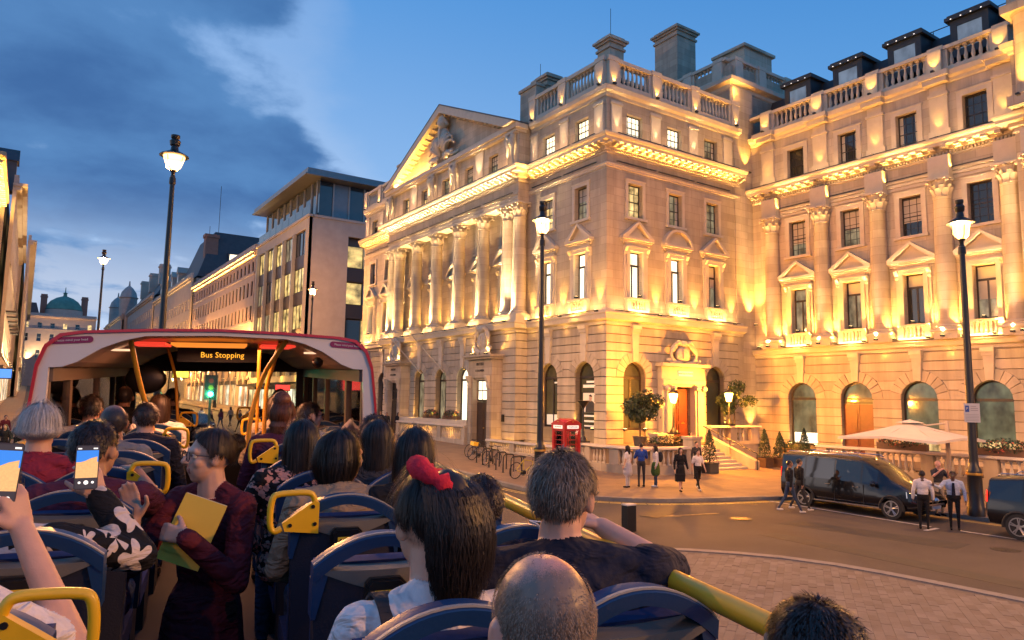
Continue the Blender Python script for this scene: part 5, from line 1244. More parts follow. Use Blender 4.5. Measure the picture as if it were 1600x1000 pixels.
# ------------------------------------------------------------ the open-top bus we are standing on
M('seat_navy', (.007, .009, .026), .55, noise=.1, coords='obj', bump=.1, bscale=120); M('seat_rim', (.007, .036, .11), .4, noise=.1, scale=5, bump=.05, bscale=80); M('seat_grey', (.13, .125, .11), .5, noise=.1, bump=.08, bscale=150)
M('seat_edge', (.30, .28, .25), .5, noise=.05); M('seat_cloth', (.02, .03, .10), .9, noise=.3, scale=40, coords='obj')
M('grab_yellow', (.72, .42, .012), .35, noise=.08, scale=8, bump=.04, bscale=60); M('pole_amber', (.50, .25, .02), .4, noise=.12, scale=4); M('rail_yellow', (.74, .40, .025), .35, noise=.12, scale=4)
M('sticker_yellow', (.85, .5, .03), .4, noise=.05, emit=(1, .55, .05), estr=.06); M('sticker_red', (.55, .02, .02), .4, noise=.05, emit=(1, .05, .03), estr=.05); M('console_black', (.012, .011, .011), .3, noise=.1)
M('bus_white', (.62, .58, .53), .35, noise=.06, scale=3); M('bus_red', (.50, .012, .012), .3, noise=.06, coat=.5); M('bus_ceiling', (.32, .24, .19), .6, noise=.1); M('bus_inner', (.13, .095, .07), .55, noise=.1); M('bus_floor', (.02, .019, .02), .8, noise=.3)
M('bus_dark', (.014, .013, .02), .5, noise=.15); M('label_plum', (.22, .015, .08), .4, noise=0); M('label_white', (.7, .65, .65), .5, noise=0)
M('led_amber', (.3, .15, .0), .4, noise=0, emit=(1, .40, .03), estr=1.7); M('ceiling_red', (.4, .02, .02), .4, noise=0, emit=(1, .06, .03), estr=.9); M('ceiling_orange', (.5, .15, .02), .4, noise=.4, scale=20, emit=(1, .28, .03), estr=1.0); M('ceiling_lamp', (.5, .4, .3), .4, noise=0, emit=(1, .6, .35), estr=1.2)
glass_mat('bus_glass', (.86, .92, .88))
DECK = 2.05
_psi = R(-12.17)
BusR = Matrix.Rotation(_psi, 4, 'Z') @ Matrix.Rotation(R(2.0), 4, 'X')
BusM = Matrix.Translation(Vector((0, 0, 3.65))-(BusR @ Vector((0, 0, 3.65)))) @ BusR
bus = thing('open_top_bus', 'open top sightseeing bus upper deck with white and red front canopy and blue seats', 'bus')
bus.matrix_world = BusM; bus.rotation_euler = BusM.to_euler(); bus.location = BusM.translation
def bput(name, me, loc=(0, 0, 0), rot=(0, 0, 0), parent=None):
    return obj(name, me, parent or bus, Vector(loc)+(Vector((0, 0, DECK)) if parent is None else Vector((0, 0, 0))), rot=rot)
HW = 1.22
mb = MB(); mb.box(-HW, HW, -2.6, 10.7, -.08, 0); bput('floor', mb.mesh('deck_floor', 'bus_floor'))
mb = MB(); mb.box(-HW, HW, -2.6, 10.7, -1.75, -.09); bput('body', mb.mesh('lower_body', 'bus_red'))
for x in (-1, 1):
    mb = MB(); mb.box(x*HW, x*(HW-.09), -2.6, 5.9, 0, .86); mb.mi = 1; mb.box(x*(HW+.02), x*(HW+.002), -2.6, 10.7, -.1, .9); mb.mi = 0; mb.box(x*(HW+.03), x*(HW-.13), -2.6, 5.9, .86, .9)
    bput('side_panel', mb.mesh('side_panel', ['bus_dark', 'bus_red']))
    pts = [(x*(HW-.04), -1.2, 1.05), (x*(HW-.04), 2.45, 1.06), (x*(HW-.04), 5.85, 1.07)]
    mb = MB(); mb.tube(pts, .028, 12); hr = bput('handrail', mb.mesh('handrail', 'rail_yellow', 50))
    for y in (-.6, 1.05, 2.4, 3.9, 5.3): obj('rail_bracket', cached('rbr', lambda: MB().tube([(0, 0, 0), (0, 0, .17)], .02, 8).mesh('rail_bracket', 'rail_yellow', 50)), hr, (x*(HW-.04), y, .88))
    for y in (1.9, 4.6): obj('rail_sleeve', cached('rsl', lambda: MB().tube([(0, -.06, 0), (0, .06, 0)], .032, 12).mesh('rail_sleeve', 'rail_yellow', 50)), hr, (x*(HW-.04), y, 1.058))
for y in (-1.2, 7.9):
    for x in (-1, 1): mb = MB(); mb.tube([(x*1.24, y, -1.55), (x*.95, y, -1.55)], .5, 20); bput('wheel', mb.mesh('wheel', 'bus_dark', 50))
# ---- seat
CR = 1.10      # crest of the seat rim above the deck
def rim_z(u): return CR-.085*abs(u)**2.1          # upper edge of the rim, u = -1..1
def seat_meshes():
    hw = .212; n = 14; us = [-1+2*i/n for i in range(n+1)]
    gt = lambda u: CR-.105-.0*abs(u)+.012*(abs(u)**2)        # grey panel upper edge
    gb = lambda u: CR-.178+.075*abs(u)**1.3                  # grey panel lower edge
    # navy back shell, bulging a little towards the people behind
    mb = MB(); rows = 9
    def bul(u, v): return -.03*(1-u*u)*(1-v*.6)-.012
    vs = []
    for j in range(rows+1):
        v = j/rows
        for u in us:
            zt = gb(u); zb = .40; z = zb+(zt-zb)*v; w = hw*(.93+.07*v)
            vs.append((u*w, bul(u, v), z))
    k = n+1; m_ = len(vs); fs = []
    for j in range(rows):
        for i in range(n): fs.append((j*k+i, j*k+i+1, (j+1)*k+i+1, (j+1)*k+i))
    back = [(x, .06, z) for x, y, z in vs]; fs += [tuple(q+m_ for q in reversed(f)) for f in fs]
    bd = list(range(k))+[j*k+n for j in range(1, rows+1)]+[rows*k+i for i in range(n-1, -1, -1)]+[j*k for j in range(rows-1, 0, -1)]
    for a, b in zip(bd, bd[1:]+bd[:1]): fs.append((b, a, a+m_, b+m_))
    mb.add(vs+back, fs); shell = mb.mesh('bus_seat', 'seat_navy', 50)
    # grey panel
    mb = MB(); top = [(u*hw, gt(u)-.004 if abs(u) < .97 else gb(u)+.012) for u in us]; bot = [(u*hw, gb(u)+.003) for u in us]
    for i in range(n): mb.prism([bot[i], bot[i+1], top[i+1], top[i]], -.034, .05)
    grey = mb.mesh('back_panel', 'seat_grey')
    # rim
    mb = MB(); o = 0
    for i in range(n+1):
        u = us[i]; z = rim_z(u); th = .038+.016*abs(u); x = u*(hw+.006)
        mb.v += [(x, -.036, z-th), (x, -.040, z-.006), (x, -.03, z), (x, .03, z), (x, .036, z-.01), (x, .03, z-th)]
    for i in range(n):
        for q in range(6): a = i*6+q; b = i*6+(q+1) % 6; mb.face((a, a+6, b+6, b))
    mb.face(tuple(range(6))); mb.face(tuple(n*6+q for q in range(5, -1, -1)))
    # cheeks joining rim and shell at the corners
    for s in (-1, 1): mb.prism(sorted([(s*hw*.80, rim_z(.8)-.05), (s*(hw+.006), rim_z(1)-.05), (s*(hw+.006), rim_z(1)-.16), (s*hw*.97, rim_z(1)-.16)], key=lambda p: 0) if s > 0 else [(s*hw*.97, rim_z(1)-.16), (s*(hw+.006), rim_z(1)-.16), (s*(hw+.006), rim_z(1)-.05), (s*hw*.80, rim_z(.8)-.05)], -.03, .05)
    rim = mb.mesh('seat_rim', 'seat_rim', 50)
    mb = MB()
    for i in range(n): a, b = us[i], us[i+1]; mb.prism([(a*(hw+.006), rim_z(a)-.001), (b*(hw+.006), rim_z(b)-.001), (b*(hw+.006), rim_z(b)+.004), (a*(hw+.006), rim_z(a)+.004)], -.034, -.022)
    edge = mb.mesh('rim_piping', 'seat_edge')
    mb = MB(); mb.box(-.2, .2, .05, .13, .45, 1.0); mb.box(-.2, .2, .08, .50, .38, .47); mb.mi = 1; mb.box(-.16, .16, .15, .42, 0, .38)
    cush = mb.mesh('cushion', ['seat_cloth', 'bus_dark'])
    # call button box with its sticker
    mb = MB(); c = .014; w, h = .056, .05
    P = [(-w+c, -h), (w-c, -h), (w, -h+c), (w, h-c), (w-c, h), (-w+c, h), (-w, h-c), (-w, -h+c)]
    mb.prism(P, -.062, -.02); mb.prism([(x*1.12, z*1.12) for x, z in P], -.045, -.02); mb.mi = 1; mb.box(-.038, .038, -.0645, -.062, -.002, .024); mb.mi = 2; mb.box(-.038, .038, -.0645, -.062, -.03, -.002); mb.mi = 0
    for x in (-.03, -.018, -.006): mb.box(x, x+.008, -.066, -.0645, .010, .017)
    mb.mi = 1; mb.box(-.02, -.012, -.066, -.0645, -.018, -.012); mb.box(-.006, .004, -.066, -.0645, -.018, -.012)
    con = mb.mesh('console', ['console_black', 'sticker_yellow', 'sticker_red'])
    return shell, grey, rim, edge, cush, con
SM = seat_meshes()
def handle_mesh():
    mb = MB()
    # plate at the seat corner, loop reaching into the aisle (towards -x)
    mb.prism([(-.075, -.085), (.055, -.098), (.055, .022), (.035, .03), (-.085, -.055)], -.058, -.03)
    pts = []
    loop = [(-.085, -.075), (-.112, -.085), (-.128, -.06), (-.13, .0), (-.122, .045), (-.10, .058), (-.04, .062), (.012, .06), (.032, .045), (.045, .0)]
    pts = [(p.x, -.045, p.y) for p in smooth_line([(x, z, 0) for x, z in loop], 5)]
    mb.tube(pts, .0125, 10)
    mb.mi = 1
    for x, z in ((-.055, -.062), (.03, .008), (.04, -.06)): mb.tube([(x, -.057, z), (x, -.062, z)], .008, 8)
    return mb.mesh('grab_handle', ['grab_yellow', 'console_black'], 40)
HM = handle_mesh()
hm2 = HM.copy(); hm2.transform(Matrix.Scale(-1, 4, (1, 0, 0))); hm2.flip_normals(); hm2.name = 'grab_handle_mirrored'
def seat(x, y, handle=0):
    s = bput('bus_seat', SM[0], (x, y, 0))
    for nm, me in (('back_panel', SM[1]), ('rim', SM[2]), ('piping', SM[3]), ('cushion', SM[4])): obj(nm, me, s)
    obj('call_button', SM[5], s, (0, -.012, CR-.185))
    if handle: obj('grab_handle', HM if handle > 0 else hm2, s, (-.17 if handle > 0 else .17, -.008, CR-.045))
rowsR = [.80+.75*i for i in range(13)]; rowsL = [-.40+.75*i for i in range(15)]
for i, y in enumerate(rowsR):
    if y > 10.0: continue
    seat(.505, y, 1 if i in (3, 6, 9, 12) else 0); seat(.968, y)
for i, y in enumerate(rowsL):
    if y > 10.0 or y < .9: continue
    seat(-.525, y, -1 if i in (3, 6, 9, 12) else 0); seat(-.978, y)
# ---- canopy over the front rows
YC, YF = 5.9, 10.55
ZT = 1.90
outer = [(-1.235, .9), (-1.215, 1.3), (-1.18, 1.62), (-1.13, 1.76), (-1.04, 1.84), (-.9, 1.865), (-.45, 1.89), (0, ZT), (.45, 1.89), (.9, 1.865), (1.04, 1.84), (1.13, 1.76), (1.18, 1.62), (1.215, 1.3), (1.235, .9)]
inner = [(-1.125, .9), (-1.10, 1.60), (-1.02, 1.605), (-.93, 1.64), (-.78, 1.74), (-.64, 1.80), (-.5, 1.835), (0, 1.85), (.5, 1.835), (.64, 1.80), (.78, 1.74), (.93, 1.64), (1.02, 1.605), (1.10, 1.60), (1.125, .9)]
mb = MB(); n = len(outer)
mid = [(x*.985, z-.02 if z > 1.5 else z) for x, z in outer]
for i in range(n-1): mb.prism([inner[i], inner[i+1], mid[i+1], mid[i]][::-1], YC, YC+.05)
can = obj('canopy', mb.mesh('canopy_fascia', 'bus_white'), bus, (0, 0, DECK), rot=(0, R(-1.3), 0))
def cput(name, me, loc=(0, 0, 0), rot=(0, 0, 0)): return obj(name, me, can, loc, rot=rot)
mb = MB()
for i in range(n-1): mb.prism([mid[i], mid[i+1], outer[i+1], outer[i]][::-1], YC-.02, YF)
cput('roof', mb.mesh('canopy_roof', 'bus_red'))
ceil = [p for p in inner if p[1] > 1.5]
mb = MB()
for (a, b), (c, d) in zip(ceil, ceil[1:]):
    z2 = 0; mb.add([(a, YC+.05, b), (c, YC+.05, d), (c, YF, d), (a, YF, b), (a, YC+.05, b+.012), (c, YC+.05, d+.012), (c, YF, d+.012), (a, YF, b+.012)], [(0, 1, 2, 3), (7, 6, 5, 4)])
cput('ceiling', mb.mesh('ceiling', 'bus_ceiling'))
for s in (-1, 1):
    mb = MB(); x0, x1 = s*1.10, s*1.16
    mb.box(x0, x1, YC+.05, YF, .0, .86); mb.box(x0-s*.02, x1, YC+.05, YF, 1.50, 1.60)
    for y, w in ((YC+.05, .08), (6.75, .1), (8.2, .08), (9.35, .1), (YF-.12, .12)): mb.box(x0+s*.005, x1-s*.001, y, y+w, .862, 1.498)
    cput('side_wall', mb.mesh('side_wall', 'bus_inner'))
    for y0, y1 in ((6.03, 6.75), (6.85, 8.2), (8.28, 9.35), (9.45, YF-.12)): mb = MB(); mb.box(s*1.13, s*1.137, y0, y1, .86, 1.5); cput('side_window', mb.mesh('side_window', 'bus_glass'))
    mb = MB(); P = []
    for k in range(9): a = PI/2+PI*k/8; P.append((-.11+.024*math.cos(a), .024*math.sin(a)))
    for k in range(9): a = -PI/2+PI*k/8; P.append((.11+.024*math.cos(a), .024*math.sin(a)))
    mb.prism(P, -.004, 0); lb = cput('notice', mb.mesh('notice', 'label_plum'), (s*.965, YC-.003, 1.795), (0, s*R(4), 0))
    obj('lettering', text_mesh('Please mind your head', .022, 'label_white', depth=.001), lb, (0, -.006, 0))
mb = MB(); mb.box(-1.12, 1.12, YF-.06, YF, 1.56, 1.86); mb.box(-1.12, 1.12, YF-.06, YF, .0, .62)
for x in (-1.1, 1.0): mb.box(x, x+.1, YF-.08, YF, .62, 1.56)
cput('front_frame', mb.mesh('front_frame', 'bus_dark'))
mb = MB(); mb.box(-1.0, 1.0, YF-.03, YF-.022, .62, 1.56); cput('windscreen', mb.mesh('windscreen', 'bus_glass'))
# amber display
mb = MB(); mb.box(-.42, .42, 8.45, 8.6, 1.67, 1.83); mb.box(-.39, .39, 8.44, 8.452, 1.69, 1.81); ds = cput('display', mb.mesh('display', 'console_black'))
obj('lettering', text_mesh('Bus Stopping', .085, 'led_amber', depth=.002), ds, (.03, 8.436, 1.745))
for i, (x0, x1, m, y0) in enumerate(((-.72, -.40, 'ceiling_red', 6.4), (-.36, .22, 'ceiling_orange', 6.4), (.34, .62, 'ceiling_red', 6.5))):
    mb = MB(); mb.box(x0, x1, y0, y0+.75, 1.79, 1.81); cput('ceiling_glow_panel', mb.mesh('ceiling_glow_panel', m))  # self-glowing panels standing in for the red and orange band
for x in (-.75, .78): mb = MB(); mb.lathe([(.09, 1.735), (.09, 1.75)], 16, (x, 6.5)); cput('ceiling_lamp', mb.mesh('ceiling_lamp', 'ceiling_lamp'))
lamp_light('canopy_light', 'AREA', (0, 0, 0), 50, (1, .40, .18), None, .8)
cl_ = bpy.data.objects['canopy_light']; cl_.parent = can; cl_.location = (0, 6.75, 1.77); cl_.rotation_euler = (0, 0, 0)
mb = MB(); mb.ball((0, 0, 0), (.2, .03, .155), 20, 10); cput('mirror', mb.mesh('mirror', 'console_black', 60), (-.72, 8.6, 1.48))
mb = MB(); mb.ball((.82, 6.6, 1.66), .05, 12, 8); cput('dome_camera', mb.mesh('dome_camera', 'console_black', 60))
def pole(pts, r=.019): mb = MB(); mb.tube([tuple(p) for p in smooth_line(pts, 6)], r, 10); cput('pole', mb.mesh('pole', 'pole_amber', 50))
pole([(-.62, 6.1, 1.83), (-.56, 6.25, 1.5), (-.47, 6.35, 1.15), (-.43, 6.35, .95)], .019); pole([(-.5, 8.2, 1.82), (-.42, 8.3, 1.5), (-.38, 8.3, 1.05)], .016)
pole([(.48, 6.3, 1.83), (.44, 6.6, 1.62), (.40, 6.7, 1.4), (.39, 6.7, .9)], .019); pole([(.50, 6.0, 1.82), (.36, 6.35, 1.55), (.27, 6.4, 1.2), (.25, 6.4, .9)], .019); pole([(.34, 6.9, 1.83), (.34, 6.9, .9)], .015)
pole([(.25, 6.4, .98), (.39, 6.7, .98)], .016)
M('film_green', (.02, .15, .10), .4, noise=.2)

# ------------------------------------------------------------ terrace, steps and balustrades before the buildings
tb = thing('entrance_terrace', 'raised stone terrace with curved balustrade and steps before the corner entrance', 'terrace', (26, 25, .25))
K = Kit(tb)
oc = [(24.25, 38.3), (24.2, 33), (24.1, 29.6)]
cur = [(24.1, 29.6), (23.55, 28.0), (23.3, 26.6), (23.55, 25.3), (24.5, 24.35), (25.6, 24.0), (26.5, 23.95)]
cs_ = [(p.x, p.y) for p in smooth_line([(x, y, 0) for x, y in cur], 4)]
floor = cs_+[(27.6, 24.2), (27.6, 27.4), (36, 27.4), (36, 29.5), (26.2, 29.5)]
mb = MB(); mb.slab(floor, .1, 1.38); K.put('terrace_floor', mb.mesh('terrace_floor', 'pavement'))
def wall_run(pts, z0, h, zb, name='terrace_wall', mat='stone_block', w=.2):
    """low wall with recessed baluster openings along a polyline"""
    prof = [(w*.5+.08, z0), (w*.5+.08, zb), (-w*.5-.08, zb), (-w*.5-.08, z0)]; K.put(name, sweep(pts, prof).mesh(name, mat))
    pr_ = [(w*.5+.1, z0+h-.14), (w*.5+.14, z0+h-.1), (w*.5+.1, z0+h), (-w*.5-.1, z0+h), (-w*.5-.14, z0+h-.1), (-w*.5-.1, z0+h-.14)]; K.put('balustrade_rail', sweep(pts, pr_).mesh('balustrade_rail', 'stone_trim'))
def run_balusters(pts, zb, zt, gap, every=8):
    P = [Vector((x, y, 0)) for x, y in pts]; L = [0]
    for a, b in zip(P, P[1:]): L.append(L[-1]+(b-a).length)
    n = int(L[-1]/gap); m = baluster_mesh(round(zt-zb, 3), 'stone_trim', .085)
    for i in range(n+1):
        s = (i+.5)*gap
        if s > L[-1]: break
        j = max(k for k in range(len(L)-1) if L[k] <= s); q = P[j].lerp(P[j+1], (s-L[j])/(L[j+1]-L[j])); t = P[j+1]-P[j]; a = math.atan2(t.y, t.x)
        if i % every in (0, every-1): 
            if i % every == 0: K.put('balustrade_pier', cached(('tp', round(zt-zb, 3)), lambda: MB().box(-.12, gap+.12-.0, -.17, .17, 0, zt-zb).mesh('balustrade_pier', 'stone_block')), (q.x, q.y, zb), a)
            continue
        K.put('baluster', m, (q.x, q.y, zb), a)
wall_run(oc, .3, .95, .62); run_balusters(oc, .62, 1.12, .24, 11)
wall_run(cs_, .15, 1.45, .75); run_balusters(cs_, .75, 1.47, .27, 7)
for x, y in ((26.75, 23.95), (27.45, 26.9)): mb = MB(); mb.box(-.3, .3, -.3, .3, .15, 1.95); mb.box(-.36, .36, -.36, .36, 1.95, 2.08); K.put('pier', mb.mesh('pier', 'stone_block'), (x, y, 0))
# steps
for i in range(8): mb = MB(); mb.box(27.65, 31.4, 24.0+i*.36, 27.4, .12+i*.155+.002, .12+(i+1)*.155); K.put('step', mb.mesh('step', 'stone_trim'))
mb = MB(); mb.add([(31.4, 23.9, .15), (31.75, 23.9, .15), (31.75, 27.2, .15), (31.4, 27.2, .15), (31.4, 23.9, .75), (31.75, 23.9, .75), (31.75, 27.2, 1.95), (31.4, 27.2, 1.95)], [(3,2,1,0),(4,5,6,7),(0,1,5,4),(1,2,6,5),(2,3,7,6),(3,0,4,7)]); K.put('stair_cheek', mb.mesh('stair_cheek', 'stone_block'))
mb = MB(); mb.tube([(31.3, 23.7, .2), (31.3, 23.7, 1.15), (31.3, 27.2, 2.4)], .03, 8); mb.tube([(31.3, 25.4, 1.0), (31.3, 25.4, 1.75)], .02, 6); K.put('stair_handrail', mb.mesh('stair_handrail', 'black_iron'))
fl = [(31.75, 27.25), (34.2, 27.25), (35.9, 27.0)]
wall_run(fl, 1.38, 1.05, 1.55); run_balusters(fl, 1.55, 2.3, .28, 6)
mb = MB(); mb.box(31.7, 36, 26.95, 27.5, .15, 1.38); K.put('terrace_wall', mb.mesh('terrace_wall', 'stone_block'))
mb = MB(); mb.box(24.3, 26.2, 31, 38.2, .2, .35); K.put('lightwell', mb.mesh('lightwell', 'stone_joint'))
for y in (30.6, 33, 35.5, 37.6): glow(K, (25.0, y, .75), 60, YEL, .08, 'lightwell_lamp')
# street balustrade left of the first door
tl2 = thing('street_balustrade', 'low stone balustrade with flower troughs under the portico windows', 'balustrade', (24.5, 46, .6)); K = Kit(tl2)
oc2 = [(24.6, 52.2), (24.6, 41.6)]
wall_run(oc2, .45, 1.5, 1.0); run_balusters(oc2, 1.0, 1.8, .26, 13)
mb = MB(); mb.box(24.7, 25.5, 41.8, 52.2, 1.7, 2.25); K.put('trough', mb.mesh('trough', 'stone_trim'))
for y in (43.2, 46.5, 49.6): glow(K, (25.0, y, 1.3), 70, YEL, .08, 'lightwell_lamp'); glow(K, (25.0, y+.6, 2.6), 45, YEL, .06, 'lightwell_lamp')
# terrace wall behind the van
tb3 = thing('terrace_balustrade', 'stone balustrade wall of the terrace behind the black van', 'balustrade', (33.2, 16, .1)); K = Kit(tb3)
oc3 = [(33.2, 21.5), (33.2, 12.2), (33.6, 11.0), (35.5, 10.2)]
wall_run(oc3, .1, 1.6, .75); run_balusters(oc3, .75, 1.57, .28, 9)
mb = MB(); mb.box(33.4, 39, 6, 21.5, .05, .8); K.put('terrace_floor', mb.mesh('terrace_floor', 'pavement'))
# ------------------------------------------------------------ plants
M('leaf', (.055, .085, .028), .6, noise=.25, scale=3, island=.45); M('leaf_dark', (.028, .05, .020), .6, noise=.25, scale=3, island=.45); M('bark', (.06, .042, .03), .85, noise=.3, scale=8, bump=.4, bscale=30); M('planter_wood', (.11, .06, .035), .6, noise=.2, scale=5); M('planter_lead', (.06, .06, .06), .6, noise=.2); M('petal', (.45, .10, .06), .6, noise=.2, island=.5)
def leaf_mesh(name, n, rad, size, mat, shape='ball', seed=0, mats=None, clump=0):
    rnd = random.Random(seed); mb = MB()
    cl = [Vector((rnd.gauss(0, .5), rnd.gauss(0, .5), rnd.gauss(0, .5))) for _ in range(clump)]
    cl = [c*(min(1, .85/max(c.length, .01))) for c in cl]
    for i in range(n):
        if shape == 'cone':
            t = rnd.random()**.8; a = rnd.random()*2*PI; rr = (1-t)**.75*(1-.35*rnd.random()**2)*(1+.12*math.sin(5*a+9*t)); p = Vector((rr*rad[0]*math.cos(a), rr*rad[1]*math.sin(a), t*rad[2])); nrm = Vector((math.cos(a), math.sin(a), .5))
        else:
            if clump: c = rnd.choice(cl); q = Vector((rnd.gauss(0, 1), rnd.gauss(0, 1), rnd.gauss(0, 1))).normalized(); p = c*(.8+.35*rnd.random()*(hash((round(c.x, 3))) % 3 == 0))+q*(.20+.16*rnd.random())
            else: q = Vector((rnd.gauss(0, 1), rnd.gauss(0, 1), rnd.gauss(0, 1))).normalized(); p = q*(1-.4*rnd.random()**2)
            nrm = q; p = Vector((p.x*rad[0], p.y*rad[1], p.z*rad[2]))
        nrm = (nrm+Vector((rnd.uniform(-.8, .8), rnd.uniform(-.8, .8), rnd.uniform(-.5, .9)))).normalized()
        t1 = nrm.orthogonal().normalized(); t1 = Matrix.Rotation(rnd.random()*2*PI, 3, nrm) @ t1; t2 = nrm.cross(t1); s = size*rnd.uniform(.6, 1.3)
        mb.mi = 0 if not mats or rnd.random() < .8 else 1
        mb.add([p-t1*s, p-t2*s*.45+nrm*s*.1, p+t1*s, p+t2*s*.45+nrm*s*.1], [(0, 1, 2, 3)])
    return mb.mesh(name, mats or mat)
def bay_tree(label, x, y, z, zc, rad, mat='leaf', n=1500, seed=1, planter=True, tr=.05):
    t = thing('bay_tree', label, 'tree', (x, y, z))
    mb = MB(); mb.tube([(0, 0, .3), (.02, .01, (zc-z)*.5), (0, 0, zc-z)], [tr, tr*.85, tr*.6], 8)
    for k in range(6): a = k*1.05; mb.tube([(0, 0, (zc-z)*.72), (.5*rad[0]*math.cos(a), .5*rad[1]*math.sin(a), zc-z+.2*math.sin(k*2))], [tr*.5, tr*.2], 5)
    obj('trunk', mb.mesh('trunk', 'bark', 50), t)
    obj('crown', leaf_mesh('crown', n, rad, .095, mat, seed=seed, clump=16), t, (0, 0, zc-z))
    if planter: mb = MB(); mb.lathe([(.28, 0), (.36, .5), (.39, .52), (.39, .58), (.3, .58)], 14); obj('planter', mb.mesh('planter', 'planter_lead', 40), t)
bay_tree('round leafy bay tree on the terrace beside the first lantern', 26.0, 26.7, 1.38, 3.55, (1.3, 1.3, 1.0), 'leaf_dark', 2600, 3)
bay_tree('orange lit round tree behind the right hand lantern', 35.2, 28.2, 1.38, 4.0, (1.15, 1.15, 1.05), 'leaf', 2200, 5)
def conifer(label, x, y, h, r, seed, box='planter_wood', grp=None):
    t = thing('conifer', label, 'plant', (x, y, gz(y)+PAV), 0, grp)
    mb = MB(); mb.box(-.3, .3, -.3, .3, 0, .5); mb.box(-.33, .33, -.33, .33, .44, .5); obj('planter', mb.mesh('planter', box), t)
    obj('trunk', MB().tube([(0, 0, .45), (0, 0, 1.0)], .04, 6).mesh('trunk', 'bark'), t)
    obj('foliage', leaf_mesh('foliage', 1100, (r, r, h), .055, 'leaf_dark', 'cone', seed), t, (0, 0, .52))
conifer('clipped conifer in a grey pot beside the entrance steps', 27.75, 23.75, 1.55, .42, 11, 'planter_lead')
for i, (x, y, h, w) in enumerate(((33.0, 24.5, 1.5, 'first'), (33.9, 24.2, 1.35, 'second'), (34.6, 23.2, 1.6, 'third'))): conifer(f'{w} conifer in a brown wooden box from the steps, left of the van', x, y, h, .4, 20+i, grp='conifers in wooden boxes')
def trough(label, x, y, z, L, rz, seed, mat='leaf', petals=True, h=.35):
    t = thing('planter_trough', label, 'planter', (x, y, z), rz)
    mb = MB(); mb.box(-L/2, L/2, -.16, .16, 0, .3); obj('trough', mb.mesh('trough', 'planter_wood'), t)
    obj('foliage', leaf_mesh('foliage', int(420*L), (L/2, .28, h), .06, mat, 'ball', seed, ['leaf_dark', 'petal'] if petals else None), t, (0, 0, .38))
trough('flower trough on the balustrade under the large white parasol', 33.2, 17.3, 1.7, 2.2, PI/2, 31); trough('flower trough on the balustrade right of the tall street lamp', 33.3, 13.2, 1.7, 2.0, PI/2, 32)
trough('leafy trough at the first window of the terrace, above the van roof', 36.5, 25.0, .9, 2.0, PI/2, 33, petals=False)
trough('flower trough hanging under the left portico window', 25.1, 47.6, 2.2, 2.0, PI/2, 34); trough('flower trough hanging under the right portico window', 25.1, 44.6, 2.2, 2.0, PI/2, 35)
trough('dark low hedge box on the terrace behind the lantern', 26.6, 25.3, 1.38, 2.6, R(-12), 36, 'leaf_dark', False, .3)
# ------------------------------------------------------------ lanterns at the entrance
M('lantern_glow', (.8, .6, .3), .3, noise=0, emit=(1, .55, .14), estr=16)
def lantern(label, x, y, z, h, lit=True, e=420):
    t = thing('lantern', label, 'lantern', (x, y, z))
    mb = MB(); mb.box(-.24, .24, -.24, .24, 0, .08); mb.lathe([(.22, .08), (.2, .16), (.1, .28), (.07, .4), (.055, h*.5), (.045, h-.05), (.09, h)], 12); obj('post', mb.mesh('post', 'black_iron', 40), t)
    if lit:
        mb = MB(); mb.lathe([(.13, h), (.24, h+.48)], 6); obj('lantern_glass', mb.mesh('lantern_glass', 'lantern_glow'), t)
        mb = MB(); mb.lathe([(.27, h+.48), (.27, h+.52), (.12, h+.68), (.05, h+.72), (.03, h+.86)], 6)
        for i in range(6): a = 2*PI*i/6; mb.tube([(.135*math.cos(a), .135*math.sin(a), h), (.25*math.cos(a), .25*math.sin(a), h+.5)], .012, 4)
        obj('lantern_cap', mb.mesh('lantern_cap', 'black_iron'), t)
        lamp_light('lantern_light', 'POINT', (x-.34, y-.34, z+h+.25), e, (1, .33, .03), t, .1)
    else: mb = MB(); mb.lathe([(.08, h), (.3, h+.3), (.32, h+.34), (.28, h+.36)], 12); obj('bowl', mb.mesh('bowl', 'black_iron', 40), t)
LN = 3600
lantern('lit orange lantern on a black post left of the red doors', 28.1, 26.4, 2.05, 1.6, e=LN); lantern('lit orange lantern on a black post right of the red doors', 33.55, 27.25, 2.43, 1.35, e=LN)
lantern('unlit black bowl topped post behind the red telephone box', 23.6, 28.3, 1.6, 1.75, False)
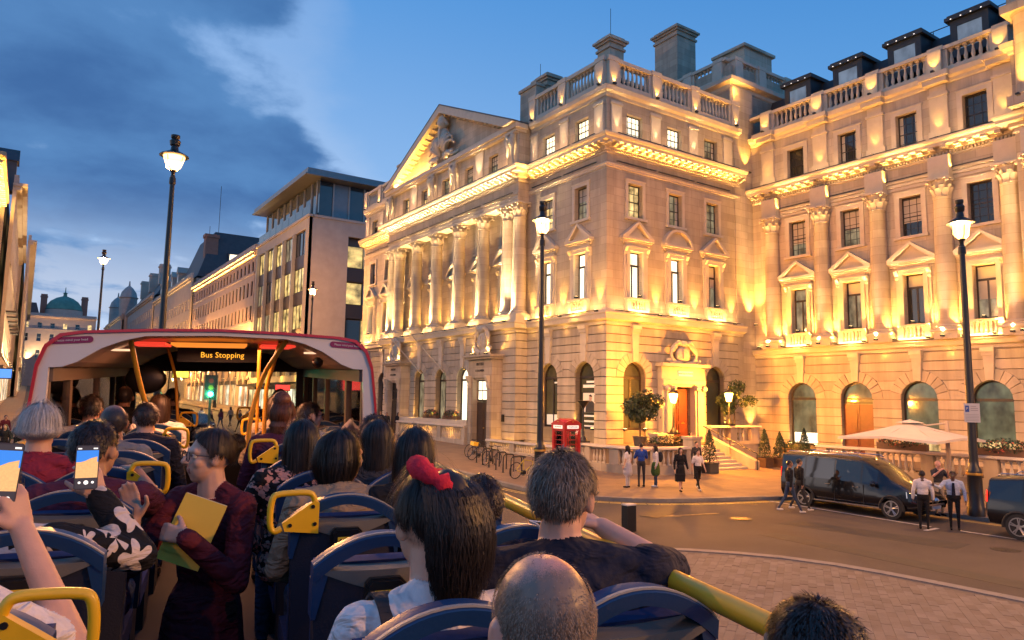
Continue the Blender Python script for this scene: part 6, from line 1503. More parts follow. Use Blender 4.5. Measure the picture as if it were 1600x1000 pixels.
# ------------------------------------------------------------ telephone box
M('box_red', (.42, .012, .010), .35, noise=.12, scale=4, coat=.3); M('opal', (.7, .68, .62), .4, noise=0, emit=(1, .9, .75), estr=.7)
glass_mat('clear_glass', (.92, .93, .9))
def phone_box(x, y):
    t = thing('telephone_box', 'red telephone box with domed roof beside the curved balustrade', 'telephone box', (x, y, gz(y)+PAV))
    mb = MB(); a = .46
    mb.box(-a, a, -a, a, 0, .12)
    for sx in (-1, 1):
        for sy in (-1, 1): mb.box(sx*(a-.0), sx*(a-.13), sy*a, sy*(a-.13), .12, 2.02)
    mb.box(-a-.02, a+.02, -a-.02, a+.02, 2.02, 2.28); mb.box(-a-.04, a+.04, -a-.04, a+.04, 2.26, 2.3); obj('body', mb.mesh('body', 'box_red'), t)
    for k in range(4):
        mb = MB(); P = [(-a+.01, 2.3), (a-.01, 2.3)]+[(p[0], p[1]) for p in arch_pts(0, 2.3-.62, .77, R(54), R(126), 8)]; mb.prism(P, -a-.02, -a+.05); r = obj('pediment', mb.mesh('pediment', 'box_red'), t, rz=k*PI/2)
        mb = MB(); mb.box(-.03, .03, -a-.03, -a-.021, 2.36, 2.39); mb.box(-.045, -.03, -a-.03, -a-.021, 2.355, 2.385); mb.box(.03, .045, -a-.03, -a-.021, 2.355, 2.385); mb.box(-.012, .012, -a-.03, -a-.021, 2.39, 2.41); obj('crown_emblem', mb.mesh('crown_emblem', 'gold'), r)
        mb = MB(); mb.box(-.33, .33, -a-.027, -a-.021, 2.07, 2.22); p = obj('sign_panel', mb.mesh('sign_panel', 'opal'), t, rz=k*PI/2); obj('lettering', text_mesh('TELEPHONE', .095, 'black_paint', depth=.002), p, (0, -a-.03, 2.145))
        mb = MB()
        for i in range(9): z = .32+i*.205; mb.box(-.33, .33, -a+.03, -a+.06, z, z+.022)
        for x0 in (-.33, -.24, .21, .31): mb.box(x0, x0+.022, -a+.031, -a+.061, .32, 1.98)
        mb.box(-.33, .33, -a+.02, -a+.07, .12, .32); mb.box(-.33, .33, -a+.02, -a+.07, 1.96, 2.02); obj('door' if k == 0 else 'glazed_side', mb.mesh('glazing_bars', 'box_red'), t, rz=k*PI/2)
        mb = MB(); mb.box(-.33, .33, -a+.044, -a+.047, .32, 1.96); obj('pane', mb.mesh('pane', 'clear_glass'), t, rz=k*PI/2)
    mb = MB(); n = 12
    for j in range(5):
        f = math.cos(j/4*PI/2*.98); z = 2.32+.21*math.sin(j/4*PI/2)
        for i in range(n): 
            aa = 2*PI*i/n+PI/12; c, s = math.cos(aa), math.sin(aa); m = max(abs(c), abs(s)); sq = .43/m*.75+.43*.25; mb.v.append((c*sq*f, s*sq*f, z))
    for j in range(4):
        for i in range(n): mb.face((j*n+i, j*n+(i+1) % n, (j+1)*n+(i+1) % n, (j+1)*n+i))
    obj('roof', mb.mesh('roof', 'box_red', 60), t)
    mb = MB(); mb.box(-.2, .2, .1, .3, .9, 1.6); obj('payphone', mb.mesh('payphone', 'black_iron'), t)
    lamp_light('box_light', 'POINT', (x, y, gz(y)+PAV+1.95), 25, (1, .8, .5), t, .05)
phone_box(20.6, 25.9)
# ------------------------------------------------------------ cycle racks and bicycles
for i in range(6):
    f = i/5; x = 19.75+(18.35-19.75)*f; y = 31.8+(26.6-31.8)*f; t = thing('cycle_rack', ['farthest empty black cycle stand, by the silver bicycle', 'black cycle stand beside the bicycle with the yellow pannier', 'black cycle stand with a dark bicycle locked to it', 'empty black cycle stand in the middle of the row', 'empty black cycle stand, second from the corner lamp', 'black cycle stand nearest the corner lamp, by the yellow framed bicycle'][i], 'cycle rack', (x, y, gz(y)+PAV), R(14), 'cycle stands along the pavement')
    mb = MB(); mb.tube([(p.x, p.y, p.z) for p in smooth_line([(-.36, 0, 0), (-.36, 0, .62), (-.30, 0, .76), (-.2, 0, .8), (.2, 0, .8), (.30, 0, .76), (.36, 0, .62), (.36, 0, 0)], 3)], .028, 8); obj('hoop', mb.mesh('hoop', 'black_iron', 50), t)
    mb = MB(); mb.lathe([(.07, 0), (.07, .012)], 10, (-.36, 0)); mb.lathe([(.07, 0), (.07, .012)], 10, (.36, 0)); obj('foot_plate', mb.mesh('foot_plate', 'black_iron'), t)
M('bike_silver', (.3, .3, .31), .35, metal=.6, noise=.1); M('bike_yellow', (.55, .42, .02), .4, noise=.1); M('bike_dark', (.02, .022, .03), .35, noise=.1); M('rubber', (.012, .012, .012), .7, noise=.1); M('chrome', (.5, .5, .5), .2, metal=1, noise=.05)
def bicycle(label, x, y, rz, mat, lean=.12, extra=None):
    t = thing('bicycle', label, 'bicycle', (x, y, gz(y)+PAV), 0); t.rotation_euler = (lean*math.sin(rz+1.57), lean*math.cos(rz), rz)
    for wx in (-.52, .52):
        mb = MB(); mb.tube([(wx+.335*math.cos(a), 0, .345+.335*math.sin(a)) for a in [2*PI*i/24 for i in range(24)]], .018, 6, True); w = obj('wheel', mb.mesh('wheel', 'rubber', 50), t)
        mb = MB()
        for i in range(14): a = 2*PI*i/14; mb.tube([(wx, .02*(-1)**i, .345), (wx+.32*math.cos(a), 0, .345+.32*math.sin(a))], .003, 3)
        mb.tube([(wx, -.05, .345), (wx, .05, .345)], .025, 8); obj('spokes', mb.mesh('spokes', 'chrome'), w)
    mb = MB(); bb = (-.05, 0, .3); st = (-.18, 0, .82); hd = (.36, 0, .80); hb = (.39, 0, .66); rw = (-.52, 0, .345); fw = (.52, 0, .345)
    for a, b in ((bb, st), (st, hd), (bb, hb), (hd, hb), (rw, bb), (rw, st), (hb, fw)): mb.tube([a, b], .017, 7)
    obj('frame', mb.mesh('frame', mat, 50), t)
    mb = MB(); mb.tube([hd, (.34, 0, .96)], .013, 6); mb.tube([(.26, -.28, .98), (.34, -.2, 1.0), (.36, 0, .96), (.34, .2, 1.0), (.26, .28, .98)], .012, 6); obj('handlebar', mb.mesh('handlebar', 'black_iron', 50), t)
    mb = MB(); mb.tube([st, (-.21, 0, .92)], .013, 6); mb.slab([(-.36, -.07), (-.3, -.08), (-.1, -.03), (-.07, 0), (-.1, .03), (-.3, .08), (-.36, .07)], .92, .97); obj('saddle', mb.mesh('saddle', 'rubber'), t)
    mb = MB(); mb.tube([(-.05, -.06, .3), (-.05, .06, .3)], .09, 12); mb.tube([(-.05, .07, .3), (.05, .07, .17)], .01, 5); mb.box(.0, .1, .06, .16, .15, .18); obj('crank', mb.mesh('crank', 'black_iron', 50), t)
    if extra: mb = MB(); mb.box(-.68, -.34, -.13, .13, .75, .95); obj('basket', mb.mesh('basket', extra), t)
    return t
bicycle('dark bicycle with yellow frame parts leaning by the corner street lamp', 17.75, 25.2, R(8), 'bike_yellow'); bicycle('silver bicycle parked at the far end of the cycle stands', 20.6, 34.0, R(20), 'bike_silver')
bicycle('dark bicycle with a bright yellow pannier among the cycle stands', 20.0, 32.5, R(12), 'bike_dark', extra='sticker_yellow'); bicycle('dark bicycle locked to a stand in the middle of the row', 19.3, 30.2, R(24), 'bike_dark')
# ------------------------------------------------------------ parasol
M('parasol_cloth', (.60, .54, .47), .8, noise=.06, scale=2); M('parasol_pole', (.45, .36, .28), .5, noise=.1)
def parasol(x, y, px_, py_):
    z = gz(y)+PAV; t = thing('parasol', 'large cream cantilever parasol behind the black van', 'parasol', (px_, py_, z))
    mb = MB(); dx, dy = x-px_, y-py_; ap = Vector((dx, dy, 2.88)); a = 2.0
    ring = [Vector((dx+sx*a*1.0, dy+sy*a*1.0, 2.2)) for sx, sy in ((-1, -1), (0, -1), (1, -1), (1, 0), (1, 1), (0, 1), (-1, 1), (-1, 0))]
    for i in range(1, 8, 2): ring[i].z = 2.32
    for i in range(8):
        p, q = ring[i], ring[(i+1) % 8]; m1, m2 = ap.lerp(p, .5)-Vector((0, 0, .05)), ap.lerp(q, .5)-Vector((0, 0, .05))
        mb.add([ap, m1, m2, p, q, p-Vector((0, 0, .1)), q-Vector((0, 0, .1))], [(0, 1, 2), (1, 3, 4, 2), (3, 5, 6, 4)])
    obj('canopy', mb.mesh('canopy', 'parasol_cloth'), t)
    mb = MB(); mb.add([tuple(ap+Vector((0, 0, .1))), (dx-.4, dy-.4, 2.84), (dx+.4, dy-.4, 2.84), (dx+.4, dy+.4, 2.84), (dx-.4, dy+.4, 2.84)], [(0, 1, 2), (0, 2, 3), (0, 3, 4), (0, 4, 1)]); obj('vent', mb.mesh('vent', 'parasol_cloth'), t)
    for i in range(8): obj('rib', MB().tube([ap-Vector((0, 0, .06)), ring[i]-Vector((0, 0, .03))], .014, 5).mesh('rib', 'parasol_pole'), t)
    mb = MB(); mb.box(-.06, .06, -.06, .06, 0, 2.95); obj('pole', mb.mesh('pole', 'parasol_pole'), t)
    mb = MB(); mb.tube([(0, 0, 2.85), (dx*.55, dy*.55, 2.75), (dx, dy, 2.95)], .035, 7); obj('arm', mb.mesh('arm', 'parasol_pole'), t)
    mb = MB(); mb.box(-.45, .45, -.45, .45, 0, .1); obj('base', mb.mesh('base', 'planter_lead'), t)
parasol(30.6, 15.6, 31.6, 14.6)
# ------------------------------------------------------------ traffic lights and bollard
M('green_lamp', (.0, .5, .3), .3, noise=0, emit=(.02, 1, .48), estr=90); M('red_off', (.12, .01, .01), .3, noise=0); M('amber_off', (.12, .06, .01), .3, noise=0)
def traffic_light(label, x, y, h, rz):
    t = thing('traffic_light', label, 'traffic light', (x, y, gz(y)), rz)
    obj('pole', MB().tube([(0, 0, 0), (0, 0, h)], .06, 8).mesh('pole', 'black_iron'), t)
    mb = MB(); mb.box(-.17, .17, -.12, .1, h-.35, h+.7); obj('head', mb.mesh('head', 'black_paint'), t); mb = MB(); mb.box(-.3, .3, -.0, .02, h-.45, h+.8); obj('backing_board', mb.mesh('backing_board', 'black_paint'), t)
    for i, (m, z) in enumerate((('red_off', .5), ('amber_off', .17), ('green_lamp', -.17))):
        mb = MB(); mb.tube([(0, -.125, h+z), (0, -.14, h+z)], .125, 14); l = obj('lamp', mb.mesh('lamp', m), t); mb = MB(); mb.tube([(0, -.12, h+z+.06), (0, -.3, h+z+.05)], .11, 10); 
    lamp_light('signal_glow', 'POINT', (x-.05, y-.5, gz(y)+h-.17), 220, (.05, 1, .5), t, .08)
traffic_light('traffic light showing green beyond the middle of the windscreen', 7.9, 39, 3.4, R(-12)); traffic_light('traffic light showing green at the left side of the street', 2.7, 39.5, 3.5, R(-4))
b_ = thing('bollard', 'short black square bollard with pale top on the island edge', 'bollard', (14.45, 15.3, .03)); mb = MB(); mb.box(-.17, .17, -.12, .12, 0, .72); obj('body', mb.mesh('body', 'black_paint'), b_); mb = MB(); mb.box(-.17, .17, -.12, .12, .722, .76); obj('cap', mb.mesh('cap', 'plate'), b_)
# ------------------------------------------------------------ vehicles
M('car_black', (.005, .005, .007), .2, noise=.05, coat=.45, spec=.4); M('car_blue', (.05, .09, .16), .2, noise=.05, coat=1.0); M('car_white', (.5, .5, .5), .25, noise=.05, coat=.5); M('car_glass', (.012, .012, .012), .04, noise=0, spec=.9)
M('alloy', (.42, .40, .38), .3, metal=.8, noise=.1); M('tail_red', (.4, .01, .01), .3, noise=0, emit=(1, .04, .02), estr=1.2); M('head_white', (.5, .5, .5), .15, noise=0, emit=(.8, .9, 1), estr=.35); M('plate_yellow', (.6, .5, .08), .5, noise=0)
def vehicle(name, label, x, y, rz, st, paint, wb, wr, win, doors, tail=True, cat='car', grp=None, roofrails=False, group=None):
    """lofted body: st = stations (along, z_bottom, z_belt, z_roof, half width, half roof width) from rear to front along +x; wb = wheel positions; win = station index ranges that are glazed"""
    t = thing(name, label, cat, (x, y, gz(y)), rz, group)
    def sec(s):
        a, z0, zb, zr, w, wr_ = s; zr = max(zr, zb+.01)
        return [(a, -w*.86, z0), (a, -w, z0+.22), (a, -w*1.0, z0+.5*(zb-z0)), (a, -w*.975, zb), (a, -wr_, zr-.05*(zr-zb)-.02), (a, -wr_*.78, zr), (a, 0, zr+.03), (a, wr_*.78, zr), (a, wr_, zr-.05*(zr-zb)-.02), (a, w*.975, zb), (a, w, z0+.5*(zb-z0)), (a, w, z0+.22), (a, w*.86, z0)]
    mb = MB(); S_ = [sec(s) for s in st]; k = 13
    for s in S_: mb.v += s
    for i in range(len(S_)-1):
        for q in range(k): r = (q+1) % k; mb.face((i*k+q, (i+1)*k+q, (i+1)*k+r, i*k+r))
    mb.face(tuple(range(k))); mb.face(tuple((len(S_)-1)*k+q for q in range(k-1, -1, -1)))
    obj('body', mb.mesh('body', paint, 38), t)
    def panel(nm, quad, mat, off=.006):
        a, b, c, d = [Vector(p) for p in quad]; n = (b-a).cross(d-a).normalized(); cen = (a+b+c+d)/4
        if n.dot(cen-Vector((cen.x*.6, 0, .8))) < 0: n = -n
        P = [p+n*off for p in (a, b, c, d)]; Q = [p-n*.004 for p in (a, b, c, d)]; m2 = MB(); m2.add(P+Q, [(0, 1, 2, 3), (7, 6, 5, 4), (0, 4, 5, 1), (1, 5, 6, 2), (2, 6, 7, 3), (3, 7, 4, 0)]); return obj(nm, m2.mesh(nm, mat), t)
    def lerp(a, b, f): return tuple(p+(q-p)*f for p, q in zip(a, b))
    for i0, i1 in win:
        for lo, hi in ((3, 4), (9, 8)):
            a, b, c, d = S_[i0][lo], S_[i1][lo], S_[i1][hi], S_[i0][hi]
            q = [lerp(lerp(a, d, .06), lerp(b, c, .06), .03), lerp(lerp(a, d, .06), lerp(b, c, .06), .97), lerp(lerp(a, d, .93), lerp(b, c, .93), .97), lerp(lerp(a, d, .93), lerp(b, c, .93), .03)]
            panel('side_window', q, 'car_glass')
    return t, S_, panel, lerp
def wheels(t, pos, w, r, mat='alloy'):
    for a in pos:
        for s in (-1, 1):
            mb = MB(); mb.tube([(a, s*(w-.2), r), (a, s*(w+.005), r)], [r, r], 22); o = obj('wheel', mb.mesh('wheel', 'rubber', 50), t)
            mb = MB(); mb.tube([(a, s*(w+.004), r), (a, s*(w+.012), r)], r*.2, 10)
            for k in range(5):
                an = 2*PI*k/5+.3
                for dd in (-.13, .13): mb.tube([(a+.08*r*math.cos(an), s*(w+.012), r+.08*r*math.sin(an)), (a+r*.68*math.cos(an+dd), s*(w+.01), r+r*.68*math.sin(an+dd))], r*.05, 5)
            mb.tube([(a+r*.7*math.cos(q), s*(w+.008), r+r*.7*math.sin(q)) for q in [2*PI*i/20 for i in range(20)]], r*.05, 5, True); obj('rim', mb.mesh('rim', mat, 50), o)
            mb = MB(); mb.tube([(a+(r+.05)*math.cos(q), s*(w-.012), r+(r+.05)*math.sin(q)) for q in [-.15+(PI+.3)*i/14 for i in range(15)]], .045, 6); obj('wheel_arch', mb.mesh('wheel_arch', 'rubber', 50), t)
# black people carrier, nose to -y
st = [(-2.55, .45, 1.05, 1.72, .86, .66), (-2.5, .32, 1.05, 1.86, .93, .74), (-1.5, .28, 1.03, 1.90, .96, .77), (-.35, .27, 1.02, 1.90, .96, .77), (.62, .27, 1.00, 1.84, .96, .75), (1.15, .27, .99, 1.55, .96, .70), (1.62, .28, 1.0, 1.16, .96, .74), (2.15, .30, .93, 1.0, .94, .78), (2.45, .34, .78, .86, .88, .70), (2.56, .40, .60, .70, .76, .6)]
van, SV, panel, lp = vehicle('people_carrier', 'black people carrier parked at the kerb in front of the terrace', 24.62, 14.4, -PI/2+R(.0), st, 'car_black', None, None, [(1, 2), (2, 3), (3, 4), (4, 5)], None, cat='van')
wheels(van, (-1.55, 1.63), .955, .34)
a, b, c, d = SV[6][4], SV[6][8], SV[4][8], SV[4][4]; panel('windscreen', [lp(a, c, .03), lp(b, d, .03), lp(c, a, .04), lp(d, b, .04)], 'car_glass', .01)
for s in (-1, 1):
    panel('headlight', [(2.12, s*.93, .72), (2.46, s*.80, .68), (2.43, s*.80, .84), (2.10, s*.915, .92)], 'head_white', .012)
    mb = MB(); mb.ball((1.1, s*1.08, 1.08), (.08, .13, .1), 10, 7); obj('mirror', mb.mesh('mirror', 'car_black', 60), van)
    mb = MB(); mb.tube([(-2.3, s*.70, 1.9), (-2.2, s*.70, 1.945), (.4, s*.70, 1.93), (.55, s*.69, 1.87)], .018, 6); obj('roof_rail', mb.mesh('roof_rail', 'chrome', 50), van)
    for x0 in (-1.5, -.35, .7): mb = MB(); mb.box(x0-.008, x0+.008, s*.964, s*.95, .35, 1.0); obj('door_gap', mb.mesh('door_gap', 'rubber'), van)
    for x0 in (-.6, .45): mb = MB(); mb.box(x0-.11, x0+.11, s*.99, s*.955, .9, .93); obj('handle', mb.mesh('handle', 'chrome'), van)
    mb = MB(); mb.box(-1.2, 1.25, s*.975, s*.93, .3, .34); obj('sill_trim', mb.mesh('sill_trim', 'chrome'), van)
    panel('tail_light', [(-2.53, s*.84, 1.0), (-2.49, s*.93, 1.0), (-2.49, s*.9, 1.35), (-2.53, s*.80, 1.35)], 'tail_red', .01)
mb = MB(); mb.box(2.53, 2.60, -.5, .5, .5, .56); mb.box(2.50, 2.59, -.55, .55, .62, .66); mb.ball((2.58, 0, .66), .09, 12, 6); obj('grille', mb.mesh('grille', 'chrome'), van)
mb = MB(); mb.box(2.56, 2.6, -.26, .26, .38, .48); obj('number_plate', mb.mesh('number_plate', 'plate'), van)
# dark estate parked further right
st = [(-2.3, .45, 1.0, 1.3, .8, .6), (-2.22, .35, 1.02, 1.62, .9, .66), (-1.3, .3, 1.0, 1.72, .94, .72), (-.2, .28, .98, 1.74, .95, .73), (.7, .28, .97, 1.62, .95, .70), (1.25, .28, .97, 1.12, .94, .7), (1.9, .32, .9, .98, .92, .74), (2.25, .4, .72, .8, .8, .62)]
suv, SV, panel, lp = vehicle('parked_car', 'dark estate car with silver wheels cut off by the right edge', 24.3, 7.6, -PI/2, st, 'car_black', None, None, [(1, 2), (2, 3), (3, 4)], None)
wheels(suv, (-1.42, 1.4), .945, .35)
for s in (-1, 1):
    panel('tail_light', [(-2.29, s*.78, .95), (-2.2, s*.91, .95), (-2.2, s*.88, 1.28), (-2.28, s*.74, 1.28)], 'tail_red', .014)
    mb = MB(); mb.tube([(-2.0, s*.62, 1.70), (-1.9, s*.62, 1.77), (.4, s*.62, 1.78), (.5, s*.62, 1.72)], .016, 6); obj('roof_rail', mb.mesh('roof_rail', 'chrome', 50), suv)
a, b, c, d = SV[0][3], SV[0][9], SV[1][8], SV[1][4]; panel('rear_window', [lp(a, c, .1), lp(b, d, .1), lp(c, a, .08), lp(d, b, .08)], 'car_glass', .01)
mb = MB(); mb.box(-2.33, -2.29, -.26, .26, .6, .72); obj('number_plate', mb.mesh('number_plate', 'plate_yellow'), suv)
# cars in the street ahead
st2 = [(-2.1, .45, .85, .95, .78, .6), (-1.9, .32, .92, 1.02, .86, .66), (-1.2, .28, .9, 1.38, .88, .62), (-.2, .27, .88, 1.46, .88, .62), (.5, .27, .87, 1.36, .88, .6), (1.1, .28, .88, .95, .88, .66), (1.8, .33, .78, .86, .84, .66), (2.05, .42, .6, .68, .74, .55)]
def far_car(label, x, y, rz, paint, cat='car'):
    t, SV, panel, lp = vehicle('car', label, x, y, rz, st2, paint, None, None, [(2, 3), (3, 4)], None, group='cars in the street ahead'); wheels(t, (-1.3, 1.3), .88, .31)
    a, b, c, d = SV[5][4], SV[5][8], SV[4][8], SV[4][4]; panel('windscreen', [lp(a, c, .03), lp(b, d, .03), lp(c, a, .04), lp(d, b, .04)], 'car_glass', .01)
    a, b, c, d = SV[1][4], SV[1][8], SV[2][8], SV[2][4]; panel('rear_window', [lp(a, c, .03), lp(b, d, .03), lp(c, a, .04), lp(d, b, .04)], 'car_glass', .01)
    for s in (-1, 1):
        panel('tail_light', [(-2.09, s*.6, .75), (-2.0, s*.8, .75), (-2.0, s*.8, .9), (-2.09, s*.6, .88)], 'tail_red', .02); panel('headlight', [(1.85, s*.8, .6), (2.02, s*.6, .58), (2.0, s*.6, .7), (1.83, s*.8, .74)], 'head_white', .02)
far_car('silver blue car waiting beneath the green traffic light', 6.8, 33, PI/2, 'car_blue'); far_car('white car further up the left side of the street', 3.9, 48, PI/2, 'car_white'); far_car('black taxi coloured car before the modern office', 11, 58, -PI/2, 'car_black')

# ------------------------------------------------------------ people
def skin_mat(name, col): 
    m = M(name, col, .5, noise=.08, scale=18, bump=.06, bscale=220, coords='obj'); b = m.node_tree.nodes['Principled BSDF']; b.inputs['Subsurface Weight'].default_value = .12; b.inputs['Subsurface Radius'].default_value = (.012, .005, .003); return m
skin_mat('skin_light', (.52, .30, .21)); skin_mat('skin_mid', (.40, .22, .14)); skin_mat('skin_tan', (.28, .14, .085)); skin_mat('skin_dark', (.085, .045, .03)); skin_mat('skin_pink', (.52, .27, .20))
M('lips', (.30, .10, .085), .4, noise=.05); M('eye_white', (.6, .56, .52), .2, noise=0); M('eye_iris', (.02, .013, .01), .1, noise=0)
def cloth(name, col, n=.12, sc=14):
    m = M(name, col, .85, noise=n, scale=sc, bump=.25, bscale=45, coords='obj', spec=.25); nt = m.node_tree; N = nt.nodes; L = nt.links; b = N['Principled BSDF']
    tc = N.new('ShaderNodeTexCoord'); mp = N.new('ShaderNodeMapping'); mp.inputs['Rotation'].default_value = (.5, .3, .7); mp.inputs['Scale'].default_value = (1, 1, 2.2); L.new(tc.outputs['Object'], mp.inputs[0])
    t = N.new('ShaderNodeTexNoise'); t.inputs['Scale'].default_value = 7; t.inputs['Detail'].default_value = 2; t.inputs['Distortion'].default_value = 1.4; L.new(mp.outputs[0], t.inputs[0])
    bp = N.new('ShaderNodeBump'); bp.inputs['Strength'].default_value = .75; bp.inputs['Distance'].default_value = .05; L.new(t.outputs[0], bp.inputs['Height']); L.new(b.inputs['Normal'].links[0].from_socket, bp.inputs['Normal']); L.new(bp.outputs[0], b.inputs['Normal']); return m
for nm, c in dict(cl_white=(.62, .58, .57), cl_navy=(.012, .014, .028), cl_black=(.010, .010, .012), cl_maroon=(.09, .012, .02), cl_plum=(.07, .015, .035), cl_red=(.22, .02, .04), cl_blue=(.02, .06, .30), cl_green=(.07, .13, .03), cl_grey=(.16, .16, .165), cl_jeans=(.035, .055, .10), cl_pale=(.42, .40, .42), cl_tan=(.25, .19, .13), cl_lilac=(.30, .24, .36), cl_dkgrey=(.035, .035, .04), cl_skyblue=(.35, .42, .55), shoe_white=(.6, .58, .55), shoe_dark=(.015, .012, .01), cl_beige=(.32, .27, .21)).items(): cloth(nm, c)
def flower_mat(name, bg, fg, eye, scale, petals=5):
    m = cloth(name, bg); nt = m.node_tree; N = nt.nodes; L = nt.links; b = N['Principled BSDF']
    tc = N.new('ShaderNodeTexCoord'); nz = N.new('ShaderNodeTexNoise'); nz.inputs['Scale'].default_value = 6; L.new(tc.outputs['Object'], nz.inputs[0])
    ad = N.new('ShaderNodeVectorMath'); ad.operation = 'MULTIPLY_ADD'; L.new(nz.outputs['Color'], ad.inputs[0]); ad.inputs[1].default_value = (.05, .05, .05); L.new(tc.outputs['Object'], ad.inputs[2])
    sc = N.new('ShaderNodeVectorMath'); sc.operation = 'SCALE'; sc.inputs['Scale'].default_value = scale; L.new(ad.outputs[0], sc.inputs[0])
    v = N.new('ShaderNodeTexVoronoi'); v.inputs['Scale'].default_value = 1; v.inputs['Randomness'].default_value = .8; L.new(sc.outputs[0], v.inputs['Vector'])
    su = N.new('ShaderNodeVectorMath'); su.operation = 'SUBTRACT'; L.new(sc.outputs[0], su.inputs[0]); L.new(v.outputs['Position'], su.inputs[1]); sp = N.new('ShaderNodeSeparateXYZ'); L.new(su.outputs[0], sp.inputs[0])
    def mt(op, a, b_=None):
        n = N.new('ShaderNodeMath'); n.operation = op
        for i, q in enumerate((a, b_)):
            if q is None: continue
            if isinstance(q, (int, float)): n.inputs[i].default_value = q
            else: L.new(q, n.inputs[i])
        return n.outputs[0]
    ang = mt('ARCTAN2', mt('ADD', sp.outputs[0], mt('MULTIPLY', sp.outputs[1], .6)), sp.outputs[2]); r = mt('ADD', mt('MULTIPLY', mt('COSINE', mt('MULTIPLY', ang, petals)), .10), .47)
    pet = mt('LESS_THAN', v.outputs['Distance'], r); eye_ = mt('LESS_THAN', v.outputs['Distance'], .12); fac = mt('MULTIPLY', pet, mt('SUBTRACT', 1, eye_))
    mx = N.new('ShaderNodeMix'); mx.data_type = 'RGBA'; L.new(fac, mx.inputs[0]); mx.inputs[6].default_value = (*bg, 1); mx.inputs[7].default_value = (*fg, 1); L.new(mx.outputs[2], b.inputs['Base Color'])
flower_mat('cl_floral', (.008, .008, .010), (.55, .48, .44), (.01, .01, .01), 8); flower_mat('cl_floral_pink', (.010, .009, .010), (.50, .24, .19), (.01, .01, .01), 24, 4)
def hair_mat(name, col, isl=.5, rough=.42): return M(name, col, rough, noise=.2, scale=20, island=isl, coords='obj', spec=.4)
hair_mat('hair_black', (.016, .011, .009), .75); hair_mat('hair_brown', (.035, .02, .013)); hair_mat('hair_red', (.14, .045, .018)); hair_mat('hair_silver', (.42, .40, .37), .35, .5); hair_mat('hair_grey', (.15, .115, .085), .85, .5); hair_mat('hair_stubble', (.16, .12, .09), .6, .6); hair_mat('hair_dark', (.018, .012, .010))
E3 = Matrix.Identity(3)
def cap_geo(mb, p0, p1, r0, r1, n=10):
    d = p1-p0; L = d.length; z = d/L if L > 1e-5 else Vector((0, 0, 1)); x = z.orthogonal().normalized(); y = z.cross(x); o = len(mb.v)
    rings = [(p0, r0, -math.cos(a), math.sin(a)) for a in (.0, .52, 1.05)]+[(p0, r0, 0, 1), (p1, r1, 0, 1)]+[(p1, r1, math.cos(a), math.sin(a)) for a in (1.05, .52, .0)]
    for c, r, h, w in rings:
        for i in range(n): a = 2*PI*i/n; w_ = max(w, .02); mb.v.append(tuple(c+z*(h*r)+(x*math.cos(a)+y*math.sin(a))*(r*w_)))
    for j in range(len(rings)-1):
        for i in range(n): mb.face((o+j*n+i, o+j*n+(i+1) % n, o+(j+1)*n+(i+1) % n, o+(j+1)*n+i))
    mb.face(tuple(o+i for i in range(n-1, -1, -1))); k = len(rings)-1; mb.face(tuple(o+k*n+i for i in range(n)))
class Body:
    """one continuous figure grown from tapered limbs and soft volumes, skinned into a single surface"""
    def __init__(s): s.c = []; s.e = []
    def cap(s, p0, p1, r0, r1, m): s.c.append((Vector(p0), Vector(p1), r0, r1, m)); return s
    def ell(s, c, r, m, rot=None): s.e.append((Vector(c), Vector(r), rot or E3, m)); return s
    def build(s, name, voxel, smooth=4):
        mb = MB()
        for p0, p1, r0, r1, m in s.c: cap_geo(mb, p0, p1, r0, r1)
        for c, r, rot, m in s.e:
            o = len(mb.v); mb.ball((0, 0, 0), tuple(r), 14, 10)
            for i in range(o, len(mb.v)): mb.v[i] = tuple(c+rot @ Vector(mb.v[i]))
        me = bpy.data.meshes.new('tmp'); me.from_pydata(mb.v, [], mb.f); ob = bpy.data.objects.new('tmp', me); COL.objects.link(ob)
        bm_ = bmesh.new(); bm_.from_mesh(me); bmesh.ops.remove_doubles(bm_, verts=bm_.verts, dist=1e-6); bmesh.ops.recalc_face_normals(bm_, faces=bm_.faces); bm_.to_mesh(me); bm_.free()
        md = ob.modifiers.new('r', 'REMESH'); md.mode = 'VOXEL'; md.voxel_size = voxel; md.use_smooth_shade = True
        ms = ob.modifiers.new('s', 'SMOOTH'); ms.factor = .5; ms.iterations = smooth
        dg = bpy.context.evaluated_depsgraph_get(); out = bpy.data.meshes.new_from_object(ob.evaluated_get(dg)); bpy.data.objects.remove(ob); bpy.data.meshes.remove(me)
        out.name = name; out.materials.clear()
        names = []
        for q in s.c+s.e:
            if q[-1] not in names: names.append(q[-1])
        for nm in names: out.materials.append(MATS[nm])
        nf = len(out.polygons); P = np.zeros(nf*3, dtype=np.float32); out.polygons.foreach_get('center', P); P = P.reshape(-1, 3)
        best = np.full(nf, 1e9); idx = np.zeros(nf, dtype=np.int32)
        for p0, p1, r0, r1, m in s.c:
            a = np.array(p0); d = np.array(p1)-a; L2 = max(d @ d, 1e-9); t = np.clip((P-a) @ d/L2, 0, 1); D = np.linalg.norm(P-a-t[:, None]*d, axis=1)-(r0+(r1-r0)*t); w = D < best; best[w] = D[w]; idx[w] = names.index(m)
        for c, r, rot, m in s.e:
            q = ((P-np.array(c)) @ np.array(rot))/np.array(r); l = np.linalg.norm(q, axis=1); D = (l-1)*min(r); w = D < best; best[w] = D[w]; idx[w] = names.index(m)
        out.polygons.foreach_set('material_index', idx); out.polygons.foreach_set('use_smooth', [True]*nf); out.update(); return out
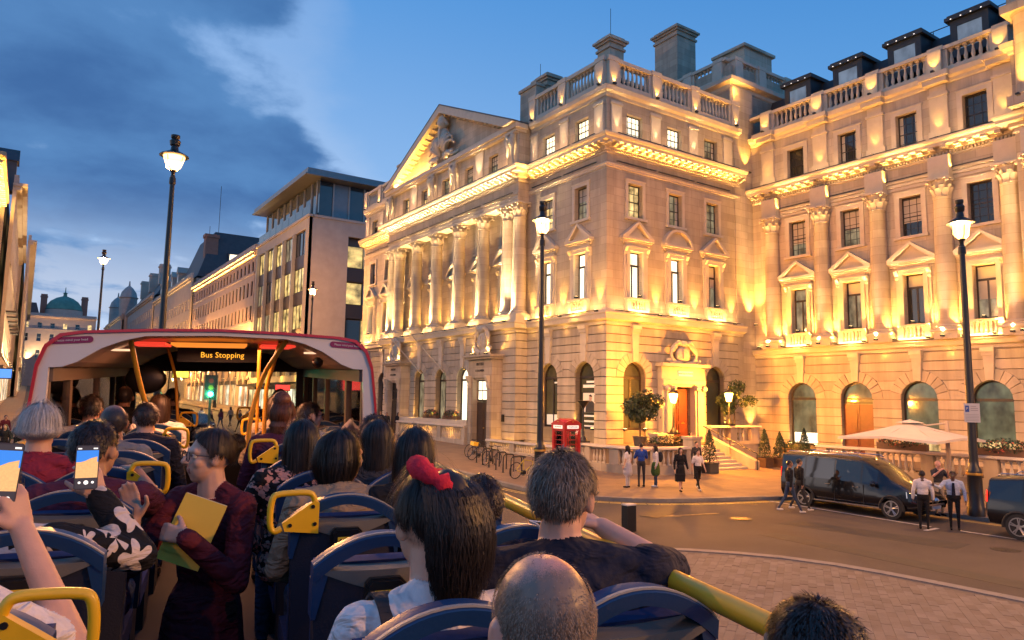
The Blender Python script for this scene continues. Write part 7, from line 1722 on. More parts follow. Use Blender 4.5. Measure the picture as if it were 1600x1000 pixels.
def hand(B, w, d, up, m, s=1, curl=.5, grip=None):
    """palm, four unequal jointed fingers and a thumb leaving the side of the palm; d = pointing direction, up = back of the hand, s = +1 for a right hand"""
    w = Vector(w); d = Vector(d).normalized(); up = Vector(up); up = (up-d*up.dot(d)).normalized(); x = d.cross(up)*s   # x towards the thumb
    x = -x if s > 0 else x; x = d.cross(up) * (-1 if s > 0 else 1)
    for o in (-.026, -.009, .009, .026): B.cap(w+x*o*.6+d*.01, w+x*o+d*.085, .017, .0125, m)
    for o, L in ((.030, .072), (.010, .08), (-.010, .074), (-.029, .058)):
        p = w+x*o+d*.085; a = curl*.6; q = p+(d*math.cos(a)-up*math.sin(a))*L*.5; b = curl*1.6; t = q+(d*math.cos(b)-up*math.sin(b))*L*.5
        B.cap(p, q, .0105, .0092, m); B.cap(q, t, .0092, .0075, m)
    p = w+x*.03+d*.02; q = p+x*.035+d*.035-up*.01; t = q+x*.008+d*.032-up*.016*(1+curl); B.cap(w+d*.015+x*.01, p, .016, .015, m); B.cap(p, q, .014, .011, m); B.cap(q, t, .011, .009, m)
def arm(B, sh, el, wr, sleeve, skin, frac=1., k=1., hd=None, hup=(0, 0, 1), s=1, curl=.5, hand_on=True):
    sh, el, wr = Vector(sh), Vector(el), Vector(wr); g = .008
    if frac >= 2: B.cap(sh, el, .058*k+g, .047*k+g, sleeve); B.cap(el, el.lerp(wr, .95), .047*k+g, .036*k+g, sleeve); B.cap(el.lerp(wr, .8), wr, .03*k, .026*k, skin)
    else:
        e = sh.lerp(el, min(frac, 1)); B.cap(sh, e, .06*k+g, .054*k+g, sleeve); B.cap(sh.lerp(el, frac*.7), el, .05*k, .042*k, skin); B.cap(el, wr, .042*k, .027*k, skin)
    if hand_on: hand(B, wr, hd if hd else (wr-el), hup, skin, s, curl)
def head(B, c, rot, skin, k=1., jaw=1., lips=True, scalp=None):
    c = Vector(c); f = lambda *p: c+rot @ (Vector(p)*k)
    B.ell(f(0, -.012, .022), (.077*k, .098*k, .094*k), scalp or skin, rot); B.ell(f(0, .028, -.04), (.060*k*jaw, .068*k, .078*k), skin, rot); B.ell(f(0, .052, -.094), (.027*k*jaw, .026*k, .024*k), skin, rot)
    B.cap(f(0, .09, .02), f(0, .112, -.022), .009*k, .014*k, skin); B.cap(f(-.012, .098, -.026), f(.012, .098, -.026), .010*k, .010*k, skin)
    B.cap(f(-.036, .074, .026), f(.036, .074, .026), .018*k, .018*k, skin)
    for s in (-1, 1): B.ell(f(s*.043, .062, -.025), (.02*k, .022*k, .024*k), skin, rot); B.ell(f(s*.079, -.004, -.008), (.012*k, .022*k, .032*k), skin, rot); B.cap(f(s*.084, -.014, .012), f(s*.083, -.008, -.032), .008*k, .006*k, skin)
    if lips: B.cap(f(-.018, .086, -.058), f(.018, .086, -.058), .008*k, .008*k, 'lips'); B.cap(f(-.014, .083, -.068), f(.014, .083, -.068), .008*k, .008*k, 'lips')
    B.cap(f(0, -.014, -.07), f(0, -.03, -.17), .057*k, .066*k, skin)
def eyes(parent, c, rot, k=1.):
    for s in (-1, 1):
        p = Vector(c)+rot @ (Vector((s*.033, .076, .006))*k); mb = MB(); mb.ball((0, 0, 0), .0125*k, 10, 7); mb.mi = 1; mb.ball((0, .007*k, 0), .0068*k, 8, 6); o = obj('eye', mb.mesh('eye', ['eye_white', 'eye_iris'], 60), parent, p); o.rotation_euler = rot.to_euler()
# hair: strands combed over a scalp shell, all following one flow field from the crown
def scalp_mat(c, rot, skin, hm):
    """bald crown with cropped hair pigment round the sides and back, broken up at its edge"""
    src = {'skin_pink': (.55, .27, .20), 'skin_tan': (.28, .14, .085)}.get(skin, (.45, .26, .19)); hc_ = {'hair_stubble': (.17, .125, .095)}.get(hm, (.03, .022, .018))
    m = M('scalp', src, .42, noise=.1, scale=20, coords='obj'); nt = m.node_tree; N = nt.nodes; L = nt.links; b = N['Principled BSDF']
    tc = N.new('ShaderNodeTexCoord'); su = N.new('ShaderNodeVectorMath'); su.operation = 'SUBTRACT'; L.new(tc.outputs['Object'], su.inputs[0]); su.inputs[1].default_value = c
    no = N.new('ShaderNodeVectorMath'); no.operation = 'NORMALIZE'; L.new(su.outputs[0], no.inputs[0]); dt = N.new('ShaderNodeVectorMath'); dt.operation = 'DOT_PRODUCT'; L.new(no.outputs[0], dt.inputs[0]); dt.inputs[1].default_value = (rot @ Vector((.0, .15, 1))).normalized()
    nz = N.new('ShaderNodeTexNoise'); nz.inputs['Scale'].default_value = 26; nz.inputs['Detail'].default_value = 6; L.new(tc.outputs['Object'], nz.inputs[0]); n2 = N.new('ShaderNodeTexNoise'); n2.inputs['Scale'].default_value = 520; L.new(tc.outputs['Object'], n2.inputs[0])
    a1 = N.new('ShaderNodeMath'); a1.operation = 'MULTIPLY_ADD'; L.new(nz.outputs[0], a1.inputs[0]); a1.inputs[1].default_value = .34; L.new(dt.outputs['Value'], a1.inputs[2])
    a2 = N.new('ShaderNodeMath'); a2.operation = 'MULTIPLY_ADD'; L.new(n2.outputs[0], a2.inputs[0]); a2.inputs[1].default_value = .5; L.new(a1.outputs[0], a2.inputs[2])
    mr = N.new('ShaderNodeMapRange'); mr.interpolation_type = 'SMOOTHSTEP'; L.new(a2.outputs[0], mr.inputs[0]); mr.inputs[1].default_value = .98; mr.inputs[2].default_value = 1.30
    mx = N.new('ShaderNodeMix'); mx.data_type = 'RGBA'; L.new(mr.outputs[0], mx.inputs[0]); mx.inputs[6].default_value = (*hc_, 1); L.new(b.inputs['Base Color'].links[0].from_socket, mx.inputs[7]); L.new(mx.outputs[2], b.inputs['Base Color']); MATS['scalp%d' % len(MATS)] = m; return [k for k, v in MATS.items() if v == m][-1]
def hair(parent, c, rot, style, mat, seed=0, n=900, length=.3, k=1., width=.0035, fuzz=.006):
    rnd = random.Random(seed); c = Vector(c); RX, RY, RZ = .084*k, .106*k, .100*k
    def front(az): return abs(((az+PI) % (2*PI))-PI)      # 0 at the face, pi at the back
    def e_end(az):
        f = front(az)/PI
        if style in ('crop', 'short', 'bun', 'updo', 'ring', 'pony'): return R(46)*(1-min(1, f/.34))+R(12)*min(1, f/.34) if f < .34 else ((R(12)-R(26)*min(1, (f-.34)/.06) if f < .46 else (R(-14)+R(22)*(1 if style in ('crop', 'short') else 0))) if f < .60 else R(0)-R(30)*min(1, (f-.60)/.1))
        return R(46)*(1-min(1, f/.3)) if f < .3 else -R(10)
    def surf(az, s, off=0):
        """s 0..1 from crown to tip"""
        f = front(az)/PI
        e0 = R(90); 
        if style in ('long', 'bob') and f > .30:
            sp = .5 if style == 'long' else .62
            if s < sp: e = e0-(e0+R(6))*s/sp; r = 1+off/.1; return Vector((RX*r*math.cos(e)*math.sin(az), -.012*k+RY*r*math.cos(e)*math.cos(az), .022*k+RZ*r*math.sin(e)))
            q = (s-sp)/(1-sp); L = length; tp = (1+.07*math.sin(q*PI*.8)-.42*q*q) if style == 'bob' else 1+.05*math.sin(q*PI*1.2)-.12*q+.10*math.sin(az*5+seed)*q; r = (1+off/.1)*tp
            y = -.012*k+RY*r*math.cos(az); y = max(y, -.16*k) if q > .3 else y
            return Vector((RX*r*1.04*math.sin(az), y-(.02*q if f > .6 else 0), .022*k-RZ*.1-L*q))
        e1 = e_end(az); e = e0+(e1-e0)*s; r = 1+off/.1
        return Vector((RX*r*math.cos(e)*math.sin(az), -.012*k+RY*r*math.cos(e)*math.cos(az), .022*k+RZ*r*math.sin(e)))
    mb = MB(); NA, NS = 30, 14
    lumps = [(rnd.random()*2*PI, rnd.random(), rnd.uniform(-.004, .006)) for _ in range(26)]
    def lump(az, s): return sum(a*math.exp(-((((az-z+PI) % (2*PI))-PI)**2/.12+(s-t)**2/.02)) for z, t, a in lumps)
    if style != 'ring':
        for j in range(NS+1):
            for i in range(NA): az = 2*PI*i/NA; s = j/NS; mb.v.append(tuple(surf(az, max(s, .001), lump(az, s))))
        for j in range(NS):
            for i in range(NA): mb.face((j*NA+i, (j+1)*NA+i, (j+1)*NA+(i+1) % NA, j*NA+(i+1) % NA))
    if style in ('bun', 'updo'):
        bc = Vector((0, -.115*k, .06*k)) if style == 'bun' else Vector((0, -.05*k, .13*k)); mb.ball(bc, (.042*k, .038*k, .040*k) if style == 'bun' else (.07*k, .06*k, .055*k), 12, 9)
    shell = mb.mesh('hair', mat, True) if mb.v else None
    st = MB()
    def ribbon(pts, w):
        o = len(st.v); m = len(pts)
        for i, p in enumerate(pts):
            t = (pts[min(i+1, m-1)]-pts[max(i-1, 0)]); nrm = (p-Vector((0, -.012*k, 0))); nrm.z *= .4; x = t.cross(nrm); x = x.normalized() if x.length > 1e-6 else Vector((1, 0, 0)); ww = w*(1-.75*(i/(m-1))**2); st.v += [tuple(p-x*ww), tuple(p+x*ww)]
        for i in range(m-1): st.face((o+2*i, o+2*i+1, o+2*i+3, o+2*i+2))
    if style in ('crop', 'short', 'ring'):
        L0 = {'crop': .020, 'short': .027, 'ring': .005}[style]
        for _ in range(n):
            az = rnd.random()*2*PI; f = front(az)/PI
            s = rnd.random()**.6*1.03
            if style == 'ring':
                if s < .52-.12*(f < .4): 
                    if rnd.random() > .06: continue
                elif s < .62 and rnd.random() > .45: continue
            p = surf(az, s, -.006 if style == 'ring' else -.002); q = surf(az, s+.08, -.002); t = (q-p).normalized(); nr = Vector((p.x/RX**2, (p.y+.012)/RY**2, (p.z-.022)/RZ**2)).normalized()
            L = L0*rnd.uniform(.6, 1.3); d = (t*rnd.uniform(.5, 1.1)+nr*rnd.uniform(.35, .9)*(1.2-s*.5)+Vector((rnd.gauss(0, .25), rnd.gauss(0, .25), rnd.gauss(0, .2)))).normalized()
            ribbon([p, p+d*L*.5, p+(d+t*.5-nr*.12).normalized()*L], width)
    else:
        if style == 'pony':
            path = smooth_line([(-.02*k, -.075*k, .11*k), (-.01*k, -.12*k, .105*k), (.005*k, -.140*k, .03*k), (.01*k, -.135*k, -.05*k), (.01*k, -.12*k, -.12*k), (.0, -.11*k, -.20*k)], 4); rad = [.026+.028*math.sin(PI*min(1, (i/(len(path)-1))*1.05)) if i < len(path)-1 else .006 for i in range(len(path))]; rad = [r_*k for r_ in rad]
            tb = MB(); tb.tube([tuple(q_) for q_ in path], [r_*.82 for r_ in rad], 10); tail = tb.mesh('ponytail', mat, True)
            for _ in range(n):
                a_ = rnd.random()*2*PI; rr = rnd.uniform(.6, 1.7); i0 = rnd.randrange(0, len(path)-9); m_ = rnd.randrange(8, len(path)-i0); tw = rnd.gauss(0, .5)
                ribbon([Vector(path[i0+j])+Vector((math.cos(a_+tw*j/m_), math.sin(a_+tw*j/m_)*.75, math.sin(a_)*.15))*rad[i0+j]*rr+Vector((rnd.gauss(0, .002), 0, -.004*j*rnd.random())) for j in range(m_)], width*rnd.uniform(.5, 1.2))
        for _ in range(n):
            az = rnd.random()*2*PI; s0 = rnd.random()**1.2*.75; s1 = min(1.0, s0+rnd.uniform(.35, .75)); dr = rnd.gauss(0, .10); fly = rnd.random() < .16; of = abs(rnd.gauss(0, fuzz*(3 if fly else 1)))+.001
            s1 += rnd.uniform(0, .05) if s1 >= 1 else 0
            pts = [surf(az+dr*i/6, s0+(s1-s0)*i/6, of+lump(az, s0+(s1-s0)*i/6)+.0015*math.sin(i+az*9)) for i in range(7)]
            if fly: d_ = Vector((rnd.gauss(0, .012), rnd.gauss(0, .008), rnd.gauss(0, .008))); pts = [q_+d_*(i_/6)**2 for i_, q_ in enumerate(pts)]
            ribbon(pts, width*(.45 if fly else rnd.uniform(.6, 1.3)))
        if style in ('bun', 'updo'):
            for _ in range(n//3):
                q = Vector((rnd.gauss(0, 1), rnd.gauss(0, 1), rnd.gauss(0, 1))).normalized(); t = q.orthogonal().normalized(); t = Matrix.Rotation(rnd.random()*6.28, 3, q) @ t; rr = (.044 if style == 'bun' else .07)*k
                ribbon([bc+(q*math.cos(a)+t*math.sin(a))*rr*(1+.06*rnd.random())*(1 if style == 'bun' else .85) for a in (0, .3, .6, .9)], width)
            if style == 'updo':
                for _ in range(n//4): az = PI+rnd.gauss(0, .5); p = surf(az, .97, .004); ribbon([p, p+Vector((rnd.gauss(0, .01), -.008, -.04)), p+Vector((rnd.gauss(0, .02), .0, -.07-.03*rnd.random()))], width)
    top = obj('hair', shell if shell else st.mesh('hair', mat), parent, c); top.rotation_euler = rot.to_euler()
    if shell: obj('hair_strands', st.mesh('hair_strands', mat), top)
    if style == 'pony': obj('ponytail', tail, top)
    return top
def Rz(a): return Matrix.Rotation(a, 3, 'Z')
def Rx(a): return Matrix.Rotation(a, 3, 'X')
def Ry(a): return Matrix.Rotation(a, 3, 'Y')
def glasses(parent, c, rot, k=1.):
    mb = MB(); f = lambda *p: Vector(c)+rot @ (Vector(p)*k)
    for s in (-1, 1): mb.tube([f(s*.034+.026*math.cos(a), .104, .004+.022*math.sin(a)) for a in [2*PI*i/16 for i in range(16)]], .0022, 5, True); mb.tube([f(s*.060, .102, .010), f(s*.083, .06, .012), f(s*.088, -.015, .006)], .002, 5)
    mb.tube([f(-.009, .108, .01), f(.009, .108, .01)], .002, 5); obj('glasses', mb.mesh('glasses', 'black_paint'), parent)
def seated(label, x, y, z=0., top='cl_navy', legs='cl_jeans', skin='skin_light', yaw=0., pitch=0., roll=0., turn=0., hs='long', hm='hair_black', hl=.3, hn=900, voxel=.011, armsR=None, armsL=None, sleeve=2., lean=(0, 0), k=1., w=1., face=False, gl=False, hw=.0035, seed=None, headk=1., shade=None, extra=None, sho=0.):
    """passenger on the bus; x across, y row (the seat back), z extra height of the head"""
    t = obj('person', None); tag(t, label, 'person', 'passengers on the open top bus'); t.matrix_world = BusM @ Matrix.Translation((x, y+.25, DECK)) @ Matrix.Rotation(R(turn), 4, 'Z')
    B = Body(); lx, ly = lean; H = 1.0+z
    hip = Vector((0, -.02, .56)); ch = Vector((lx*.6, ly*.6-.02, .84+z*.6)); nk = Vector((lx, ly, 1.04+z)); hc = nk+Vector((lx*.3, ly*.3+.035, .178*headk))
    B.ell((hip.x, hip.y, .58), (.175*w, .125, .13), top); B.ell((ch.x*.5, ch.y, .70+z*.3), (.165*w, .115, .17), top); B.ell(ch+Vector((0, 0, .02)), (.185*w, .12, .19), top); B.ell(ch+Vector((0, -.015, .12)), (.185*w, .105, .14), top)
    shz = nk.z+.02; shz += sho; sl = Vector((lx-.175*w, ly-.015, shz-.028)); sr = Vector((lx+.175*w, ly-.015, shz-.028)); mdl = Vector((lx, ly-.02, shz)); B.cap(sl, mdl, .058, .07, top); B.cap(sr, mdl, .058, .07, top); B.cap(nk+Vector((-.05, -.02, -.02)), sl, .055, .058, top); B.cap(nk+Vector((.05, -.02, -.02)), sr, .055, .058, top); B.cap(nk+Vector((0, -.012, .03)), nk+Vector((0, -.012, -.05)), .052, .07, skin if sleeve < 2 else top)
    for s in (-1, 1):
        B.cap((s*.09, 0, .56), (s*.11, .36, .54), .085, .062, legs); B.cap((s*.11, .36, .54), (s*.11, .34, .12), .06, .042, legs); B.cap((s*.11, .30, .05), (s*.11, .47, .035), .045, .032, 'shoe_dark')
    for s, spec, sh in ((1, armsR, sr), (-1, armsL, sl)):
        if spec is None: spec = dict(el=(s*.25*w+lx, .06, .74+z), wr=(s*.10, .30, .64))
        arm(B, sh, spec['el'], spec['wr'], top, skin, spec.get('sl', sleeve), k, spec.get('hd'), spec.get('hup', (0, 0, 1)), s, spec.get('curl', .6))
    rot = Rz(R(yaw)) @ Rx(R(pitch)) @ Ry(R(roll)); head(B, hc, rot, skin, headk, scalp=scalp_mat(hc+rot @ Vector((0, -.012, .022)), rot, skin, hm) if hs == 'ring' else None)
    if extra: extra(B, sl, sr, hc, rot)
    body = obj('body', B.build('body', voxel), t)
    if hs: hair(t, hc, rot, hs, hm, seed if seed is not None else int(abs(x*100)+y*10), hn, hl, headk, hw)
    if face: eyes(t, hc, rot, headk)
    if gl: glasses(t, hc, rot, headk)
    return t, hc, rot
# ---- right hand side
fine = .0065
seated('bald man in the seat directly ahead at the bottom centre, close cropped grey sides', .50, .80, -.02, top='cl_dkgrey', skin='skin_pink', hs='ring', hm='hair_stubble', hn=16000, voxel=.006, hw=.0006, headk=1.0, pitch=-6)
seated('dark haired head cut off by the bottom right corner beside the yellow rail', 1.07, .80, -.14, hs='crop', hm='hair_dark', hn=5000, hw=.0016, voxel=.009, headk=.98)
seated('grey haired man with glasses in a dark navy tee looking towards the square', .93, 1.55, .04, top='cl_navy', skin='skin_light', yaw=-32, hs='short', hm='hair_grey', hn=9000, hw=.0014, voxel=fine, gl=True, sleeve=.85, w=1.32, k=1.15, headk=1.04, armsR=dict(el=(.35, .20, 1.02), wr=(.17, .36, 1.12), curl=.9), lean=(-.02, .02), turn=-14)
t4, hc, rot = seated('woman with a red scrunchie in a white top with a black strap', .52, 1.55, -.005, top='cl_white', skin='skin_light', sho=-.045, yaw=14, pitch=-4, hs='pony', hm='hair_black', hn=6000, hw=.0010, voxel=fine, sleeve=.9, headk=1.02)
mb = MB(); rnd = random.Random(5); ring_ = []
for i in range(26): a = 2*PI*i/26; ring_.append((.044*math.cos(a), .036*math.sin(a)*.6, .05*math.sin(a)))
mb.tube(ring_, [.021+.006*math.sin(i*2.6)+.004*math.sin(i*1.3) for i in range(26)], 10, True); M('scrunchie_red', (.50, .008, .03), .85, noise=.15, scale=30, bump=.4, bscale=60, coords='obj')
obj('scrunchie', mb.mesh('scrunchie', 'scrunchie_red', True), t4, hc+rot @ Vector((-.03, -.085, .118)), rot=(R(-35), R(15), R(60)), scale=1.12)
mb = MB(); sp_ = smooth_line([(-.135, .06, 1.02), (-.13, .0, 1.06), (-.125, -.07, 1.045), (-.115, -.118, .98), (-.09, -.143, .89), (-.06, -.14, .76)], 5)
for a_, b_ in zip(sp_, sp_[1:]):
    n_ = (b_-a_).cross(Vector((1, 0, 0))).normalized(); o_ = len(mb.v)
    mb.v += [tuple(q_+Vector((x_, 0, 0))+n_*e_) for q_ in (a_, b_) for x_ in (-.022, .022) for e_ in (-.004, .004)]
    for f_ in ((0, 2, 6, 4), (1, 5, 7, 3), (0, 4, 5, 1), (2, 3, 7, 6), (0, 1, 3, 2), (4, 6, 7, 5)): mb.face(tuple(o_+q_ for q_ in f_))
obj('bag_strap', mb.mesh('bag_strap', 'cl_dkgrey'), t4)
seated('child with short dark hair in the window seat ahead of the bald man', .93, 2.3, -.09, top='cl_navy', skin='skin_light', hs='crop', hm='hair_dark', hn=2600, hw=.0018, voxel=.009, headk=.93, sleeve=.9)
seated('dark haired woman in profile resting her chin on her hand', .50, 3.05, -.01, top='cl_tan', skin='skin_light', yaw=-62, hs='bob', hm='hair_black', hl=.13, hn=1800, hw=.0018, voxel=fine, face=True, armsR=dict(el=(.24, .16, .80), wr=(.13, .20, 1.0), hd=(-.2, -.25, 1), hup=(.8, .5, .1), curl=1.1), lean=(.02, .03))
seated('woman with long straight black hair beside the woman in profile', .86, 3.05, .0, top='cl_black', hs='long', hl=.34, hm='hair_black', hn=1800, hw=.002, yaw=-20)
seated('woman with long black hair one row further towards the canopy', .84, 3.8, -.01, top='cl_dkgrey', hs='long', hl=.30, hm='hair_black', hn=1400, hw=.002, yaw=-25)
seated('woman with long dark hair in a pink flowered black blouse on the aisle', .40, 3.8, -.01, top='cl_floral_pink', skin='skin_mid', hs='long', hl=.30, hm='hair_black', hn=1500, hw=.002, w=1.05, armsL=dict(el=(-.30, .0, .76), wr=(-.16, .26, .62)), lean=(.02, .0), yaw=-8)
seated('woman with loosely pinned red hair under the edge of the canopy', .44, 5.3, .04, top='cl_plum', skin='skin_light', yaw=-30, hs='updo', hm='hair_red', hn=1300, hw=.0024, voxel=.009)
t11, _, _ = seated('man with glasses and dark hair holding up a camera at the rail', .70, 6.05, .0, top='cl_pale', skin='skin_light', yaw=-48, hs='crop', hm='hair_dark', hn=1500, hw=.0024, voxel=.007, gl=True, face=True, armsR=dict(el=(.34, .22, .92), wr=(.44, .46, 1.13), hd=(-.2, .4, 1), hup=(.6, -.4, 0), curl=.8), armsL=dict(el=(.12, .34, .92), wr=(.29, .50, 1.16), hd=(.3, .4, 1), hup=(-.6, -.4, 0), curl=.8), turn=-20)
seated('dark haired passenger at the very front right under the canopy', .62, 8.3, .05, top='cl_black', hs='crop', hm='hair_black', hn=500, hw=.004, voxel=.014)
seated('passenger in a grey hooded top in the window seat behind the red haired woman', .96, 4.55, -.02, top='cl_grey', skin='skin_mid', hs='short', hm='hair_brown', hn=1200, hw=.003, yaw=-30, voxel=.012)
seated('passenger in beige with brown hair under the right side of the canopy', .48, 6.80, .02, top='cl_beige', skin='skin_light', hs='bob', hm='hair_brown', hl=.1, hn=700, hw=.004, voxel=.014)
# ---- left hand side
seated('elderly woman with a silver bob in a red patterned blouse', -.86, 4.10, .03, top='cl_red', skin='skin_light', hs='bob', hm='hair_silver', hl=.05, hn=4000, hw=.0013, yaw=6, voxel=.009, headk=1.04)
seated('dark haired bearded man in plum with his arm along the seat ahead', -.50, 3.35, .0, top='cl_plum', skin='skin_mid', yaw=-24, hs='crop', hm='hair_dark', hn=3400, hw=.002, voxel=fine, headk=1.06, w=1.1, armsR=dict(el=(.30, .30, .88), wr=(.12, .50, 1.08), sl=.95, hd=(-.3, .6, .05), curl=.5), armsL=dict(el=(-.30, .05, .78), wr=(-.05, .3, .8)))
seated('person in a black and white flowered shirt raising a phone', -.66, 2.60, -.03, top='cl_floral', legs='cl_floral', skin='skin_light', yaw=20, hs='bob', hm='hair_black', hl=.08, hn=1500, hw=.002, voxel=fine, w=1.2, k=1.12, lean=(-.04, .0), armsR=dict(el=(.42, .10, .92), wr=(.265, .18, 1.12), sl=2., hd=(-.35, .1, 1), hup=(.5, -.75, .2), curl=.75), armsL=dict(el=(-.30, .1, .80), wr=(-.1, .3, .85)))
seated('person in a white tee whose bare arm holds up a phone at the left edge', -.70, 1.85, .02, top='cl_white', skin='skin_light', hs='bob', hm='hair_brown', hl=.1, hn=900, voxel=fine, sleeve=.75, k=1.08, armsR=dict(el=(.40, .04, .86), wr=(.225, .20, 1.16), hd=(-.35, .15, 1), hup=(.55, -.7, .1), curl=.8), lean=(-.05, .0))
seated('bald brown headed man in grey behind the bearded man', -.62, 4.85, .02, top='cl_grey', skin='skin_tan', hs='ring', hm='hair_dark', hn=1500, hw=.002, voxel=.008, yaw=20)
t6, _, _ = seated('close cropped man in a black jacket at the front left reading a tablet', -.92, 8.10, .06, top='cl_black', skin='skin_tan', hs='ring', hm='hair_dark', hn=1200, hw=.003, voxel=.010, armsR=dict(el=(.28, .18, .84), wr=(.16, .36, .98), curl=.7))
seated('small dark haired passenger in the front row behind the left pole', -.56, 9.60, .0, top='cl_black', hs='crop', hm='hair_black', hn=400, hw=.004, voxel=.014)
seated('passenger in navy with short brown hair on the left aisle under the canopy', -.50, 5.60, .0, top='cl_navy', skin='skin_light', hs='crop', hm='hair_brown', hn=800, hw=.003, yaw=12, voxel=.012)
seated('passenger in a pale jacket at the left canopy window', -.96, 6.35, .02, top='cl_pale', skin='skin_mid', hs='short', hm='hair_black', hn=700, hw=.004, voxel=.014)
seated('woman in white with brown hair two rows from the left front', -.52, 7.10, .0, top='cl_white', skin='skin_light', hs='long', hm='hair_brown', hl=.2, hn=600, hw=.004, voxel=.014)
# ---- the guide standing in the aisle
def standing_body(top, legs, skin, h=1.7, stride=0., armsR=None, armsL=None, sleeve=2., yaw=0, pitch=0, w=1., skirt=None, voxel=.018, hs='short', hm='hair_dark', hl=.2, hn=120, hw=.008, parent=None, shoe='shoe_dark', coat=None, knee=0., face=False, gl=False, bare=False, seed=0):
    q = h/1.72; B = Body(); f = lambda *p: Vector(p)*q
    hipz = .92
    B.ell(f(0, 0, .95), (.165*q*w, .115*q, .13*q), legs if not skirt else skirt); B.ell(f(0, -.005, 1.10), (.15*q*w, .105*q, .16*q), top); B.ell(f(0, 0, 1.27), (.175*q*w, .115*q, .17*q), top)
    sl, sr = f(-.175*w, -.01, 1.385), f(.175*w, -.01, 1.385); B.cap(sl, sr, .062*q, .062*q, top); B.cap(f(0, -.01, 1.46), sl, .052*q, .055*q, top); B.cap(f(0, -.01, 1.46), sr, .052*q, .055*q, top)
    for s in (-1, 1):
        st_ = s*stride; kn = f(s*.10, .10*st_/.2 if stride else knee, .50); an = f(s*.10, (.28*st_/.2 if st_ > 0 else .30*st_/.2) if stride else 0, .09 if not (stride and st_ < 0) else .15)
        B.cap(f(s*.09, 0, .92), kn, .085*q, .058*q, legs); B.cap(kn, an, .055*q, .038*q, legs if not bare else skin); B.cap(an+f(0, -.03, -.05), an+f(0, .14, -.06), .042*q, .032*q, shoe)
    if skirt: B.cap(f(0, 0, .9), f(0, .0, .62), .17*q, .20*q, skirt)
    if coat: B.cap(f(-.06, -.01, 1.2), f(-.08, -.02, .75), .13*q, .14*q, coat); B.cap(f(.06, -.01, 1.2), f(.08, -.02, .75), .13*q, .14*q, coat)
    for s, spec, sh in ((1, armsR, sr), (-1, armsL, sl)):
        if spec is None: sw = -s*stride*.6; spec = dict(el=(s*.24*w, sw*.3-.02, 1.12), wr=(s*.25*w, sw+.05, .88))
        arm(B, sh, f(*spec['el']), f(*spec['wr']), coat or top, skin, spec.get('sl', sleeve), q, spec.get('hd'), spec.get('hup', (s, 0, 0)), s, spec.get('curl', .5))
    hc = f(0, .02, 1.60); rot = Rz(R(yaw)) @ Rx(R(pitch)); head(B, hc, rot, skin, q)
    obj('body', B.build('body', voxel), parent)
    if hs: hair(parent, hc, rot, hs, hm, seed, hn, hl, q, hw)
    if face: eyes(parent, hc, rot, q)
    if gl: glasses(parent, hc, rot, q)
    return hc, rot
gd = obj('person', None); tag(gd, 'tour guide with glasses in a maroon jacket standing in the bus aisle', 'person'); gd.matrix_world = BusM @ Matrix.Translation((-.02, 3.62, DECK-.385)) @ Matrix.Rotation(R(140), 4, 'Z')
standing_body('cl_maroon', 'cl_black', 'skin_light', 1.70, skirt='cl_maroon', voxel=.0062, hs='bun', hm='hair_brown', hn=2200, hw=.0016, parent=gd, yaw=-33, pitch=2, face=True, gl=True, knee=.05, sleeve=2, armsR=dict(el=(.20, .25, 1.14), wr=(.085, .35, 1.36), sl=1.25, hd=(.25, .05, 1), hup=(.4, -.8, .1), curl=.35), armsL=dict(el=(-.25, .10, 1.08), wr=(-.13, .29, 1.30), hd=(.9, .12, .12), hup=(-.1, .9, .3), curl=.8))
M('folder_yellow', (.62, .42, .04), .6, noise=.06, scale=8); M('paper', (.6, .55, .42), .7, noise=.03)
def held(name, label, cat, me_parts, mat):
    t = obj(name, None); tag(t, label, cat); t.matrix_world = mat
    for nm, me in me_parts: obj(nm, me, t)
    return t
mb = MB(); mb.box(-.09, .09, -.004, 0, -.12, .12); mb2 = MB(); mb2.box(-.086, .0885, .0005, .006, -.115, .1225); mb3 = MB(); mb3.box(-.09, .09, .007, .011, -.16, .11)
held('folder', 'yellow document folder held against the maroon jacket', 'folder', [('cover', mb.mesh('cover', 'folder_yellow')), ('pages', mb2.mesh('pages', 'paper')), ('back_cover', mb3.mesh('back_cover', 'folder_yellow'))], BusM @ Matrix.Translation((-.075, 3.385, DECK+.925)) @ Matrix.Rotation(R(-6), 4, 'Z') @ Matrix.Rotation(R(-14), 4, 'X') @ Matrix.Rotation(R(20), 4, 'Y'))
mb = MB(); mb.tube([(.031*math.cos(a), 0, .031*math.sin(a)) for a in [2*PI*i/16 for i in range(16)]], .007, 6, True); mb.tube([(0, -.03, 0), (0, -.038, 0)], .018, 10)
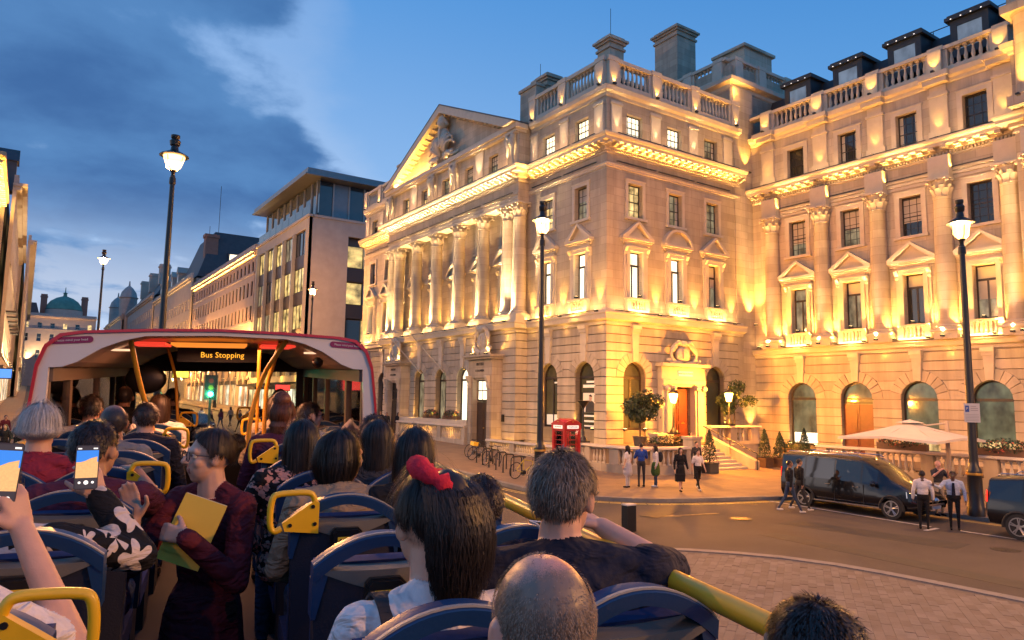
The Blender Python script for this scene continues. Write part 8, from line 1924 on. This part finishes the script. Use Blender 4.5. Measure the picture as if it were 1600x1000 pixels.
# ---- phones
M('phone_case', (.05, .035, .03), .35, noise=.05); M('scr_sky', (.02, .1, .3), .2, noise=0, emit=(.05, .24, .8), estr=1.0); M('scr_gold', (.3, .15, .05), .2, noise=.6, scale=160, emit=(1, .55, .2), estr=.9); M('scr_dark', (.02, .015, .015), .2, noise=0, emit=(.10, .06, .05), estr=.5); M('scr_pale', (.5, .5, .5), .2, noise=0, emit=(1, .95, .85), estr=1.1)
def phone(label, mat, land=False, s=1.):
    w, h = .037*s, .078*s
    b = MB(); b.prism([(-w+.006, -h), (w-.006, -h), (w, -h+.006), (w, h-.006), (w-.006, h), (-w+.006, h), (-w, h-.006), (-w, -h+.006)], 0, .009)
    q = MB(); w2, h2 = w-.003, h-.004; q.box(-w2, w2, -.001, 0, -h2, -h2*.55); q.mi = 0
    scr = [('scr_dark', -h2, -h2*.5), ('scr_gold', -h2*.5, h2*.25), ('scr_sky', h2*.25, h2*.8), ('scr_dark', h2*.8, h2)]
    q = MB()
    for i, (m, a, c) in enumerate(scr): q.mi = i; q.box(-w2, w2, -.0012, 0, a, c)
    q.mi = 1; q.prism([(-w2, h2*.2), (w2*.9, h2*.2), (w2*.9, h2*.5), (.3*w2, h2*.42), (-.2*w2, h2*.3)], -.0016, -.0011); q.mi = 4
    for x in (-.6, 0, .6): r = .0075 if x == 0 else .0045; q.prism([(x*w2+r*math.cos(a), -h2*.72+r*math.sin(a)) for a in [2*PI*i/12 for i in range(12)]], -.0018, -.0012)
    q.box(-w2*.9, -w2*.55, -.0018, -.0012, h2*.86, h2*.92); q.box(w2*.5, w2*.9, -.0018, -.0012, h2*.86, h2*.92)
    return held('phone', label, 'phone', [('case', b.mesh('case', 'phone_case')), ('screen', q.mesh('screen', ['scr_dark', 'scr_gold', 'scr_sky', 'scr_dark', 'scr_pale']))], mat @ (Matrix.Rotation(PI/2, 4, 'Y') if land else Matrix.Identity(4)))
phone('phone in an orange brown case filming above the flowered shirt', BusM @ Matrix.Translation((-.43, 2.97, DECK+1.235)) @ Matrix.Rotation(R(9), 4, 'Z') @ Matrix.Rotation(R(-10), 4, 'X'))
phone('phone held up by the bare arm at the left edge', BusM @ Matrix.Translation((-.53, 2.30, DECK+1.30)) @ Matrix.Rotation(R(12), 4, 'Z') @ Matrix.Rotation(R(-8), 4, 'X') @ Matrix.Rotation(R(5), 4, 'Y'), s=1.1)
Mt = t11.matrix_world @ Matrix.Translation((.365, .54, 1.19)) @ Matrix.Rotation(R(-8), 4, 'Z'); phone('small silver camera held up in two hands near the canopy post', Mt, True, .8)
Mt = t6.matrix_world @ Matrix.Translation((.12, .42, 1.0)) @ Matrix.Rotation(R(-30), 4, 'X'); b = MB(); b.box(-.09, .09, 0, .01, -.06, .06); q = MB(); q.box(-.083, .083, -.001, 0, -.053, .053); held('tablet', 'small glowing white tablet read at the front left', 'tablet', [('case', b.mesh('case', 'phone_case')), ('screen', q.mesh('screen', 'scr_pale'))], Mt)
# charging cable hanging over the seat ahead of the bald man
mb = MB(); mb.tube([tuple(p) for p in smooth_line([(.0, 0, .02), (.03, -.02, .0), (.035, -.025, -.08), (.02, -.03, -.17), (.0, -.03, -.24), (-.03, -.03, -.26), (-.05, -.03, -.30)], 6)], .0035, 6); mb.tube([tuple(p) for p in smooth_line([(.0, 0, .02), (.06, -.03, .01), (.075, -.03, -.05), (.07, -.035, -.12)], 5)], .0035, 6)
M('cable_white', (.6, .55, .5), .5, noise=0); cbl = obj('cable', mb.mesh('cable', 'cable_white', 60)); tag(cbl, 'white charging cable hanging over a blue seat rim', 'cable'); cbl.matrix_world = BusM @ Matrix.Translation((.985, 2.25, DECK+CR))
# ---- pedestrians
def ped(label, x, y, rz, top, legs, skin, h=1.7, z=None, group=None, **kw):
    zz = z if z is not None else gz(y)+PAV; t = obj('person', None, None, (x, y, zz-.002), R(rz)); tag(t, label, 'person', group); standing_body(top, legs, skin, h, parent=t, seed=int(x*31+y*17) % 997, **kw); return t
ped('woman in a white cardigan and black dress walking with a black bag', 21.55, 19.9, 155, 'cl_black', 'skin_light', 'skin_light', 1.68, stride=.16, hs='bob', hm='hair_dark', skirt='cl_black', coat=None, armsR=dict(el=(.25, -.02, 1.12), wr=(.27, .05, .86)), armsL=None, bare=True)
ped('girl in a white printed tee and black trousers walking beside the cardigan', 22.5, 19.85, 160, 'cl_white', 'cl_black', 'skin_light', 1.58, stride=.2, hs='bun', hm='hair_dark', shoe='shoe_white', sleeve=.8)
ped('woman in a white top and black cap by the curved balustrade', 20.25, 21.5, 20, 'cl_white', 'cl_pale', 'skin_light', 1.66, hs='long', hm='hair_black', hl=.25, skirt='cl_pale', sleeve=.6)
ped('man in a bright blue tee looking at his phone by the balustrade', 20.95, 21.45, -30, 'cl_blue', 'cl_dkgrey', 'skin_mid', 1.75, hs='crop', hm='hair_dark', armsR=dict(el=(.25, .1, 1.1), wr=(.08, .32, 1.2), sl=.8), armsL=dict(el=(-.25, .1, 1.1), wr=(-.05, .32, 1.18), sl=.8))
ped('long haired woman with a green skirted top standing side on', 21.5, 21.2, 60, 'cl_white', 'cl_jeans', 'skin_light', 1.66, hs='long', hm='hair_black', hl=.35, skirt='cl_green', shoe='shoe_white')
ped('dark haired woman in a red top on the entrance steps', 27.9, 25.1, 170, 'cl_plum', 'cl_black', 'skin_light', 1.62, z=.60, hs='long', hm='hair_black')
ped('person with dark hair and a blue mask below the entrance steps', 25.3, 22.4, 165, 'cl_dkgrey', 'cl_black', 'skin_light', 1.66, hs='short', hm='hair_black')
ped('man in black crossing the road, nearer the kerb stones', 21.85, 15.25, -118, 'cl_black', 'cl_jeans', 'skin_tan', 1.74, z=gz(15.25), stride=.24, hs='crop', hm='hair_black', shoe='shoe_white')
ped('man in a black jacket and cap crossing the road beside the van', 22.55, 15.35, -112, 'cl_black', 'cl_dkgrey', 'skin_mid', 1.76, z=gz(15.35), stride=.2, hs='crop', hm='hair_black', shoe='shoe_white', coat=None)
ped('man in a white shirt and dark trousers standing back to the bus', 22.75, 11.3, -60, 'cl_white', 'cl_black', 'skin_dark', 1.74, z=0, hs='crop', hm='hair_black', w=1.05)
ta = ped('stout man in a pale blue shirt and dark tie with one arm out', 23.45, 10.75, 118, 'cl_skyblue', 'cl_black', 'skin_dark', 1.74, z=0, hs='crop', hm='hair_black', w=1.2, armsR=dict(el=(.36, .14, 1.22), wr=(.50, .36, 1.30)))
obj('tie', MB().prism([(-.03, 1.40), (.03, 1.40), (.05, 1.05), (0, 1.0), (-.05, 1.05)][::-1], -.135, -.125).mesh('tie', 'cl_navy'), ta, rz=PI)
ped('bald man between the two cars raising his hands', 25.2, 12.0, 150, 'cl_dkgrey', 'cl_beige', 'skin_pink', 1.78, hs='ring', hm='hair_stubble', hn=200, hw=.004, armsR=dict(el=(.26, .16, 1.25), wr=(.14, .3, 1.42), sl=.8), armsL=dict(el=(-.26, .14, 1.2), wr=(-.12, .3, 1.4), sl=.8))
def carried(name, label, cat, mb, mat, loc, rz=0, handle=None):
    t = obj(name, mb.mesh(name, mat), None, loc, R(rz)); tag(t, label, cat); 
    if handle: obj('handle', handle.mesh('handle', mat), t)
    return t
mb = MB(); mb.slab([(-.19, -.06), (.19, -.06), (.19, .06), (-.19, .06)], -.28, 0); hn_ = MB(); hn_.tube([(-.09, 0, 0), (-.07, 0, .16), (.07, 0, .16), (.09, 0, 0)], .012, 6)
carried('handbag', 'black handbag carried by the woman in the white cardigan', 'handbag', mb, 'cl_black', (21.32, 19.72, gz(19.8)+PAV+.68), 150, hn_)
mb = MB(); mb.ball((0, 0, 0), (.16, .11, .22), 10, 8); carried('backpack', 'small dark backpack worn by the woman with the green top', 'backpack', mb, 'cl_dkgrey', (21.70, 21.12, gz(21.2)+PAV+1.2), 60)
gr = 'people on the pavement outside the portico'
for i, (lb, x, y, rz, c, l, hh) in enumerate((('tall man in dark clothes leading the group outside the portico', 23.2, 52.4, 150, 'cl_black', 'cl_dkgrey', 1.8), ('woman in a black coat outside the portico, second from the canopy post', 24.0, 53.0, 170, 'cl_dkgrey', 'cl_black', 1.66), ('person in a dark jacket with pale bag outside the portico', 24.6, 52.2, 190, 'cl_navy', 'cl_black', 1.7), ('man with pale collar at the right of the group outside the portico', 25.2, 52.6, 160, 'cl_black', 'cl_jeans', 1.76))): ped(lb, x, y, rz, c, l, 'skin_mid', hh, group=gr, stride=.12, hs='crop' if i % 2 else 'long', voxel=.026, hn=40)
gr = 'people crossing the road beyond the windscreen'
cols_ = ['cl_skyblue', 'cl_black', 'cl_white', 'cl_navy', 'cl_plum', 'cl_grey', 'cl_dkgrey', 'cl_beige', 'cl_blue', 'cl_black', 'cl_white', 'cl_grey', 'cl_maroon', 'cl_green']
names_ = ['pale blue', 'black', 'white', 'navy', 'plum', 'grey', 'dark grey', 'beige', 'bright blue', 'black', 'white', 'grey', 'maroon', 'green']
places = ['left of the green signal', 'behind the green signal', 'right of the green signal', 'near the middle of the crossing', 'beside the silver car', 'near the right pole', 'under the white sign', 'at the far kerb', 'by the left signal', 'at the awning edge', 'between the poles', 'beside the red sign', 'at the kerb end of the crossing', 'furthest up the road']
for i in range(14):
    a = R(9.6+i*.66); d = 58+((i*37) % 11); x, y = d*math.sin(a), d*math.cos(a)
    ped(f'person in {names_[i]} {places[i]}, seen through the windscreen', x, y, (i*77) % 360, cols_[i], ['cl_black', 'cl_jeans', 'cl_dkgrey'][i % 3], ['skin_light', 'skin_mid', 'skin_tan'][i % 3], 1.6+.02*(i % 9), group=gr, z=gz(y), stride=.18, hs=['crop', 'long', 'bob'][i % 3], voxel=.03, hn=30, hw=.012)
gr = 'people at the left edge beyond the bus'
for i, (lb, x, y, c) in enumerate((('person in black with orange straps at the far left edge', -.55, 40, 'cl_black'), ('person in a dark jacket beside the red canopy edge', -.05, 42, 'cl_dkgrey'), ('person in maroon further behind at the left edge', -.7, 49, 'cl_maroon'))): ped(lb, x, y, 160+20*i, c, 'cl_black', 'skin_mid', 1.7, group=gr, z=gz(y), stride=.1, hs='crop', voxel=.024, hn=40)
